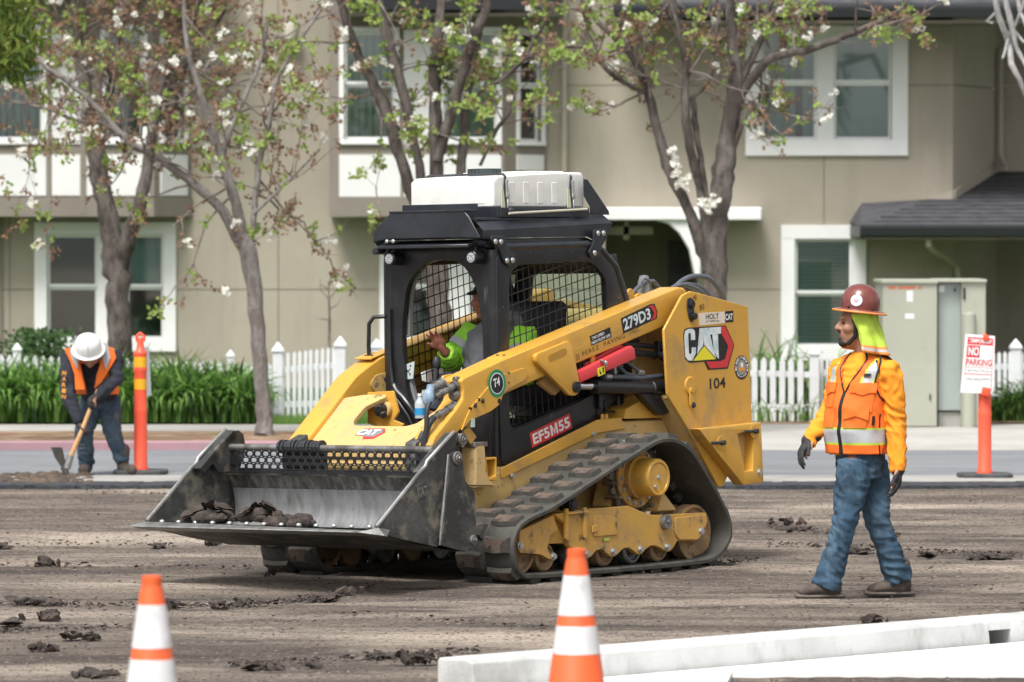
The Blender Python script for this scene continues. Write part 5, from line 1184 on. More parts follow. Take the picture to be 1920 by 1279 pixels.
# ---- cab
cab = MB()
O_ = [(.41, .66), (.425, 1.2), (.42, 1.94), (.30, 2.0), (-.48, 2.01), (-.60, 1.97), (-.745, 1.86), (-.855, 1.62), (-.92, 1.15), (-.56, .92)]
I_ = [(.315, .885), (.31, 1.2), (.30, 1.82), (.22, 1.875), (-.48, 1.895), (-.58, 1.85), (-.655, 1.78), (-.665, 1.6), (-.63, 1.15), (-.34, 1.04)]
for sy in (1, -1):
    mb = MB(); ring(mb, rnd_poly(O_, .04, 3), rnd_poly(I_, .05, 3), 'y', sy * .41, sy * .445); sd_ = lp('cab_side_frame', mb, m_blk, bevel=.010, seg=2, label='black cab side frame')
    # woven wire screen: bars tilted like the photo
    mb = MB(); y = sy * .425; C0 = Vector((-.18, y, 1.4)); ex_ = Vector((-math.cos(R(12)), 0, math.sin(R(12)))); ev = Vector((math.sin(R(4)), 0, math.cos(R(4))))
    def inside(p):
        c = False; n = len(I_)
        for i in range(n):
            x1, z1 = I_[i]; x2, z2 = I_[(i + 1) % n]
            if (z1 > p.z) != (z2 > p.z) and p.x < (x2 - x1) * (p.z - z1) / (z2 - z1) + x1: c = not c
        return c
    for (dirv, stepv, nst) in ((ex_, Vector((0, 0, .0655)), 11), (ev, Vector((-.0595, 0, 0)), 11)):
        for k in range(-nst, nst + 1):
            base = C0 + stepv * k; run = None
            for j in range(-110, 111):
                p = base + dirv * (j * .01); ins = inside(p)
                if ins and run is None: run = p
                if (not ins or j == 110) and run is not None:
                    if (p - run).length > .03: mb.cyl(run, p, .0036, n=5, caps=False)
                    run = None
    lp('wire_screen', mb, m_blk, sd_, smooth=60)
    for (x, z) in ((.365, 1.62), (.365, 1.3), (.36, .95), (.1, 1.945), (-.3, 1.95), (-.78, 1.66), (-.80, 1.55), (-.82, 1.45)):
        mb = MB(); mb.ell((x, sy * .446, z), .008, .005, .008); lp('rivet', mb, m_blks, sd_)
    mb = MB(); mb.tube([(-.50, sy * .43, 2.0), (-.62, sy * .44, 1.965), (-.765, sy * .44, 1.86), (-.87, sy * .44, 1.65), (-.92, sy * .44, 1.35)], .018, 8); lp('rain_channel', mb, m_blks, sd_)
mb = MB(); ring(mb, rnd_poly([(-.42, .80), (-.425, 1.5), (-.42, 1.80), (-.38, 1.985), (0, 1.99), (.38, 1.985), (.42, 1.80), (.425, 1.5), (.42, .80), (0, .80)], .05, 4),
             rnd_poly([(-.19, .95), (-.275, 1.12), (-.30, 1.5), (-.25, 1.79), (-.08, 1.915), (.17, 1.91), (.29, 1.76), (.335, 1.5), (.34, 1.1), (.15, .94)], .11, 4), 'x', .385, .43)
fr = lp('cab_front_frame', mb, m_blk, bevel=.012, seg=2)
for sy in (1, -1):
    mb = MB(); mb.cyl((.395, sy * .40, .72), (.395, sy * .40, 1.97), .045, n=16); lp('cab_post', mb, m_blk, fr)
mb = MB(); mb.tube([(.44, -.36, 1.16), (.45, -.33, 1.12), (.46, -.27, 1.08), (.46, -.22, 1.03), (.45, -.18, .97), (.44, -.16, .90)], .018, 10); mb.tube([(.44, -.385, 1.62), (.445, -.38, 1.3), (.45, -.35, 1.1), (.45, -.30, 1.04), (.45, -.24, .97), (.44, -.21, .90)], .014, 10); mb.px([(-.42, .80), (-.20, .80), (-.18, .95), (-.24, 1.06), (-.33, 1.15), (-.42, 1.17)], .41, .44); lp('door_sill_tube', mb, m_blk, fr)
mb = MB(); mb.px([(-.30, 1.45), (-.285, 1.74), (-.21, 1.86), (-.15, 1.89), (-.17, 1.87), (-.24, 1.80), (-.275, 1.7), (-.285, 1.45)], .34, .37); lp('door_seal', mb, m_gry, fr)
mb = MB(); mb.tube([(.43, -.43, 1.575), (.47, -.485, 1.57), (.48, -.515, 1.53), (.48, -.52, 1.4), (.48, -.515, 1.28), (.47, -.48, 1.215), (.43, -.43, 1.19)], .013, 8); lp('grab_handle', mb, m_blk, fr)
# roof, visor, lamps
mb = MB(); mb.py([(.47, 1.985), (.49, 2.01), (.44, 2.03), (-.50, 2.045), (-.60, 2.02), (-.62, 1.97), (.3, 1.96)], -.41, .41); rf = lp('cab_roof', mb, m_blk, bevel=.012, seg=2)
mb = MB(); mb.py([(.56, 1.985), (.56, 2.005), (.44, 2.025), (.44, 2.0)], -.37, .33); mb.px([(-.37, 2.0), (-.37, 1.965), (-.40, 1.95), (-.42, 1.96), (-.41, 1.99)], .48, .56); lp('visor', mb, m_blks, rf, bevel=.004)
mb = MB(); mb.cyl((.40, .435, 1.985), (-.48, .435, 2.0), .022, n=12); mb.cyl((.40, -.435, 1.985), (-.48, -.435, 2.0), .022, n=12); lp('roof_rail', mb, m_blks, rf)
for y in (-.305, .335):
    mb = MB(); mb.cyl((.44, y, 1.925), (.53, y, 1.925), .040, n=22); mb.box((.48, y, 1.965), (.03, .02, .05)); lm = lp('work_lamp', mb, m_blk, rf, bevel=.004)
    mb = MB(); mb.cyl((.531, y, 1.925), (.534, y, 1.925), .030, n=22)
    for k in range(6): a = k * math.pi / 3; mb.ell((.535, y + .016 * math.cos(a), 1.925 + .016 * math.sin(a)), .003, .007, .007, nu=8, nv=6)
    lp('lens', mb, m_lens, lm)
# lower black side skirts, rear wall, floor
mb = MB(); mb.py([(.42, .98), (.42, .70), (.36, .655), (-.55, .905), (-.56, 1.12), (-.62, 1.12), (-.34, 1.035), (.315, .882), (.37, 1.08), (.42, 1.1)], .446, .458); lp('side_skirt', mb, m_blk, bevel=.004)
mb = MB(); mb.px([(-.42, .56), (.42, .56), (.42, .93), (-.42, .93)], .36, .40)
for k in range(13): mb.box((.405, -.36 + k * .06, .80), (.02, .02, .36))
lp('front_apron', mb, m_blk, bevel=.003)
mb = MB(); mb.cyl((.44, -.40, .72), (.44, -.05, .72), .03, n=10); lp('step_bar', mb, m_hose)
mb = MB(); ring(mb, [(-.42, .92), (-.42, 1.6), (-.38, 1.94), (.38, 1.94), (.42, 1.6), (.42, .92)], [(-.26, 1.42), (-.30, 1.6), (-.27, 1.88), (.27, 1.88), (.30, 1.6), (.26, 1.42)], 'x', -.86, -.80); rw = lp('rear_wall', mb, m_blk, bevel=.01)
mb = MB(); mb.box2((-.835, -.29, 1.41), (-.828, .29, 1.89)); lp('rear_glass', mb, m_glass2, rw)
mb = MB(); mb.box2((-.80, -.41, .88), (.36, .41, .92)); lp('cab_floor', mb, m_blk)
mb = MB(); mb.py([(-.45, 1.90), (-.70, 1.82), (-.70, 1.95), (.1, 1.96), (.1, 1.92)], -.40, .40); lp('headliner', mb, m_seat, rf)
mb = MB(); mb.py(rnd_poly([(.02, 1.02), (.06, 1.10), (-.35, 1.16), (-.46, 1.62), (-.49, 1.66), (-.55, 1.63), (-.50, 1.10), (-.42, 1.02)], .03), -.22, .22); lp('seat', mb, m_seat, bevel=.03, seg=3)
mb = MB(); mb.box((-.2, .32, 1.20), (.5, .10, .06)); mb.box((-.62, .30, 1.33), (.30, .2, .30)); lp('armrest', mb, m_gry, bevel=.02, seg=2)
mb = MB(); mb.py([(-.40, 1.36), (-.62, 1.42), (-.80, 1.42), (-.80, 1.34), (-.42, 1.26)], -.36, .38); lp('rear_shelf', mb, m_gry, bevel=.01)
mb = MB(); mb.cyl((.30, -.145, 1.10), (.30, -.145, 1.18), .055, .035, 18); mb.cyl((.30, -.145, 1.18), (.29, -.145, 1.26), .016, n=12); mb.ell((.285, -.145, 1.285), .028, .026, .045); mb.box((.28, -.145, 1.09), (.12, .12, .05)); lp('joystick', mb, m_seat)
mb = MB(); mb.px([(-.315, 1.275), (-.225, 1.30), (-.238, 1.195), (-.325, 1.185)], .395, .400); pc = lp('instruction_placard', mb, M('placard_pale', (.48, .56, .55), .5))
mb = MB()
for (y, z) in ((-.295, 1.262), (-.255, 1.272), (-.30, 1.212), (-.26, 1.220)): mb.cyl((.400, y, z), (.402, y, z), .006, n=8)
mb.box((.401, -.276, 1.24), (.002, .05, .004), Matrix.Rotation(R(40), 3, 'X')); mb.box((.4012, -.276, 1.24), (.002, .04, .004), Matrix.Rotation(R(-45), 3, 'X')); lp('placard_marks', mb, m_pb, pc)
mb = MB(); mb.px(rnd_poly([(-.345, 1.19), (-.27, 1.20), (-.245, 1.10), (-.20, .99), (-.30, 1.0), (-.36, 1.09)], .015), .35, .385); lp('boot_guard', mb, m_gry, bevel=.006)
# bottle standing on the sill, a thing of its own
bt = thing('water_bottle', 'clear plastic water bottle with blue label standing on the cab sill', 'bottle', (0, 0, 0))
bt.location = loader.location + LF * .44 + LL * -.153 + LU * .955; bt.rotation_euler = loader.rotation_euler
mb = MB(); mb.lathe([(.001, 0), (.032, 0), (.033, .03), (.033, .085), (.028, .10), (.012, .125), (.012, .135)], (0, 0, 0), 18); mb.obj('body', M('bottle_plastic', (.55, .62, .66), .15, alpha=.8), bt)
mb = MB(); mb.cyl((0, 0, .02), (0, 0, .062), .0338, n=18, caps=False); mb.obj('label_band', M('label_blue', (.03, .30, .62), .4), bt)
mb = MB(); mb.cyl((0, 0, .135), (0, 0, .15), .014, n=12); mb.obj('bottle_cap', m_pw, bt)

# ---- roof rack
mb = MB()
for sy in (1, -1):
    y = sy * .42
    mb.add([(.52, y, 2.04), (.52, y, 2.085), (.505, y - sy * .085, 2.158), (-.74, y - sy * .085, 2.198), (-.76, y, 2.13), (-.66, y, 1.995), (-.50, y, 2.045)], [(0, 1, 4, 5, 6), (1, 2, 3, 4)])
    mb.add([(.505, y - sy * .008, 2.04), (.505, y - sy * .008, 2.085), (.50, y - sy * .09, 2.15), (-.735, y - sy * .09, 2.19), (-.75, y - sy * .008, 2.13), (-.65, y - sy * .008, 2.0), (-.50, y - sy * .008, 2.05)], [(0, 1, 4, 5, 6), (1, 2, 3, 4)])
tray = lp('rack_side_tray', mb, m_blks, smooth=20, recalc=False)
mb = MB(); mb.px([(-.41, 2.03), (-.41, 2.09), (-.29, 2.185), (-.27, 2.205), (.30, 2.205), (.34, 2.17), (.42, 2.05), (.42, 2.04), (.30, 2.045), (-.28, 2.045)], .545, .555); mb.box2((.43, -.28, 2.20), (.56, .31, 2.212)); mb.box2((.425, -.28, 2.20), (.432, .31, 2.25)); lp('rack_front_tray', mb, m_blks, bevel=.003)
mb = MB(); mb.box2((-.74, -.36, 2.145), (.50, .36, 2.165)); mb.box2((-.60, .335, 2.165), (.28, .365, 2.225)); mb.box2((-.60, -.365, 2.165), (.28, -.335, 2.225)); mb.box2((.27, -.36, 2.165), (.30, .36, 2.232)); lp('rack_frame', mb, m_blks, bevel=.004)
mb = MB(); mb.cyl((.22, .385, 2.188), (-.55, .385, 2.215), .008, n=8); lp('rack_rod', mb, M('rod_cream', (.5, .48, .38), .5))
for sy in (1, -1):
    mb = MB(); y0, y1 = (.447, .462) if sy > 0 else (-.462, -.447)
    mb.py(rnd_poly([(.494, 2.03), (.485, 2.055), (.355, 2.05), (.335, 1.99), (.245, 1.93), (.25, 1.88), (.32, 1.868), (.375, 1.90), (.41, 1.97)], .02), y0, y1); q = lp('rack_bracket', mb, m_blks, bevel=.004)
    for (x, z) in ((.452, 2.018), (.400, 2.016), (.345, 1.903), (.290, 1.905)):
        mb = MB(); mb.ell((x, sy * .463, z), .017, .009, .017); lp('bolt', mb, m_bolt, q)
    mb = MB(); mb.py(rnd_poly([(-.515, 2.09), (-.65, 2.088), (-.66, 2.045), (-.60, 1.99), (-.565, 1.92), (-.49, 1.91), (-.455, 1.95), (-.515, 2.01)], .02), y0, y1); q = lp('rack_bracket', mb, m_blks, bevel=.004)
    for (x, z) in ((-.558, 2.066), (-.612, 2.066), (-.52, 1.945)):
        mb = MB(); mb.ell((x, sy * .463, z), .017, .009, .017); lp('bolt', mb, m_bolt, q)
    mb = MB(); y0, y1 = (.365, .375) if sy > 0 else (-.375, -.365)
    mb.py([(-.537, 2.40), (-.572, 2.40), (-.785, 2.205), (-.79, 2.18), (-.60, 2.185), (-.60, 2.23), (-.537, 2.30)], y0, y1); lp('rack_fin', mb, m_blks, bevel=.003)
mb = MB()
for y in (-.30, -.25): mb.ell((.556, y, 2.03), .008, .013, .013)
lp('bolt', mb, m_bolt, tray)

# ---- white tank, strapped on top (its own thing)
tk = thing('water_tank', 'white plastic water tank strapped flat on the cab roof rack', 'tank')
tk.location = loader.location + LU * 2.228; tk.rotation_euler = loader.rotation_euler
mb = MB(); x0, x1 = -.60, .295
mb.py([(x1, 0), (x1 + .0, .16), (x1 - .05, .185), (-.10, .205), (-.42, .215), (x0 + .02, .215), (x0, .19), (x0, 0)], -.325, .325)
body = mb.obj('tank_body', m_tank, tk, bevel=.022, seg=3)
for x in (.12, -.02, -.16, -.30): mb = MB(); mb.box2((x - .03, .315, .02), (x + .03, .3275, .155)); mb.obj('tank_rib', m_tank, tk, bevel=.006)
for y in (-.20, -.05, .10, .22): mb = MB(); mb.box2((x1 - .004, y - .035, .02), (x1 + .003, y + .035, .145)); mb.obj('tank_rib', m_tank, tk, bevel=.006)
mb = MB(); mb.box2((-.45, -.28, .205), (-.15, .29, .222)); mb.obj('tank_top_panel', m_tank, tk, bevel=.008)
mb = MB(); mb.cyl((.0, .02, .19), (.0, .02, .235), .10, n=24)
for k in range(24): a = k * math.pi / 12; mb.box((.10 * math.cos(a), .02 + .10 * math.sin(a), .222), (.008, .012, .035), Matrix.Rotation(a, 3, 'Z'))
mb.cyl((.0, .02, .235), (0, .02, .24), .085, n=20); mb.obj('filler_cap', M('cap_dark_green', (.045, .06, .06), .5), tk)
for xs_ in (.18, -.47):
    mb = MB(); pts = [(xs_ + .10, .329, -.01), (xs_ + .02, .333, .10), (xs_ + .01, .333, .185), (xs_ - .01, .30, .213 if xs_ < 0 else .200), (xs_ - .03, 0, .222 if xs_ < 0 else .203), (xs_ - .03, -.30, .212 if xs_ < 0 else .2), (xs_, -.333, .17), (xs_, -.333, 0)]
    pts[0] = (xs_, .333, -.03); mb.tube(pts, .008, 6); mb.obj('strap', m_hose, tk)
    mb = MB(); mb.box((xs_ + .005, .340, .12), (.022, .014, .09)); mb.box((xs_ + .002, .345, .07), (.03, .012, .025)); mb.cyl((xs_, .34, .07), (xs_, .345, -.05), .006, n=6); mb.obj('ratchet_buckle', m_bolt, tk, bevel=.003)
    mb = MB(); mb.box((xs_ + .03, .331, .03), (.035, .006, .16)); mb.obj('strap_pad', M('pad_cream', (.58, .58, .42), .7), tk)
    mb = MB(); mb.box((xs_ - .01, .36, -.035), (.09, .03, .02)); mb.ell((xs_ - .005, .36, -.02), .025, .02, .018); mb.obj('strap_hook', m_hose, tk)

# ---- bucket (clam shell type)
BR = [(1.236, .463), (1.231, .25), (1.27, .222), (1.335, .215), (1.559, .246), (1.72, .275), (2.007, .333), (2.107, .352), (2.135, .378)]
bk = MB()
# inner and outer skin of floor + curved back, between end plates
inn = [(2.10, .385), (1.72, .325), (1.50, .30), (1.40, .315), (1.35, .35), (1.325, .40), (1.325, .47), (1.345, .56), (1.39, .635), (1.415, .66)]
out = [(2.10, .355), (1.72, .275), (1.559, .246), (1.335, .215), (1.27, .225), (1.235, .28), (1.225, .40), (1.24, .52), (1.33, .63), (1.385, .665)]
k = len(inn); W_ = .875
vs = [(p[0], y, p[1]) for y in (-W_, W_) for p in inn] + [(p[0], y, p[1]) for y in (-W_, W_) for p in out]
bk.mi = 1; bk.add(vs, [(i, i + 1, k + i + 1, k + i) for i in range(7)]); bk.mi = 2; bk.add(vs, [(i, i + 1, k + i + 1, k + i) for i in range(7, k - 1)]); bk.mi = 0
bk.add(vs, [(2 * k + i, 3 * k + i, 3 * k + i + 1, 2 * k + i + 1) for i in range(k - 1)] + [(k - 1, 2 * k - 1, 4 * k - 1, 3 * k - 1)])
bucket = lp('bucket', bk, [m_buck, m_buin, m_buup], smooth=50, recalc=False, label='dark steel clam bucket with polished inside')
mb = MB(); mb.cyl((1.40, -W_, .662), (1.40, W_, .662), .022, n=12); lp('top_bar', mb, m_buck, bucket)
for sy in (1, -1):
    a, b = (.875, .895) if sy > 0 else (-.895, -.875)
    mb = MB(); mb.py([(2.10, .395), (2.10, .365), (2.007, .335), (1.559, .25), (1.503, .58), (1.45, .72), (1.40, .80), (1.37, .86), (1.36, .905), (1.40, .912), (1.46, .865), (1.64, .745), (1.655, .715), (1.70, .69)], a, b); ep = lp('clam_end_plate', mb, m_buck, bucket, bevel=.004)
    mb = MB(); mb.tube([(2.10, sy * .885, .395), (1.70, sy * .885, .695), (1.655, sy * .885, .722), (1.64, sy * .885, .75), (1.46, sy * .885, .868), (1.39, sy * .885, .912)], .012, 8); lp('plate_edge', mb, m_lip, ep)
    a, b = (.897, .915) if sy > 0 else (-.915, -.897)
    mb = MB(); mb.py(rnd_poly([(1.554, .262), (1.335, .213), (1.235, .24), (1.228, .46), (1.245, .56), (1.33, .63), (1.352, .78), (1.37, .80), (1.42, .80), (1.465, .785), (1.498, .58)], .012), a, b); hp = lp('rear_end_plate', mb, m_buck, bucket, bevel=.004)
    mb = MB(); mb.tube([(1.558, sy * .905, .264), (1.503, sy * .905, .58), (1.47, sy * .905, .785)], .007, 8); lp('plate_edge', mb, m_lip, hp)
    for (x, z, r, y0) in ((1.405, .760, .040, .915), (1.328, .866, .036, .895), (1.265, .280, .030, .915)):
        mb = MB(); mb.cyl((x, sy * (y0 - .05), z), (x, sy * (y0 + .012), z), r, n=24); mb.cyl((x, sy * (y0 + .012), z), (x, sy * (y0 + .020), z), r * .62, n=20); mb.cyl((x, sy * (y0 + .02), z), (x, sy * (y0 + .03), z), r * .34, n=6); lp('pivot_pin', mb, m_steel, bucket, bevel=.003)
    a, b = (.82, .84) if sy > 0 else (-.84, -.82)
    mb = MB(); mb.py([(1.34, .66), (1.28, .80), (1.30, .88), (1.34, .905), (1.39, .905), (1.45, .86), (1.60, .74), (1.52, .66)], a, b); lp('hinge_plate', mb, m_buck, bucket, bevel=.004)
    mb = MB(); mb.py([(1.36, .86), (1.46, .79), (1.66, .66), (1.70, .69), (1.50, .84), (1.39, .91)], min(a, a + sy * .0) - (0 if sy > 0 else .04), max(b, b) + (.04 if sy > 0 else 0)); lp('hinge_box', mb, m_buck, bucket, bevel=.004)
    mb = MB(); mb.py([(1.66, .56), (1.74, .53), (1.75, .62), (1.69, .64)], sy * .895 - .0, sy * .895 + sy * .004) if sy > 0 else mb.box((1.7, -.897, .58), (.08, .004, .08)); lp('cast_plate', mb, m_buck, bucket, bevel=.003)
text('cast_lettering', 'CAT', (1.742, .9, .545), (-1, 0, .12), (.12, 0, 1), .085, .06, m_lip, bucket, bold=.03, lift=.001)
mb = MB(); mb.add([(2.095, -.94, .345), (2.20, -.93, .366), (2.20, .84, .366), (2.095, .94, .345), (2.03, .905, .335), (2.03, -.905, .335), (2.10, -.90, .390), (2.195, -.93, .372), (2.195, .84, .372), (2.10, .90, .390), (2.0, .90, .372), (2.0, -.90, .372)],
             [(0, 1, 2, 3, 4, 5), (11, 10, 9, 8, 7, 6), (1, 7, 8, 2), (0, 6, 7, 1), (2, 8, 9, 3), (3, 9, 10, 4), (5, 11, 6, 0), (4, 10, 11, 5)])
ce = lp('cutting_edge', mb, m_lip, bucket, smooth=20)
for k in range(13):
    y = -.80 + 1.6 * k / 12; mb = MB(); mb.ell((2.06, y, .392), .017, .017, .011, nu=10, nv=6); lp('bolt', mb, m_bolt, ce)
# perforated spill guard across the top of the bucket
mb = MB(); gx = 1.43; gz0, gz1 = .675, .790; rows = 3; cols = 26; ca, cb_ = 1.64 / cols, (gz1 - gz0) / rows
for r_ in range(rows):
    for c in range(cols + (r_ % 2)):
        y0 = -.82 + ca * (c - .5 * (r_ % 2)); y1 = y0 + ca; y0 = max(y0, -.82); y1 = min(y1, .82)
        z0 = gz0 + r_ * cb_; z1 = z0 + cb_; 
        if y1 - y0 < ca * .9 or (9 <= c <= 12 and r_ == 9):
            mb.add([(gx, y0, z0), (gx, y1, z0), (gx, y1, z1), (gx, y0, z1)], [(0, 1, 2, 3)]); continue
        cy_, cz_ = (y0 + y1) / 2, (z0 + z1) / 2; hw, hh = ca * .36, cb_ * .33; h8 = []; o8 = []
        for a in range(16):
            t = 2 * math.pi * (a + .5) / 16; cx_, sx_ = math.cos(t), math.sin(t)
            e = 4.0; rr = (abs(cx_) ** e + abs(sx_) ** e) ** (-1 / e); h8.append((gx, cy_ + hw * cx_ * rr, cz_ + hh * sx_ * rr))
            rr = 1 / max(abs(cx_), abs(sx_)); o8.append((gx, cy_ + ca / 2 * cx_ * rr, cz_ + cb_ / 2 * sx_ * rr))
        h2 = [(gx - .008, p[1], p[2]) for p in h8]
        mb.add(h8 + o8 + h2, [(i, 16 + i, 16 + (i + 1) % 16, (i + 1) % 16) for i in range(16)] + [(i, (i + 1) % 16, 32 + (i + 1) % 16, 32 + i) for i in range(16)])
mb_ = MB(); mb_.box2((1.36, -.45, .68), (1.385, -.10, .80)); lp('guard_dark_panel', mb_, m_hose, bucket, bevel=.01)  # dark panel added behind the middle guard holes so they read dark
gd = lp('spill_guard', mb, m_blk, bucket, smooth=0, recalc=False, label='perforated black spill guard')
mb = MB(); mb.cyl((1.42, -.86, .808), (1.42, .86, .808), .020, n=14); lp('guard_tube', mb, m_steel, gd)
mb = MB(); mb.box2((1.395, -.86, .66), (1.425, -.815, .81)); mb.box2((1.395, .815, .66), (1.425, .86, .81)); mb.box2((1.39, -.86, .655), (1.428, .86, .676)); lp('guard_frame', mb, m_blk, gd, bevel=.003)
mb = MB()
for k in range(24): mb.cyl((1.41, -.44 + .34 * k / 24, .815), (1.41, -.44 + .34 * (k + .9) / 24, .815), .034 + .006 * (k % 2) + .003 * math.sin(k * 2.3), n=10)
lp('guard_wrap', mb, m_hose, gd, smooth=25)
# pair of hydraulic arms hidden below the plate: coupler frame behind the bucket
mb = MB(); mb.py([(1.17, .88), (1.28, .84), (1.30, .30), (1.20, .30), (1.12, .60)], -.50, -.42); lp('coupler_frame', mb, m_buck, bevel=.006); mb = MB(); mb.py([(1.17, .88), (1.28, .84), (1.30, .30), (1.20, .30), (1.12, .60)], .42, .50); lp('coupler_frame', mb, m_buck, bevel=.006)
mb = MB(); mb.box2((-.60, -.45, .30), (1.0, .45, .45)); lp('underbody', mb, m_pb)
# dirt in the bucket
def lump(mb, c, r, seed, fl=(1, 1, .6)):
    rr = random.Random(seed); c = Vector(c); b0 = len(mb.v); q = Vector((rr.random() * 9, rr.random() * 9, rr.random() * 9)); nu, nv = 14, 9; vs = []; fs = []
    for j in range(nv + 1):
        a = math.pi * j / nv
        for i in range(nu):
            b = 2 * math.pi * i / nu; d = Vector((math.sin(a) * math.cos(b), math.sin(a) * math.sin(b), math.cos(a)))
            k = 1 + .45 * noise.noise(d * 1.6 + q) + .22 * noise.noise(d * 4 + q); vs.append(c + Vector((d.x * fl[0], d.y * fl[1], d.z * fl[2])) * r * k)
    for j in range(nv):
        for i in range(nu): fs.append((j * nu + i, (j + 1) * nu + i, (j + 1) * nu + (i + 1) % nu, j * nu + (i + 1) % nu))
    mb.add(vs, fs)
m_clod = M('asphalt_clod', (.035, .027, .023), .95, c2=(.085, .065, .055), sc=14, lo=.42, hi=.66, bump=.008, bsc=70)
m_clodl = M('clod_brown', (.075, .055, .045), .95, c2=(.035, .028, .024), sc=12, bump=.008, bsc=70)
dp = thing('spoil_heap', 'dark brown clods of torn asphalt lying in the bucket', 'spoil'); dp.location = loader.location; dp.rotation_euler = loader.rotation_euler
random.seed(5); mb = MB()
for k in range(34):
    t = random.random(); y = -.70 + .95 * t; h = .05 * math.sin(math.pi * min(1, t * 1.05)) + .03 * (abs(t - .55) < .15)
    lump(mb, (random.uniform(1.80, 2.03), y, .385 + h * .5 + random.uniform(0, .02)), random.uniform(.022, .055), k, (1, 1.3, .7))
mb.obj('clods', m_clod, dp, smooth=60, recalc=False)['kind'] = 'stuff'
mb = MB()
for k, (x, y, z, sx, sy_, rx, rz) in enumerate(((1.97, -.62, .45, .20, .13, 20, 30), (1.95, -.45, .475, .17, .12, -15, 70), (1.98, -.18, .465, .16, .10, 30, 10), (1.97, -.05, .48, .14, .09, -30, 50))):
    g = []; q = Matrix.Rotation(R(rz), 3, 'Z') @ Matrix.Rotation(R(rx), 3, 'X'); n = 7
    for sgn in (0, 1):
        for i in range(n):
            for j in range(n):
                u_, v_ = (i / (n - 1) - .5) * sx, (j / (n - 1) - .5) * sy_
                w_ = .022 * noise.noise(Vector((u_ * 18, v_ * 18, k * 3))) + .015 * math.cos(u_ * 30); g.append(Vector((x, y, z)) + q @ Vector((u_ * (1 + .15 * math.sin(j * 2)), v_ * (1 + .15 * math.cos(i * 2.3)), w_ + .012 * sgn)))
    fs = [];
    for i in range(n - 1):
        for j in range(n - 1):
            a = i * n + j; fs.append((a, a + 1, a + n + 1, a + n)); fs.append((n * n + a, n * n + a + n, n * n + a + n + 1, n * n + a + 1))
    mb.add(g, fs)
    for e in range(n - 1): mb.f += []
mb.obj('torn_slabs', m_clodl, dp, smooth=40, recalc=False)

# ---- decals
X_, Z_ = Vector((-1, 0, 0)), Vector((0, 0, 1))
def aff(u, v):   # decal drawing units -> (x, z) on the tower plate
    return (-1.149 - (u - 800) / 510 * .536 - 0.0, 1.457 - (v - 640) * (.104 - .0) / 150 * 0 - (v - 640) * .000611 + (u - 800) * .0000)
def tri_aff(src, dst):
    (x0, y0), (x1, y1), (x2, y2) = src; D = (x1 - x0) * (y2 - y0) - (x2 - x0) * (y1 - y0)
    def f(u, v):
        a = ((u - x0) * (y2 - y0) - (x2 - x0) * (v - y0)) / D; b = ((x1 - x0) * (v - y0) - (u - x0) * (y1 - y0)) / D
        return (dst[0][0] + a * (dst[1][0] - dst[0][0]) + b * (dst[2][0] - dst[0][0]), dst[0][1] + a * (dst[1][1] - dst[0][1]) + b * (dst[2][1] - dst[0][1]))
    return f
TP = tri_aff([(860, 245), (1450, 400), (640, 1279)], [(-1.217, 1.701), (-1.841, 1.597), (-.974, 1.064)])
def dec(name, polys, mat, y, par, f=TP, rnd=0, t=.0007):
    mb = MB()
    for p in polys:
        q = [f(*a) for a in p]; mb.py(rnd_poly(q, rnd) if rnd else q, y - t, y)
    return lp(name, mb, mat, par, smooth=0)
tow = [c for c in COL.objects if c.name == 'tower_plate'][0]
Yd = .6645
dec('logo_outline', [[(798, 680), (812, 625), (850, 612), (1222, 590), (1308, 790), (1240, 1030), (1040, 1040), (1005, 955), (860, 965), (815, 925)]], m_pb, Yd, tow, rnd=.008)
dec('logo_red_band', [[(1178, 600), (1215, 602), (1300, 790), (1232, 1015), (1060, 1025), (1022, 955), (1165, 955), (1215, 930), (1245, 800), (1180, 680)]], m_rst, Yd + .0012, tow, rnd=.004)
# letters C A T, drawn heavy
C = [(920, 720), (870, 720), (870, 660), (862, 652), (852, 652), (845, 662), (852, 880), (862, 892), (872, 884), (872, 800), (922, 795), (922, 850), (885, 955), (838, 945), (815, 905), (805, 680), (815, 640), (845, 622), (895, 618), (915, 640)]
C = [(915, 735), (872, 737), (872, 672), (858, 662), (846, 675), (852, 868), (866, 880), (880, 866), (880, 812), (922, 808), (922, 868), (885, 945), (842, 940), (818, 905), (806, 690), (818, 642), (850, 624), (888, 622), (912, 645)]
A1 = [(962, 618), (1040, 612), (1060, 770), (1118, 935), (1090, 905), (1002, 790), (925, 905), (942, 870)]
A1 = [(958, 618), (1045, 612), (1100, 850), (1125, 925), (1060, 850), (1004, 785), (1000, 690), (994, 790), (935, 880)]
T = [(1052, 612), (1174, 604), (1172, 672), (1140, 676), (1150, 930), (1128, 905), (1100, 850), (1085, 680), (1060, 684)]
dec('logo_letters', [C, A1, T], m_ltb, Yd + .0014, tow)
dec('logo_triangle', [[(1004, 798), (1118, 932), (895, 945)]], m_yst, Yd + .0022, tow)
mb = MB(); q = [TP(*p) for p in ((950, 465), (1215, 450), (1215, 568), (957, 590))]; mb.py(q, Yd - .0007, Yd); lp('dealer_sticker', mb, M('sticker_cream', (.75, .66, .56), .5), tow, smooth=0)
mb = MB(); q = [TP(*p) for p in ((1213, 448), (1297, 440), (1299, 556), (1215, 562))]; mb.py(q, Yd - .0007, Yd); lp('dealer_sticker_black', mb, m_pb, tow, smooth=0)
def tp3(u, v, y=Yd): a = TP(u, v); return Vector((a[0], y, a[1]))
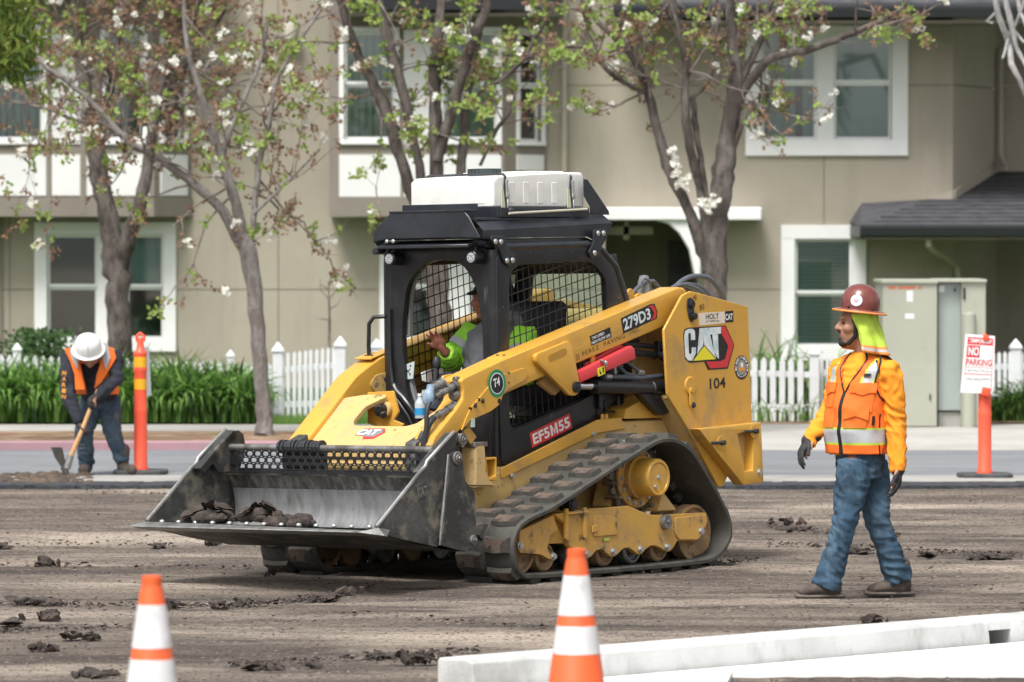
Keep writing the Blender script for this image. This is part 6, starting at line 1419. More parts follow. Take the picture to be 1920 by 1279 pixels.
def ttext(name, s, uv, uvx, h, mat, bold=0, par=None, f=TP, y=Yd, **k):
    a = f(*uv); b = f(*uvx); A_ = Vector((a[0], y, a[1])); B_ = Vector((b[0], y, b[1])); ex = (B_ - A_).normalized(); ey = Vector((0, 1, 0)).cross(ex) * 1
    if ey.z < 0: ey = -ey
    return text(name, s, A_, ex, ey, (B_ - A_).length, h, mat, par or tow, bold=bold, lift=.0006, **k)
ttext('lettering', 'HOLT', (1022, 530), (1152, 522), .034, m_pb, .02)
ttext('lettering', 'of California', (1022, 560), (1155, 552), .014, m_pb, .01)
ttext('lettering', 'CAT', (1218, 540), (1292, 533), .040, m_pw, .03)
ttext('fleet_number', '104', (1060, 1235), (1218, 1222), .068, m_pb, .012)
c = TP(1380, 1020); mb = MB(); mb.cyl((c[0], Yd - .001, c[1]), (c[0], Yd, c[1]), .076, n=40); st = lp('round_sticker', mb, m_pb, tow)
mb = MB(); mb.cyl((c[0], Yd, c[1]), (c[0], Yd + .0006, c[1]), .049, n=36); lp('sticker_centre', mb, M('sticker_grey', (.30, .28, .25), .5), st)
mb = MB(); mb.py([(c[0] + .030, c[1] - .02), (c[0] + .030, c[1] - .002), (c[0] + .0, c[1] + .004), (c[0] - .035, c[1] - .004), (c[0] - .035, c[1] - .02)], Yd + .0006, Yd + .0012); lp('sticker_truck', mb, M('sticker_orange', (.75, .30, .03), .5), st)
mb = MB(); mb.py([(c[0] + .012, c[1] + .0), (c[0] + .012, c[1] + .03), (c[0] - .016, c[1] + .03), (c[0] - .016, c[1] + .0)], Yd + .0006, Yd + .0010); lp('sticker_cab', mb, m_pw, st)
def arc_text(s, c, r, a0, a1, h, mat, par, flip=False):
    for i, ch in enumerate(s):
        if ch == ' ': continue
        a = a0 + (a1 - a0) * i / (len(s) - 1); rad = X_ * math.cos(a) + Z_ * math.sin(a); tan = (X_ * math.sin(a) - Z_ * math.cos(a)) * (-1 if flip else 1); up = rad * (-1 if flip else 1)
        o_ = Vector((c[0], Yd, c[1])) + rad * (r + (h if flip else 0)) - tan * h * .4
        text('lettering', ch, o_, tan, up, h * .75, h, mat, par, bold=.02, lift=.0004)
arc_text('J.J PEREZ PAVING, INC.', c, .0545, R(198), R(-18), .0165, m_pw, st)
arc_text('PAVING AND GRADING', c, .0535, R(215), R(325), .011, m_pw, st, True)
ttext('scribble', 'MF', (905, 350), (940, 330), .035, m_ink, 0); ttext('scribble', 'B5', (965, 440), (1010, 425), .035, m_ink, 0)
# arm lettering
AP = tri_aff([(0, 0), (1, 0), (0, 1)], [(0, 0), (1, 0), (0, 1)])
armn = [c_ for c_ in COL.objects if c_.name == 'lift_arm'][0]
ad = Vector((-.97, 0, .243)).normalized(); au = Vector((.243, 0, .97)).normalized()
def at_arm(name, s, x, z, w_, h, mat, bold=0, y=.5958, **k): return text(name, s, (x, y, z), ad, au, w_, h, mat, armn, bold=bold, lift=.0006, **k)
mb = MB(); mb.prism([(-.012, -.012), (.345, -.012), (.362, .03), (.345, .085), (.30, .092), (-.012, .085)], (-.632, .5952, 1.462), ad, au, 0, .0006, (0, 1, 0)); lp('model_plate', mb, m_pb, armn, smooth=0)
mb = MB(); mb.prism([(.275, -.004), (.335, -.004), (.352, .03), (.330, .082), (.275, .082), (.305, .07), (.325, .03), (.31, .008)], (-.632, .5952, 1.462), ad, au, .0008, .0014, (0, 1, 0)); lp('model_plate_red', mb, m_rst, armn, smooth=0)
at_arm('model_lettering', '279D3', -.634, 1.464, .285, .074, m_ltb, .03, y=.5962)
mb = MB(); mb.prism([(0, 0), (.212, 0), (.212, .062), (0, .062)], (-.300, .5952, 1.378), ad, au, 0, .0006, (0, 1, 0)); lp('speed_sticker', mb, m_pb, armn, smooth=0)
at_arm('lettering', 'TWO SPEED', -.306, 1.414, .13, .018, m_pw, .02, shear=.2); at_arm('lettering', 'HIGH FLOW XPS', -.304, 1.386, .195, .018, m_pw, .02, shear=.2)
at_arm('handwriting', 'JJ PEREZ  PAVING  INC.', -.150, 1.292, .680, .036, m_ink, -.004, space=1.2)
mb = MB(); mb.cyl((.636, .604, 1.173), (.636, .6056, 1.173), .083, n=40); rs = lp('round_badge', mb, m_grn, armn)
mb = MB(); mb.cyl((.636, .6056, 1.173), (.636, .6062, 1.173), .064, n=36); lp('badge_ring', mb, m_pw, rs)
mb = MB(); mb.cyl((.636, .6062, 1.173), (.636, .6068, 1.173), .058, n=36); lp('badge_centre', mb, m_pb, rs)
text('lettering', 'T4', (.665, .6070, 1.148), ad, au, .062, .052, m_pw, rs, bold=.03, lift=.0005, shear=.2)
# equipment number on the skirt
sk = [c_ for c_ in COL.objects if c_.name == 'side_skirt'][0]
sdv = Vector((-.398, 0, .108)).normalized(); suv = Vector((.108, 0, .398)).normalized()
mb = MB(); mb.prism([(0, 0), (.412, 0), (.412, .093), (0, .093)], (.122, .4582, .770), sdv, suv, 0, .0008, (0, 1, 0)); lp('number_sticker', mb, m_rst, sk, smooth=0)
so_ = Vector((.105, .4592, .788)); text('lettering', 'EF5', so_, sdv, suv, .168, .066, m_pw, sk, bold=.03, lift=.0006); text('lettering', '55', so_ + sdv * .262, sdv, suv, .115, .066, m_pw, sk, bold=.03, lift=.0006)
mb = MB()
for q in ([(0, 0), (.018, 0), (.018, .066), (0, .066)], [(.018, .066), (.036, .022), (.036, .0), (.016, .048)], [(.036, .022), (.054, .066), (.056, .048), (.036, .0)], [(.054, 0), (.072, 0), (.072, .066), (.054, .066)]): mb.prism([(.180 + a, b_) for a, b_ in q], so_ + Vector((0, .0004, 0)), sdv, suv, 0, .0004, (0, 1, 0))
lp('lettering', mb, m_pw, sk, smooth=0)
# small CAT logo on the cross plate
lo_ = o + Vector((0, -.105, 0)) + ez * .095 + en * .001
def cpp(a, b, h): return o + Vector((0, a, 0)) + ez * b + en * h
mb = MB(); mb.prism([(-.135, .095), (-.10, .16), (.06, .16), (.085, .125), (.03, .065), (-.055, .06), (-.06, .088)], o, (0, 1, 0), ez, .0005, .0012, en); lg = lp('small_logo', mb, m_rst, cp, smooth=0)
mb = MB(); mb.prism([(-.13, .095), (-.098, .155), (.045, .155), (.065, .125), (.02, .085), (-.04, .082), (-.06, .093)], o, (0, 1, 0), ez, .0014, .0020, en); lp('logo_shadow', mb, m_gry, lg, smooth=0)
text('lettering', 'CAT', cpp(-.125, .098, .002), (0, 1, 0), ez, .165, .05, m_pw, lg, bold=.035, lift=.0006, shear=.35)
# ================================================================== PEOPLE
m_skin = M('skin_tan', (.42, .22, .14), .55, c2=(.36, .17, .11), sc=14); m_skind = M('skin_brown', (.33, .13, .085), .5, c2=(.26, .10, .065), sc=14)
m_jean = M('denim_blue', (.028, .068, .115), .9, c2=(.11, .18, .245), sc=5, st=(1, 1, .5), lo=.42, hi=.72, c3=(.014, .035, .06), sc3=6, lo3=.5, hi3=.66, st3=(1, 1, .5), bump=.0015, bsc=160)
m_jeand = M('denim_dirty', (.035, .065, .10), .95, c2=(.08, .11, .14), sc=7, c3=(.20, .19, .16), sc3=5, lo3=.58, hi3=.7, bump=.003, bsc=60)
m_shirt = M('shirt_orange_yellow', (.88, .33, .018), .85, c2=(.84, .27, .015), sc=6, bump=.001, bsc=120)
m_vest = M('vest_orange', (.92, .19, .02), .75, c2=(.86, .155, .018), sc=6, bump=.001, bsc=120); m_silver = M('reflective_silver', (.46, .47, .49), .45, c2=(.40, .41, .43), sc=10); m_lime = M('lime_fabric', (.48, .66, .07), .75, c2=(.38, .56, .06), sc=5, bump=.001, bsc=100)
m_limeo = M('hi_vis_lime', (.42, .88, .07), .7, c2=(.32, .75, .05), sc=6, bump=.001, bsc=100); m_navy = M('dark_shirt', (.018, .02, .032), .9, c2=(.035, .038, .05), sc=8); m_glove = M('glove_black', (.022, .022, .024), .8, c2=(.05, .05, .052), sc=20, bump=.001, bsc=120)  # operator's lime: colour brightened to make up for the dark cab
m_boot = M('boot_brown', (.06, .045, .037), .85, c2=(.12, .095, .08), sc=14, bump=.001, bsc=80); m_sole = M('boot_sole', (.13, .11, .095), .9, c2=(.08, .07, .06), sc=14)
m_hair = M('hair_black', (.012, .010, .010), .7); m_hatb = M('helmet_brown', (.16, .035, .028), .28, c2=(.28, .10, .075), sc=4, lo=.45, hi=.7, coat=.4); m_hatrim = M('helmet_rim_orange', (.75, .28, .07), .5); m_hatw = M('helmet_white', (.80, .80, .79), .35, coat=.3)
m_grayj = M('jacket_grey', (.16, .17, .19), .85, c2=(.21, .22, .24), sc=7); m_wood = M('wooden_handle', (.58, .33, .15), .6, c2=(.48, .26, .11), sc=6, st=(4, 4, .5)); m_orgp = M('sleeve_print_orange', (.80, .32, .04), .7)
def rot_to(fwd, up=(0, 0, 1)):
    f = Vector(fwd).normalized(); u = Vector(up); l = u.cross(f).normalized(); u = f.cross(l); return Matrix((f, l, u)).transposed()
def head_pieces(mb, c, q, s=1.0):
    c = Vector(c); T = lambda x, y, z: c + q @ Vector((x * s, y * s, z * s))
    mb.ell(T(-.012, 0, .03), .098 * s, .077 * s, .105 * s, q); mb.ell(T(.030, 0, -.045), .068 * s, .058 * s, .072 * s, q); mb.ell(T(.062, 0, -.092), .030 * s, .032 * s, .026 * s, q)
    mb.ell(T(.072, 0, .045), .026 * s, .055 * s, .020 * s, q); mb.cap(T(.088, 0, .030), .009 * s, T(.114, 0, -.012), .015 * s); mb.ell(T(.098, .012, -.016), .014 * s, .011 * s, .010 * s, q); mb.ell(T(.098, -.012, -.016), .014 * s, .011 * s, .010 * s, q)
    for y in (-.048, .048): mb.ell(T(.055, y, -.012), .034 * s, .026 * s, .03 * s, q)
    mb.ell(T(.088, 0, -.046), .016 * s, .026 * s, .009 * s, q); mb.ell(T(.085, 0, -.060), .016 * s, .023 * s, .010 * s, q)
    for y in (-.078, .078): mb.ell(T(-.008, y, -.002), .020 * s, .012 * s, .033 * s, q)
def hand_pieces(mb, w0, d, pn, side, curl=25, s=1.0, spread=6):
    """w0 wrist, d finger direction, pn palm normal (side the fingers curl to), side +1/-1 thumb side"""
    w0 = Vector(w0); d = Vector(d).normalized(); pn = Vector(pn); pn = (pn - d * pn.dot(d)).normalized(); t = d.cross(pn) * side
    mb.cap(w0 - d * .03 * s, .030 * s, w0 + d * .02 * s, .029 * s)
    q = Matrix((d, t, pn)).transposed(); mb.ell(w0 + d * .052 * s, .052 * s, .045 * s, .021 * s, q)
    for k, (o_, L, r) in enumerate(((.032, .078, .0105), (.011, .088, .011), (-.011, .080, .0105), (-.031, .062, .0095))):
        p = w0 + d * (.078 - abs(o_) * .25) * s + t * o_ * s; a = R(spread * (1.2 - k)); dd = (d * math.cos(a) + t * math.sin(a)); cu = curl * (1 + .12 * k)
        mb.cap(w0 + d * .045 * s + t * o_ * .8 * s, .014 * s, p, r * 1.15 * s, 8)
        for j, f_ in enumerate((.45, .32, .23)):
            an = R(cu * (j + .6)); e = dd * math.cos(an) + pn * math.sin(an); p2 = p + e * L * f_ * s; mb.cap(p, r * (1 - .08 * j) * s, p2, r * (.94 - .08 * j) * s, 8); p = p2
    p = w0 + d * .022 * s + t * .030 * s; e = (d * .72 + t * .62 + pn * .30).normalized(); p2 = p + e * .040 * s; mb.cap(p, .015 * s, p2, .0125 * s, 8); e = (d * .92 + t * .18 + pn * .40).normalized(); mb.cap(p2, .0125 * s, p2 + e * .036 * s, .0105 * s, 8)
def folds(amp, fz=26, seed=0, fx=9):
    def f(co, n):
        w = noise.noise(co * 5 + Vector((seed, 0, 0))) * 1.3; p = Vector((co.x * fx + seed + w, co.y * fx, co.z * fz * .55 + .8 * co.x * fx + w)); return amp * (1.3 * (.55 - abs(noise.noise(p)) * 2.2) + .6 * noise.noise(p * 1.9))
    return f

# ---------------------------------------------------------------- walking man
WS = 331.0
def wp(u, v, y=0): return Vector(((u - 1605) / WS, y, (1122 - v) / WS))
man = thing('person', 'man in orange vest, lime neck shade and brown hard hat walking left across the road', 'person', ((1605 - 960) / WS, 28.7, 0))
Fw = Vector((-.66, -.75, 0)); Sd = Vector((.75, -.66, 0))
sh_l, el_l, wr_l = wp(1668, 694, -.13), wp(1677, 790, -.12), wp(1680, 868, -.16)
sh_r, el_r, wr_r = wp(1583, 690, .13), wp(1560, 775, .12), wp(1524, 822, .02)
hip_l, kn_l, an_l = wp(1602, 880, -.07), wp(1580, 985, -.16), wp(1550, 1090, -.13)
hip_r, kn_r, an_r = wp(1634, 880, .06), wp(1648, 985, .03), wp(1686, 1082, .08)
hc = wp(1606, 612, -.02); qh = rot_to((-1, -.10, -.03))
b = MB(); head_pieces(b, hc, qh, 1.0)
b.cap(wp(1622, 668), .058, hc + Vector((.02, 0, -.06)), .056)
b.loft([wp(1612, 860), wp(1610, 800), wp(1615, 740), wp(1620, 695), wp(1624, 668)], [(.12, .09), (.13, .095), (.14, .09), (.14, .08), (.07, .055)], Sd, 20)
for (a, e, c) in ((sh_l, el_l, wr_l), (sh_r, el_r, wr_r)): b.cap(a * .8 + e * .2, .036, e, .034); b.cap(e, .034, c, .028)
for (a, e, c) in ((hip_l, kn_l, an_l), (hip_r, kn_r, an_r)): b.cap(a, .085, e, .055); b.cap(e, .055, c, .042)
hand_pieces(b, wr_l + Vector((0, 0, -.01)), (.02, -.1, -1), (-1, .1, 0), -1, 22, .9); hand_pieces(b, wr_r, (-.55, -.25, -.75), (.6, .1, -.5), 1, 26, .9)
for (a, tx) in ((an_l, -.10), (an_r, -.10)): b.cap(a, .034, a + Vector((tx*.3, -.01, -.03)), .030)
baked('body', b, m_skin, man, .008, 3)
# eye, brow, beard, hair
b = MB()
for y in (-.032, .032): b.ell(hc + qh @ Vector((.080, y, .018)), .010, .013, .006, qh)
b.obj('eyes', m_hair, man)
b = MB(); T = lambda x, y, z: hc + qh @ Vector((x, y, z))
for y in (-.030, .030): b.cap(T(.091, y * .5, .038), .005, T(.080, y * 1.6, .036), .004)
b.cap(T(.100, -.022, -.034), .006, T(.106, 0, -.029), .007); b.cap(T(.106, 0, -.029), .007, T(.100, .022, -.034), .006)
b.ell(T(.078, 0, -.098), .030, .028, .024, qh); b.ell(T(.092, 0, -.078), .012, .014, .014, qh)
for sg in (-1, 1): b.cap(T(.055, sg * .038, -.098), .014, T(.020, sg * .058, -.06), .012); b.cap(T(.020, sg * .058, -.06), .012, T(.015, sg * .070, .02), .014); b.ell(T(.0, sg * .068, .03), .04, .014, .03, qh)
baked('beard_and_hair', b, m_hair, man, .005, 2)
# shirt
b = MB()
TR = [(wp(1608, 852), .172, .132), (wp(1606, 810), .180, .150), (wp(1610, 765), .182, .148), (wp(1616, 720), .185, .135), (wp(1620, 695), .190, .120), (wp(1624, 676), .155, .095), (wp(1624, 662), .075, .068)]
b.loft([t[0] for t in TR], [(t[1], t[2]) for t in TR], Sd, 24)
for (a, e, c) in ((sh_l, el_l, wr_l), (sh_r, el_r, wr_r)):
    b.tube([a + Vector((-.02, 0, .0)), a * .85 + e * .15, a * .5 + e * .5, e, e * .6 + c * .4, e * .15 + c * .85, c], [.064, .066, .064, .060, .057, .054, .046], 16)
    b.cap(a + Vector((-.01, 0, -.005)), .064, a * .8 + e * .2, .065)
    b.tube([e * .06 + c * .94, c + (c - e).normalized() * .05], [.048, .045], 14)
baked('shirt', b, m_shirt, man, .009, 2, folds(.0075, 34, 3, 12))
# vest as a shell with openings
def vest_shell(TRx, fw, sd, pat, parent, mats, nth=96, nz=70, off=.012, fseed=1):
    vs = []; idx = {}; fs = []; ms = []
    def ringp(t):
        x = t * (len(TRx) - 1); i = min(int(x), len(TRx) - 2); f = x - i; a, c = TRx[i], TRx[i + 1]; f = f * f * (3 - 2 * f) * .35 + f * .65
        return a[0].lerp(c[0], f), a[1] + (c[1] - a[1]) * f, a[2] + (c[2] - a[2]) * f
    def pt(th, t, o=0):
        c, a, bb = ringp(t); p = c + fw * (bb + off + o) * math.cos(th) + sd * (a + off + o) * math.sin(th)
        fo = .010 * noise.noise(Vector((p.x * 9 + fseed, p.y * 9, p.z * 11 + p.x * 5))) + .006 * noise.noise(Vector((p.x * 22, p.y * 20, p.z * 16 + 4)))
        return p + (p - c).normalized() * fo
    for j in range(nz + 1):
        for i in range(nth): vs.append(pt(2 * math.pi * i / nth - math.pi, j / nz))
    mb = MB(); mb.v = vs
    for j in range(nz):
        for i in range(nth):
            th = 2 * math.pi * (i + .5) / nth - math.pi; t = (j + .5) / nz; c, a, bb = ringp(t); m_ = pat(th, t, a * math.sin(th), c.z)
            if m_ is None: continue
            i2 = (i + 1) % nth; mb.f.append((j * nth + i, j * nth + i2, (j + 1) * nth + i2, (j + 1) * nth + i)); mb.m.append(m_)
    return mb, pt
def z2t(z): return z
ztop, zbot = wp(0, 662).z, wp(0, 852).z
def pat(th, t, lat, z):
    front = abs(th) < 1.45
    if front and z > 1.16 and abs(lat + .0) < .004 + (z - 1.16) * .36: return None           # open V neck
    if abs(math.sin(th)) > .80 and abs(th) < 2.3 and z > 1.10 + (1 - abs(math.sin(th))) * .9 and z < 1.40: return None          # arm holes
    if front and abs(th) < .045 and z < 1.17: return 3
    if .885 < z < .950: return 1
    if .872 < z <= .885 or .950 <= z < .963: return 2
    if front and z > 1.20:
        e = abs(lat) - (.055 + (z - 1.2) * .25)
        if .03 < e < .078 and z > 1.22: return 3 if 1.335 < z < 1.365 else 1
        if .02 < e <= .03 or .078 <= e < .088: return 2
    if not front and z > 1.15 and .06 < abs(lat) < .11: return 1
    if not front and z > 1.15 and (.05 < abs(lat) <= .06 or .11 <= abs(lat) < .12): return 2
    if 1.30 < th < 1.37 and z < 1.05: return 3
    return 0
mb, vpt = vest_shell(TR, Fw, Sd, pat, man, None)
ve = mb.obj('safety_vest', [m_vest, m_silver, m_lime, m_pb], man, smooth=80, recalc=False)
m_ = ve.modifiers.new('t', 'SOLIDIFY'); m_.thickness = .004; m_.offset = 1
def tz(z): return max(0, min(1, next((i + (z - TR[i][0].z) / (TR[i + 1][0].z - TR[i][0].z) for i in range(len(TR) - 1) if TR[i][0].z <= z <= TR[i + 1][0].z), 0) / (len(TR) - 1)))
def vpatch(name, th0, th1, z0, z1, o, mat, cut=0):
    mb = MB(); n, m2 = 8, 6
    for s_ in (0, 1):
        for j in range(m2 + 1):
            for i in range(n + 1):
                zz = z0 + (z1 - z0) * j / m2; 
                if j == 0: zz += cut * abs(i / n - .5) * 2
                mb.v.append(vpt(th0 + (th1 - th0) * i / n, tz(zz), o * (1 - .0) if s_ else -.002))
    B = (n + 1) * (m2 + 1)
    for j in range(m2):
        for i in range(n): a = j * (n + 1) + i; mb.f.append((B + a, B + a + 1, B + a + n + 2, B + a + n + 1)); mb.m.append(0)
    rim = [i for i in range(n + 1)] + [(j + 1) * (n + 1) - 1 for j in range(1, m2 + 1)] + [m2 * (n + 1) + i for i in range(n - 1, -1, -1)] + [j * (n + 1) for j in range(m2 - 1, 0, -1)]
    for k in range(len(rim)): a, c = rim[k], rim[(k + 1) % len(rim)]; mb.f.append((a, c, B + c, B + a)); mb.m.append(0)
    return mb.obj(name, mat, ve, smooth=50)
vpatch('pocket', .22, .98, 1.05, 1.19, .009, m_vest); vpatch('pocket_flap', .20, 1.0, 1.15, 1.22, .017, m_vest, .02); vpatch('pocket', -.95, -.35, 1.08, 1.19, .009, m_vest); vpatch('pocket_flap', -.98, -.33, 1.15, 1.22, .016, m_vest, .02)
vpatch('pocket', .16, .85, .97, 1.07, .010, m_vest); vpatch('pocket_flap', .14, .88, 1.03, 1.09, .018, m_vest, -.02); vpatch('pocket', -.85, -.2, .97, 1.07, .009, m_vest)
vpatch('black_tab', 1.02, 1.10, .985, 1.03, .013, m_pb); vpatch('mic_tab', .52, .72, 1.255, 1.27, .012, m_pb)
b = MB()
def arm_hole(sg):
    pts = []
    for k in range(20):
        a = 2 * math.pi * k / 20; z = 1.255 + .135 * math.sin(a); th = sg * (1.5 + .58 * math.cos(a)); pts.append(vpt(th, tz(z), .004))
    return pts + pts[:1]
b.tube(arm_hole(1), .006, 6); b.obj('piping', m_pb, ve)
b = MB()
for sg in (1, -1): b.tube([vpt(sg * math.asin(min(1, (.004 + (z - 1.16) * .36) / .15)), tz(z), .004) for z in (1.165, 1.2, 1.25, 1.3, 1.35, 1.385)], .005, 6)
b.obj('piping', m_pb, ve)
# jeans
b = MB()
b.loft([wp(1612, 842), wp(1614, 870), wp(1616, 900)], [(.150, .115), (.150, .118), (.13, .11)], Sd, 22)
for (a, e, c, k) in ((hip_l, kn_l, an_l, 1), (hip_r, kn_r, an_r, 0)):
    h = c + (c - e).normalized() * .035
    b.tube([a + Vector((0, 0, .04)), a * .75 + e * .25, a * .35 + e * .65, e, e * .65 + c * .35, e * .3 + c * .7, h], [.096, .100, .083, .070, .068, .074, .086], 18)
baked('jeans', b, m_jean, man, .008, 2, folds(.0075, 40, 8, 12))
b = MB()
for (a, e, c, sg) in ((hip_l, kn_l, an_l, 1),):
    b.tube([p + Vector((.02, -.075, 0)) for p in (a, a * .5 + e * .5, e, e * .5 + c * .5, c)], .003, 5)
# boots
for (a, yaw, pitch) in ((an_l, (-1, -.25, 0), 4), (an_r, (-1, -.15, 0), -2)):
    f = Vector(yaw).normalized(); zf = 0.0; g = Vector((a.x, a.y, 0)) + Vector((.02, 0, 0)); sdv_ = Vector((0, 0, 1)).cross(f)
    b = MB(); b.cap(g + Vector((0, 0, .17)), .058, g + Vector((0, 0, .06)) - f * .005, .05); b.loft([g - f * .055 + Vector((0, 0, .055)), g + f * .02 + Vector((0, 0, .062)), g + f * .09 + Vector((0, 0, .055)), g + f * .15 + Vector((0, 0, .045)), g + f * .195 + Vector((0, 0, .036))], [(.035, .035), (.044, .045), (.046, .036), (.046, .030), (.026, .018)], sdv_, 16)
    bo = baked('boot', b, m_boot, man, .008, 3)
    b = MB(); b.loft([g - f * .075 + Vector((0, 0, .015)), g - f * .06 + Vector((0, 0, .015)), g + f * .02 + Vector((0, 0, .015)), g + f * .12 + Vector((0, 0, .015)), g + f * .19 + Vector((0, 0, .017)), g + f * .215 + Vector((0, 0, .02))], [(.025, .015), (.042, .015), (.042, .015), (.050, .015), (.042, .015), (.02, .012)], sdv_, 16); b.obj('sole', m_sole, bo, smooth=50)
# gloves
b = MB(); hand_pieces(b, wr_l + Vector((0, 0, -.03)), (.0, -.1, -1), (-1, .15, 0), -1, 24, 1.12); b.cap(wr_l, .044, wr_l + Vector((0, 0, -.04)), .040); baked('glove', b, m_glove, man, .006, 2)
b = MB(); hand_pieces(b, wr_r + Vector((-.02, -.01, -.015)), (-.50, -.25, -.80), (.75, .1, -.45), 1, 24, 1.12); b.cap(wr_r + Vector((.005, 0, .005)), .044, wr_r + Vector((-.025, -.01, -.02)), .040); baked('glove', b, m_glove, man, .006, 2)
# hard hat
hq = Matrix.Rotation(R(6), 3, 'Y'); hb = wp(1612, 583, -.01)
b = MB(); b.lathe([(.111, 0), (.1115, .03), (.108, .07), (.092, .108), (.065, .132), (.032, .145), (.001, .149)], hb, 40, hq); b.lathe([(.113, .004), (.135, .002), (.152, -.008), (.153, -.012), (.135, -.004), (.112, -.003)], hb, 40, hq)
ht = b.obj('hard_hat', m_hatb, man, smooth=60)
b = MB(); pts = [hb + hq @ Vector((.152 * math.cos(2 * math.pi * k / 40), .152 * math.sin(2 * math.pi * k / 40), -.012)) for k in range(41)]; b.tube(pts, .006, 8, caps=False); b.obj('hat_rim', m_hatrim, ht)
sdv2 = Vector((-.25, -.90, .32)).normalized(); sp_ = hb + hq @ Vector((0, 0, .045)) + Vector((-.028, -.104, .012))
dn_ = Vector((-.26, -.93, .22)).normalized(); sp_ = hb + hq @ Vector((0, 0, .030)) + dn_ * .110; qd_ = dn_.to_track_quat('Z', 'Y').to_matrix()
b = MB(); b.ell(sp_, .034, .034, .007, qd_); b.obj('hat_sticker', m_pw, ht); b = MB(); b.ell(sp_ + dn_ * .0045, .018, .015, .004, qd_); b.obj('sticker_print', M('print_blue_grey', (.25, .38, .45), .5, c2=(.6, .35, .3), sc=60), ht)
for (dx, dz) in ((-.085, .012), (.075, .008)):
    b = MB(); c = hb + hq @ Vector((dx * .85, -.092, .010 + dz * .3)); b.ell(c, .008, .006, .007); b.obj('hat_rivet', m_pb, ht)
# neck shade cloth
b = MB(); nA, nB = 44, 16
for j in range(nB + 1):
    t = j / nB
    for i in range(nA + 1):
        a = R(-118 + 250 * i / nA)      # 0 = straight back (+x), negative = near side
        fr_ = abs(a) / R(118); r_ = .098 + .040 * t * t + .012 * t + .015 * math.sin(a * 5 + 1 + t * 2.5) * t + .022 * noise.noise(Vector((a * 3, t * 3, 0)))
        z = hc.z + .075 - t * (.215 + .03 * math.cos(a * .8)); x = r_ * math.cos(a) + .01 + t * .020; y = r_ * math.sin(a) * (.93)
        if fr_ > .75 and a < 0: x += (fr_ - .75) * .24 * t
        b.v.append((hc.x + x, hc.y + y, z))
for j in range(nB):
    for i in range(nA):
        q = j * (nA + 1) + i; b.f.append((q, q + 1, q + nA + 2, q + nA + 1)); b.m.append(2 if j == nB - 1 else (1 if j == nB - 2 else (2 if j == nB - 3 else 0)))
ns = b.obj('neck_shade', [m_lime, m_silver, m_hatrim], man, smooth=80, recalc=False); mm = ns.modifiers.new('t', 'SOLIDIFY'); mm.thickness = .003
# ---------------------------------------------------------------- bent worker with mattock
DS = 223.3
def dp_(u, v, y=0): return Vector(((u - 190) / DS, y, (890 - v) / DS))
dig = thing('person', 'worker in white hard hat and dark shirt bending forward over a mattock', 'person', ((190 - 960) / DS, 42.55, 0))
hl, hr = dp_(168, 752, .12), dp_(203, 750, .12)
kl, kr = dp_(157, 812, -.02), dp_(209, 805, .0); al, ar = dp_(161, 872, .08), dp_(229, 866, .02)
shl, shr = dp_(133, 662, -.22), dp_(216, 660, -.22); ell, elr = dp_(134, 738, -.30), dp_(224, 706, -.30); wl, wr = dp_(155, 790, -.36), dp_(191, 738, -.38)
hc2 = dp_(174, 660, -.32); q2 = rot_to((.0, -.45, -.9), (0, -1, .4))
b = MB(); head_pieces(b, hc2, q2, 1); b.cap(dp_(175, 655, -.22), .07, hc2 + Vector((0, .06, .03)), .06)
b.loft([dp_(185, 755, .13), dp_(182, 725, .06), dp_(178, 690, -.04), dp_(175, 662, -.15)], [(.11, .07), (.11, .07), (.12, .07), (.10, .05)], (1, 0, 0), 18)
for (a, e, c) in ((shl, ell, wl), (shr, elr, wr)): b.cap(a, .038, e, .036); b.cap(e, .04, c, .03)
for (a, e, c) in ((hl, kl, al), (hr, kr, ar)): b.cap(a, .08, e, .055); b.cap(e, .055, c, .04); b.cap(c, .034, c + Vector((0, -.02, -.03)), .03)
hand_pieces(b, wl, (.3, -.3, -.8), (.9, .1, .3), 1, 50, .85); hand_pieces(b, wr, (-.6, -.3, -.6), (.5, -.2, -.6), -1, 50, .85); baked('body', b, m_skin, dig, .011, 3)
b = MB(); b.loft([dp_(185, 752, .12), dp_(182, 722, .03), dp_(178, 690, -.08), dp_(175, 668, -.17), dp_(174, 652, -.24)], [(.15, .12), (.155, .125), (.175, .125), (.19, .10), (.09, .07)], (1, 0, 0), 20)
for (a, e, c) in ((shl, ell, wl), (shr, elr, wr)): b.tube([a, a * .5 + e * .5, e, e * .5 + c * .5, c], [.075, .075, .065, .058, .045], 14)
baked('shirt', b, m_navy, dig, .012, 3, folds(.008, 24, 5))
for k, ch in enumerate('MARIN'): text('sleeve_print', ch, dp_(123 - k * .2, 700 + k * 11, -.375), (.98, .1, -.1), (.1, 0, 1), .034, .036, m_orgp, dig, bold=.02)
TR2 = [(dp_(183, 738, -.02), .165, .145), (dp_(181, 715, -.06), .170, .155), (dp_(178, 690, -.12), .185, .155), (dp_(176, 668, -.18), .205, .125), (dp_(175, 652, -.22), .17, .10), (dp_(175, 645, -.23), .09, .07)]
def pat2(th, t, lat, z):
    if abs(th) < .32 + .2 * (t < .5): return None
    if abs(math.sin(th)) > .93 and .35 < t < .72: return None
    al_ = abs(lat)
    if t > .55 and .045 < al_ < .115: return 1
    if t > .4 and (.115 <= al_ < .135 or .03 < al_ <= .045): return 2
    return 0
mb, _ = vest_shell(TR2, Vector((0, -1, 0)), Vector((1, 0, 0)), pat2, dig, None, 64, 40, .014, 5); v2 = mb.obj('safety_vest', [m_vest, m_silver, m_lime], dig, smooth=80, recalc=False); mm = v2.modifiers.new('t', 'SOLIDIFY'); mm.thickness = .006
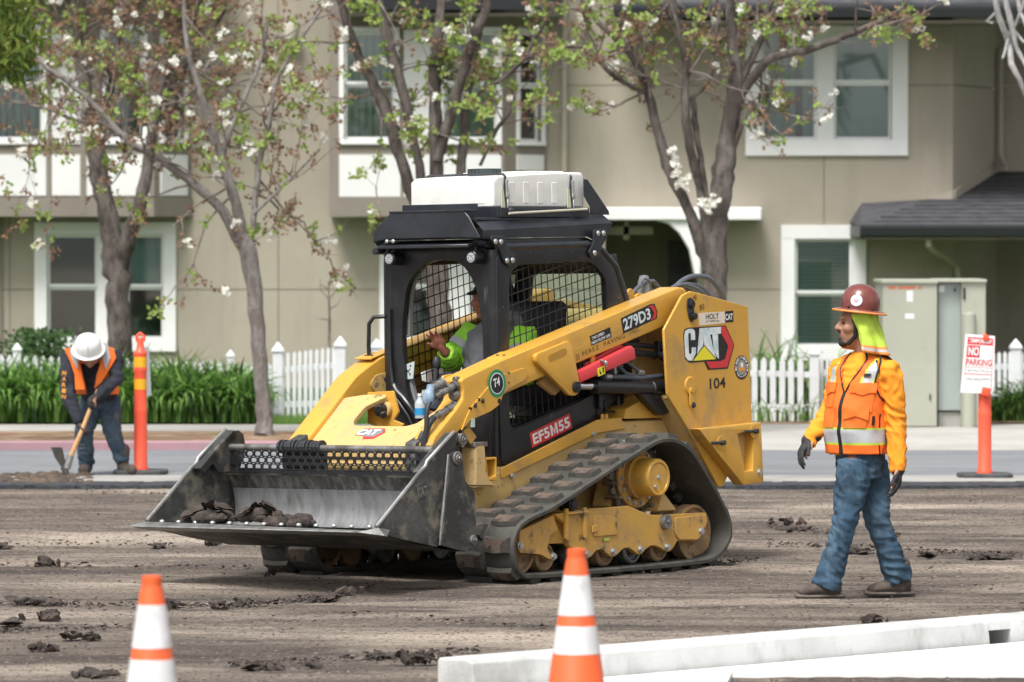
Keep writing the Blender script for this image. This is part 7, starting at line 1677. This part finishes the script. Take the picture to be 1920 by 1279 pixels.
for sg, pts in ((-1, [(127, 652), (150, 648), (160, 700), (166, 728), (147, 728), (146, 700), (138, 676)]), (1, [(197, 646), (218, 650), (224, 668), (208, 695), (196, 715), (183, 726), (187, 700), (196, 672)])):
    b = MB(); b.prism([((u - 190) / DS, (890 - v) / DS) for u, v in pts], (0, -.345, 0), (1, 0, 0), (0, 0, 1), -.006, .006, (0, 1, 0)); o = b.obj('vest_flap', m_vest, v2, bevel=.004)
    q_ = [((u - 190) / DS, (890 - v) / DS) for u, v in ([(146, 642), (154, 650), (152, 690), (142, 672), (137, 655)] if sg < 0 else [(198, 640), (208, 642), (213, 668), (205, 690), (200, 676), (197, 655)])]
    b = MB(); b.prism(q_, (0, -.362, 0), (1, 0, 0), (0, 0, 1), -.004, .004, (0, 1, 0)); b.obj('reflective_stripe', m_silver, v2)
b = MB(); b.loft([dp_(185, 735, .10), dp_(185, 762, .12)], [(.15, .12), (.15, .12)], (1, 0, 0), 18)
for (a, e, c) in ((hl, kl, al), (hr, kr, ar)): b.tube([a, a * .5 + e * .5, e, e * .5 + c * .5, c], [.098, .092, .078, .070, .068], 14)
baked('jeans', b, m_jeand, dig, .012, 3, folds(.009, 30, 2))
b = MB()
for (a, f) in ((al, Vector((-.1, -1, 0)).normalized()), (ar, Vector((.5, -.85, 0)).normalized())):
    g = Vector((a.x, a.y, .0)); b2 = MB(); b2.cap(g + Vector((0, 0, .20)), .066, g + Vector((0, 0, .06)), .05); b2.cap(g + Vector((0, 0, .05)), .046, g + f * .17 + Vector((0, 0, .046)), .048); bo = baked('boot', b2, m_boot, dig, .011, 3)
for (w_, d_, pn_, sg) in ((wl, (.25, -.25, -.6), (.8, -.2, .3), 1), (wr, (-.7, -.25, -.5), (.3, -.5, -.7), -1)):
    b = MB(); hand_pieces(b, w_, d_, pn_, sg, 55, 1.12); baked('glove', b, m_glove, dig, .008, 2)
ha = Vector((0.0, -.62, .78)).normalized(); hqd = Matrix.Rotation(0, 3, 'Z') @ ha.to_track_quat('Z', 'Y').to_matrix(); hb2 = dp_(173, 652, -.42)
b = MB(); b.lathe([(.115, 0), (.115, .03), (.108, .07), (.092, .105), (.06, .13), (.001, .145)], hb2, 36, hqd); b.lathe([(.115, .004), (.140, -.002), (.141, -.007), (.112, -.004)], hb2, 36, hqd); b.tube([hb2 + hqd @ Vector((x, y, z)) for (x, y, z) in ((0, -.115, .03), (0, -.10, .09), (0, -.06, .135), (0, .02, .15))], [.008, .012, .012, .006], 8)
hh = b.obj('hard_hat', m_hatw, dig, smooth=60)
b = MB()
for (x, z, wx, wz) in ((-.6, .12, .03, .045), (.6, .14, .03, .045), (-.32, .0, .025, .02), (.30, -.02, .03, .02), (0, -.1, .035, .022), (.0, .45, .015, .05)):
    d = Vector((x, -.95, z + .35)).normalized(); b.box(hb2 + ha * .022 + d * .112, (wx, .006, wz), rot_to(-d) @ Matrix.Rotation(R(90), 3, 'Z'))
b.obj('hat_sticker', m_gry, hh)
# mattock: a tool, a thing of its own
mt = thing('mattock', 'wooden handled mattock held by the bending worker, blade at the ground', 'pickaxe', ((140 - 960) / DS, 42.1, 0))
def mp(u, v, y=0): return Vector(((u - 140) / DS, y, (889 - v) / DS))
b = MB(); b.tube([mp(190, 726, .10), mp(176, 762, .05), mp(160, 805, 0), mp(143, 845, -.03), mp(138, 862, -.04)], [.016, .017, .018, .020, .022], 12); b.obj('handle', m_wood, mt)
b = MB(); b.tube([mp(141, 848, -.03), mp(134, 872, -.04)], [.028, .032], 12); b.obj('sleeve', m_steel, mt)
b = MB(); b.tube([mp(128, 868, -.04), mp(132, 878, -.04), mp(137, 888, -.04), mp(141, 896, -.04)], [.03, .028, .016, .004], 10)
b.add([mp(105, 832, -.07), mp(126, 832, -.09), mp(131, 858, -.04), mp(132, 872, -.04), mp(122, 868, -.02), mp(112, 852, -.04), mp(105, 832, -.055), mp(126, 832, -.075), mp(131, 858, -.02), mp(132, 872, -.02), mp(122, 868, 0), mp(112, 852, -.02)], [(0, 1, 2, 3, 4, 5), (11, 10, 9, 8, 7, 6)] + [(i, 6 + i, 6 + (i + 1) % 6, (i + 1) % 6) for i in range(6)])
b.obj('mattock_head', M('tool_steel', (.10, .10, .10), .5, m=.4, c2=(.16, .14, .12), sc=20), mt, smooth=30)
# ---------------------------------------------------------------- operator in the cab
op = thing('person', 'machine operator in lime and grey jacket sitting in the cab with one hand raised', 'person'); op.location = loader.location + LF * .045; op.rotation_euler = loader.rotation_euler
hco = Vector((-.03, .03, 1.665)); qo = rot_to((.95, .1, -.12))
sr, er, wr_ = Vector((-.16, -.17, 1.47)), Vector((-.02, -.25, 1.285)), Vector((.13, -.16, 1.355)); sl_, eo, wo = Vector((-.18, .20, 1.46)), Vector((-.06, .27, 1.22)), Vector((.16, .20, 1.19))
b = MB(); head_pieces(b, hco, qo, .95); b.cap(Vector((-.15, .01, 1.50)), .055, hco + Vector((-.03, 0, -.06)), .05)
b.loft([(-.22, 0, 1.12), (-.22, 0, 1.25), (-.20, 0, 1.38), (-.17, 0, 1.48)], [(.15, .11), (.16, .12), (.17, .11), (.10, .07)], (0, 1, 0), 18)
for (a, e, c) in ((sr, er, wr_), (sl_, eo, wo)): b.cap(a, .05, e, .04); b.cap(e, .04, c, .03)
for y in (-.1, .1): b.cap((-.2, y, 1.14), .085, (.18, y * 1.4, 1.15), .06); b.cap((.18, y * 1.4, 1.15), .06, (.28, y * 1.4, .98), .045)
hand_pieces(b, wr_ + Vector((.03, .0, .015)), (.45, -.12, .75), (.9, .4, -.3), -1, 14, .95, 9); hand_pieces(b, wo, (1, -.1, -.1), (0, 0, -1), 1, 40, .9); baked('body', b, m_skind, op, .008, 3)
b = MB(); b.loft([(-.16, 0, 1.12), (-.15, 0, 1.25), (-.14, 0, 1.38), (-.14, 0, 1.46), (-.14, 0, 1.52)], [(.19, .19), (.195, .20), (.20, .18), (.18, .14), (.09, .09)], (0, 1, 0), 20); b.cap((-.22, -.05, 1.52), .075, (-.22, .07, 1.52), .075); b.cap((-.2, .09, 1.55), .06, (-.12, .09, 1.53), .05); b.ell((-.12, .03, 1.60), .075, .09, .09)
baked('jacket', b, m_grayj, op, .010, 3, folds(.008, 20, 9))
for (a, e, c) in ((sr, er, wr_), (sl_, eo, wo)):
    b = MB(); b.tube([a + (a - e).normalized() * .02, a * .7 + e * .3, e, e * .5 + c * .5, c], [.080, .084, .074, .066, .050], 16); slv = baked('sleeve', b, m_limeo, op, .009, 3, folds(.010, 22, 4, 14))
    b = MB(); p = a * .5 + e * .5; d = (e - a).normalized(); b.cyl(p - d * .02, p + d * .025, .0895, n=18, caps=False); b.obj('reflective_stripe', m_silver, slv)
b = MB(); b.loft([(-.22, .0, 1.14), (-.22, 0, 1.30), (-.20, 0, 1.42)], [(.212, .155), (.218, .160), (.215, .14)], (0, 1, 0), 24); b.obj('jacket_side_panels', m_limeo, op, smooth=60)
b = MB(); b.ell(hco + Vector((-.02, 0, .05)), .104, .083, .075); b.loft([hco + Vector((.06, 0, .055)), hco + Vector((.13, .01, .045)), hco + Vector((.165, .015, .035))], [(.065, .010), (.058, .008), (.03, .005)], (0, 1, 0), 14); baked('cap', b, m_hair, op, .007, 2)
for y in (-.1, .1):
    b = MB(); b.tube([(-.25, y, 1.13), (.0, y * 1.2, 1.15), (.18, y * 1.4, 1.15), (.28, y * 1.4, .98)], [.10, .095, .08, .07], 14); baked('trousers', b, m_navy, op, .012, 3)
# ================================================================== STREET FURNITURE AND SMALL THINGS
m_or = M('cone_orange', (.86, .13, .03), .5, c2=(.72, .12, .035), sc=5, c3=(.45, .12, .06), sc3=11, lo3=.62, hi3=.76, bump=.002, bsc=12); m_orf = M('delineator_orange', (.92, .115, .055), .45, c2=(.85, .10, .045), sc=3); m_refl = M('reflective_white', (.78, .78, .79), .4, c2=(.66, .66, .66), sc=6, lo=.45, hi=.65, c3=(.36, .35, .34), sc3=7, lo3=.57, hi3=.72, bump=.002, bsc=14, st3=(1, 1, .6))
m_base = M('rubber_base', (.045, .048, .052), .8, c2=(.09, .09, .09), sc=5); m_refy = M('reflective_yellow', (.80, .42, .02), .4)
def cone(x, y, label, seed):
    root = thing('traffic_cone', label, 'traffic cone', (x, y, 0), seed, 'traffic cones in the foreground')
    r = lambda z: .033 + (.914 - z) * .143
    def band(name, z0, z1, mat, e=0):
        mb = MB(); mb.lathe([(r(z0) + e - .004, z0), (r(z0) + e, z0), (r(z1) + e, z1), (r(z1) + e - .004, z1)], (0, 0, 0), 40); return mb.obj(name, mat, root, smooth=50)
    mb = MB(); mb.lathe([(r(.03) + .03, .03), (r(.03) + .012, .045), (r(.06), .065), (r(.86), .86), (.036, .875), (.034, .885), (.036, .895), (.034, .912), (.028, .914), (.024, .90)], (0, 0, 0), 40); mb.obj('cone_body', m_or, root, smooth=50)
    band('reflective_collar', .668, .815, m_refl, .0015); band('reflective_collar', .525, .628, m_refl, .0015)
    mb = MB(); mb.prism(rnd_poly([(-.19, -.19), (.19, -.19), (.19, .19), (-.19, .19)], .05, 4), (0, 0, 0), (1, 0, 0), (0, 1, 0), 0, .035, (0, 0, 1)); mb.obj('cone_base', m_base, root, bevel=.006)
cone((283.5 - 960) / 547, 17.37, 'orange traffic cone with clean white collars at the lower left', 0)
cone((1081 - 960) / 505, 18.81, 'orange traffic cone with scuffed white collars in front of the loader track', .4)
def delineator(u, v, Y, label, sign):
    s = FPX / Y; root = thing('channelizer_post', label, 'channelizer', ((u - 960) / s, Y, 0), 0, 'orange channelizer posts')
    mb = MB(); mb.prism(rnd_poly([(-.225, -.12), (-.18, -.2), (.18, -.2), (.225, -.12), (.225, .12), (.18, .2), (-.18, .2), (-.225, .12)], .01), (0, 0, .0), (1, 0, 0), (0, 1, 0), 0, .042, (0, 0, 1)); mb.obj('post_base', m_base, root, bevel=.008)
    mb = MB(); mb.lathe([(.066, .042), (.066, .06), (.056, .075), (.055, .50), (.0565, .52), (.0565, .55), (.053, .56), (.052, .86), (.056, .87), (.058, .885), (.056, .90), (.052, .91), (.052, 1.00), (.058, 1.015), (.054, 1.035), (.034, 1.05), (.028, 1.10), (.027, 1.13), (.02, 1.15), (.001, 1.155)], (0, 0, 0), 28)
    mb.tube([(-.0, 0, 1.10), (-.030, 0, 1.13), (-.032, 0, 1.165), (0, 0, 1.19), (.032, 0, 1.165), (.030, 0, 1.12)], .013, 10); mb.obj('post_body', m_orf, root, smooth=50)
    if sign == 'front':
        sg = thing('parking_sign', 'white TEMPORARY NO PARKING sign with red lettering hung on the right channelizer post', 'sign', ((1832 - 960) / s, Y - .085, 0)); sgp = MB()
        A_, B_, C_, D_ = [Vector(((a - 1832) / s, 0, (897 - b_) / s)) for a, b_ in ((1799, 736), (1860, 738), (1864, 630), (1809, 626))]
        def q(a, c, n=0): # a across 0..1, c up 0..1
            lo = A_.lerp(B_, a); hi = D_.lerp(C_, a); p = lo.lerp(hi, c); p.y = -.012 * math.sin(c * 3) - n; return p
        m2 = MB(); n1 = 8
        for t in (0, -.004):
            for j in range(n1 + 1):
                for i in (0, 1): m2.v.append(tuple(q(i, j / n1, t)))
        for j in range(n1): a = j * 2; m2.f += [(a, a + 1, a + 3, a + 2), (18 + a, 18 + a + 2, 18 + a + 3, 18 + a + 1)]; m2.m += [0, 0]
        m2.obj('sign_board', m_pw, sg, smooth=60, recalc=False)
        def bar(x0, x1, z0, z1, mat, name='print', n=.001):
            m3 = MB(); k = 4
            for j in range(k + 1):
                for x in (x0, x1): m3.v.append(tuple(q(x, z0 + (z1 - z0) * j / k, n)))
            for j in range(k): a = j * 2; m3.f.append((a, a + 1, a + 3, a + 2)); m3.m.append(0)
            return m3.obj(name, mat, sg, smooth=0, recalc=False)
        bar(.10, .93, .83, .955, m_rst, 'red_band'); bar(.10, .52, .61, .815, m_rst, 'red_box')
        for (x0, x1, z0, z1) in ((.08, .095, .30, .955), (.935, .95, .02, .955), (.10, .935, .44, .446), (.08, .94, .32, .332)): bar(x0, x1, z0, z1, m_rst, 'red_rule')
        def stx(s_, x0, x1, z0, z1, mat, bold=.02, n=.002):
            o_ = q(x0, z0, n); e = q(x1, z0, n) - o_; u_ = q(x0, z1, n) - o_; return text('lettering', s_, o_, e, u_, e.length, u_.length, mat, sg, bold=bold, lift=.001)
        stx('TEMPORARY', .14, .90, .86, .93, m_pw, .03); stx('NO', .14, .49, .64, .79, m_pw, .03); stx('PARKING', .10, .92, .475, .585, m_rst, .015)
        random.seed(3); m3 = MB()
        for (zc, x0, x1) in ((.385, .15, .88), (.245, .12, .92)):
            x = x0
            while x < x1:
                w_ = random.uniform(.02, .045); p0 = q(x, zc + random.uniform(-.02, .02), .002); p1 = q(x + w_, zc + random.uniform(-.025, .025), .002); m3.tube([p0, (p0 + p1) / 2 + Vector((0, 0, random.uniform(-.006, .006))), p1], .0016, 4); x += w_ + random.uniform(.0, .012)
        m3.obj('handwriting', m_gry, sg)['kind'] = 'stuff'
        mb = MB(); mb.box((-.0, -.075, 1.165), (.05, .06, .05)); mb.obj('sign_clip', m_orf, root, bevel=.012, seg=2); mb = MB(); mb.box((0, -.095, .72), (.07, .03, .07), Matrix.Rotation(R(10), 3, 'Y')); mb.obj('sign_clip', m_orf, root, bevel=.012, seg=2)
    else:
        for z in (.885 + .055, .74):
            pass
        for (z0, z1) in ((.905, .990), (.715, .805)):
            mb = MB(); mb.lathe([(.0535, z0), (.0545, z0), (.0545, z1), (.0535, z1)], (0, 0, 0), 28); mb.obj('reflective_band', m_refy, root, smooth=50)
        mb = MB(); mb.box((.085, .03, .86), (.012, .25, .42)); o = mb.obj('sign_board', m_pw, None, bevel=.003)
        o.location = ((u - 960) / s - .008, Y + .12, 0); o.rotation_euler = (0, R(-3), R(-10)); o.name = 'parking_sign'; tag(o, 'white sign board seen almost edge on behind the left orange post', 'sign')
delineator(263, 888, 42.6, 'orange channelizer post with two amber bands beside the bent worker', 'side')
delineator(1847, 897, 42.0, 'orange channelizer post carrying the no parking sign on the right', 'front')

# ---- precast kerb block with drain slot + white slab in front
m_kw = M('white_concrete', (.60, .605, .595), .85, c2=(.48, .485, .475), sc=2.6, c3=(.30, .30, .285), sc3=4, st3=(1, 1, .5), lo3=.50, hi3=.80, bump=.003, bsc=50)
m_kw2 = M('white_slab', (.78, .78, .77), .8, c2=(.72, .72, .71), sc=2)
p0 = Vector((-.340, 22.97, 0)); p1 = Vector((2.62, 25.72, 0)); e = (p1 - p0).normalized(); n_ = Vector((e.y, -e.x, 0)); LL_ = (p1 - p0).length + .5
root = thing('kerb_block', 'long white precast concrete kerb block with a drain slot at the lower right', 'kerb block', p0)
def kb(a0, a1, z0, z1, d0=0, d1=.24, bev=.012, name='block'):
    mb = MB(); mb.prism([(a0, d0), (a1, d0), (a1, d1), (a0, d1)], (0, 0, 0), e, n_, z0, z1, (0, 0, 1)); return mb
a_ = 3.83; 
mb = MB(); prof = [(0, 0), (0, .135), (.012, .15), (.20, .15), (.235, .138), (.255, 0)]
def kseg(mb, a0, a1, prof): mb.prism(prof, e * a0, n_, (0, 0, 1), 0, a1 - a0, e)
kseg(mb, .0, 3.48, prof); mb.obj('block', m_kw, root, bevel=.012, seg=3, smooth=50)
mb = MB(); kseg(mb, 3.48, 3.64, [(0, .095), (0, .135), (.012, .15), (.20, .15), (.235, .138), (.241, .095)]); kseg(mb, 3.48, 3.64, [(0, 0), (0, .094), (.10, .094), (.10, 0)]); mb.obj('slot_lintel', m_kw, root, smooth=0)
mb = MB(); kseg(mb, 3.64, 4.6, prof); mb.obj('block_end', m_kw, root, bevel=.006, seg=2, smooth=50)
mb = MB(); q0 = [gnd(1130, 1266), gnd(1990, 1212), gnd(1990, 1268), gnd(1330, 1273), gnd(1190, 1279)]
q0 = [p0 + n_ * .275 + e * .30, p0 + n_ * .275 + e * 5.2, gnd(2250, 1272), gnd(1372, 1273), gnd(1350, 1320), gnd(1020, 1320)]
mb.add([Vector((p.x, p.y, .03)) for p in q0] + [Vector((p.x, p.y, -.02)) for p in q0], [tuple(range(6)), tuple(range(11, 5, -1))] + [(i, 6 + i, 6 + (i + 1) % 6, (i + 1) % 6) for i in range(6)]); o = mb.obj('concrete_slab', m_kw2, smooth=0); o['kind'] = 'structure'

# ---- torn asphalt clods
def slabpiece(mb, c, sx, sy, th, rz, rx, ry, seed):
    rr = random.Random(seed); q = Matrix.Rotation(R(rz), 3, 'Z') @ Matrix.Rotation(R(ry), 3, 'Y') @ Matrix.Rotation(R(rx), 3, 'X'); n = 9; c = Vector(c); ph = rr.random() * 20
    top, bot = [], []
    edge = [1 + .8 * noise.noise(Vector((math.cos(2 * math.pi * k / n) * 1.3 + ph, math.sin(2 * math.pi * k / n) * 1.3, 0))) + rr.uniform(-.4, .3) for k in range(n)]
    for k in range(n):
        a = 2 * math.pi * k / n; x = math.cos(a) * sx * edge[k]; y = math.sin(a) * sy * edge[k]; z = .25 * th * noise.noise(Vector((x * 20, y * 20, ph)))
        top.append(c + q @ Vector((x * .9, y * .9, th / 2 + z))); bot.append(c + q @ Vector((x, y, -th / 2 + z)))
    ct = c + q @ Vector((0, 0, th * .7)); vs = top + bot + [ct]
    mb.add(vs, [(k, (k + 1) % n, 2 * n) for k in range(n)] + [(n + k, n + (k + 1) % n, (k + 1) % n, k) for k in range(n)] + [tuple(range(2 * n - 1, n - 1, -1))])
def clod(u, v, w_, h_, n, label, kind='flat', mat=m_clod, seed=0):
    n = int(n * 2.4); h_ = h_ * .8
    p = gnd(u, v); s = FPX / p.y; rr = random.Random(seed + u); mb = MB(); W_, H_ = w_ / s, h_ / s
    for k in range(n):
        t = max(-.5, min(.5, rr.gauss(0, .26))); x = t * W_; sz = (W_ / n + .01) * (.25 + 1.7 * rr.random() ** 3)
        z = rr.uniform(.0, .4) * H_
        if kind == 'spiky': slabpiece(mb, (x, rr.uniform(-.05, .05), z + H_ * .25), sz * rr.uniform(.8, 1.4), .018 + rr.random() * .02, .02, rr.uniform(0, 180), rr.uniform(-50, 50), rr.uniform(-70, 70), seed + k)
        elif kind == 'slab': slabpiece(mb, (x, rr.uniform(-.04, .04), z + H_ * .2), sz, sz * .5 + .02, .035, rr.uniform(-30, 30), rr.uniform(10, 40), rr.uniform(-35, 5), seed + k)
        else: slabpiece(mb, (x, rr.uniform(-.06, .06), .010 + z * .3), sz * 1.5, .05 + rr.random() * .07, .008 + H_ * .08, rr.uniform(-40, 40), rr.uniform(-14, 14), rr.uniform(-20, 20), seed + k)
    o = mb.obj('asphalt_clod', mat, smooth=0, recalc=True); o.location = (p.x, p.y, 0); tag(o, label, 'clod', 'torn asphalt clods on the milled road')
CL = [(88, 1060, 52, 18, 3, 'thin dark splinter of asphalt at the left, pointing up right', 'slab'), (4, 1026, 18, 12, 2, 'small dark clod cut by the left picture edge', 'flat'),
      (78, 1132, 100, 16, 9, 'wide flat mat of dark torn asphalt left of the left cone', 'flat'), (72, 1162, 60, 26, 4, 'tilted slab of torn asphalt left of the left cone', 'slab'), (14, 1172, 26, 8, 2, 'flat dark chip at the left edge below the wide mat', 'flat'),
      (152, 1198, 62, 18, 7, 'row of small upright clods left of the left cone', 'spiky'), (78, 1222, 60, 22, 7, 'bristly clod at the lower left', 'spiky'), (180, 1268, 90, 16, 9, 'flat dark crumbled patch beside the left cone base', 'flat'),
      (328, 1138, 34, 18, 4, 'small pointed clod right of the left cone top', 'spiky'), (408, 1138, 26, 10, 3, 'low clod second right of the left cone', 'flat'), (452, 1136, 28, 16, 3, 'pointed clod third right of the left cone', 'spiky'), (600, 1126, 50, 8, 5, 'line of flat clods leading to the brown slab', 'flat'),
      (655, 1116, 46, 20, 3, 'brown broken slab of asphalt on the road below the loader', 'slab'), (504, 1078, 16, 12, 2, 'tiny upright clod below the left side of the bucket', 'spiky'), (530, 1069, 8, 7, 1, 'tiny black crumb below the bucket', 'flat'),
      (293, 1026, 22, 8, 2, 'small dark clod below the bucket lip on the left', 'flat'), (395, 1022, 50, 14, 2, 'pale grey slab on the road below the bucket lip', 'slab'), (495, 1254, 66, 14, 5, 'long flat clod between the two cones', 'flat'), (590, 1250, 22, 10, 2, 'small clod right of the long flat one between the cones', 'flat'),
      (790, 1246, 96, 40, 16, 'large bristly bunch of torn asphalt at the end of the kerb block', 'spiky'), (720, 1234, 44, 8, 3, 'low crumbs left of the large bristly bunch', 'flat'), (1475, 984, 60, 20, 6, 'dark clod left of the walking man at knee height', 'spiky'), (1488, 996, 50, 10, 5, 'flat crumbs under the clod left of the walking man', 'flat'),
      (1676, 1008, 26, 18, 3, 'dark clod behind the walking man rear leg', 'spiky'), (1640, 1166, 44, 16, 4, 'small pointed clod in front of the walking man', 'spiky'), (1850, 1046, 62, 8, 6, 'long low line of crumbs at the right edge', 'flat'), (1612, 1036, 46, 10, 4, 'crumbs between the walking man legs', 'flat'), (1735, 1042, 30, 6, 3, 'flat crumbs right of the walking man', 'flat')]
for k, c in enumerate(CL): clod(*c[:7], mat=(m_clodl if k in (12, 16) else m_clod), seed=k * 31)
# loose crumbs scattered everywhere, and in lines left by the milling drum
random.seed(77); mb = MB()
def crumb(x, y, r):
    p = Vector((x, y, r * .25)); vs = [p + Vector((random.uniform(-1, 1), random.uniform(-1, 1), random.uniform(.1, 1.0))) * r for _ in range(5)]
    mb.add(vs, [(0, 1, 2), (0, 2, 3), (0, 3, 4), (0, 4, 1), (1, 3, 2), (1, 4, 3)])
for _ in range(5200):
    y = random.uniform(21.5, 40.5); x = random.uniform(-.104, .104) * y; crumb(x, y, random.uniform(.003, .010) * (1 if random.random() < .93 else 2))
for (u0, v0, u1, v1, n) in ((0, 1135, 420, 1140, 260), (420, 1140, 640, 1122, 260), (640, 1122, 700, 1100, 60), (0, 1062, 470, 1066, 110), (430, 1250, 900, 1222, 240), (620, 1150, 1030, 1180, 60), (1440, 1022, 1920, 1044, 330), (1440, 990, 1560, 1002, 140), (0, 1185, 250, 1178, 100), (0, 1020, 330, 1024, 60), (1180, 1075, 1420, 1052, 300), (150, 925, 520, 930, 90), (0, 906, 150, 912, 260)):
    for _ in range(n):
        t = random.random(); p = gnd(u0 + (u1 - u0) * t, v0 + (v1 - v0) * t + random.gauss(0, 2.2)); crumb(p.x, p.y, random.uniform(.005, .022))
tag(mb.obj('loose_crumbs', m_clod, smooth=0, recalc=False), 'loose black asphalt crumbs scattered over the milled road', 'crumbs', kind='stuff')
# dug up earth beside the bent worker
random.seed(9); mb = MB()
for k in range(110):
    u = random.uniform(-10, 170); p = gnd(u, random.uniform(893, 911)); lump(mb, (p.x, p.y, .0), random.uniform(.02, .06) * (1.35 if 40 < u < 110 else .8), k, (1.4, 1.2, .8))
tag(mb.obj('dug_earth', M('dug_earth', (.13, .095, .07), 1, c2=(.06, .048, .04), sc=5, bump=.02, bsc=30), smooth=60, recalc=False), 'brown dug up earth heaped at the feet of the bent worker', 'earth', kind='stuff')
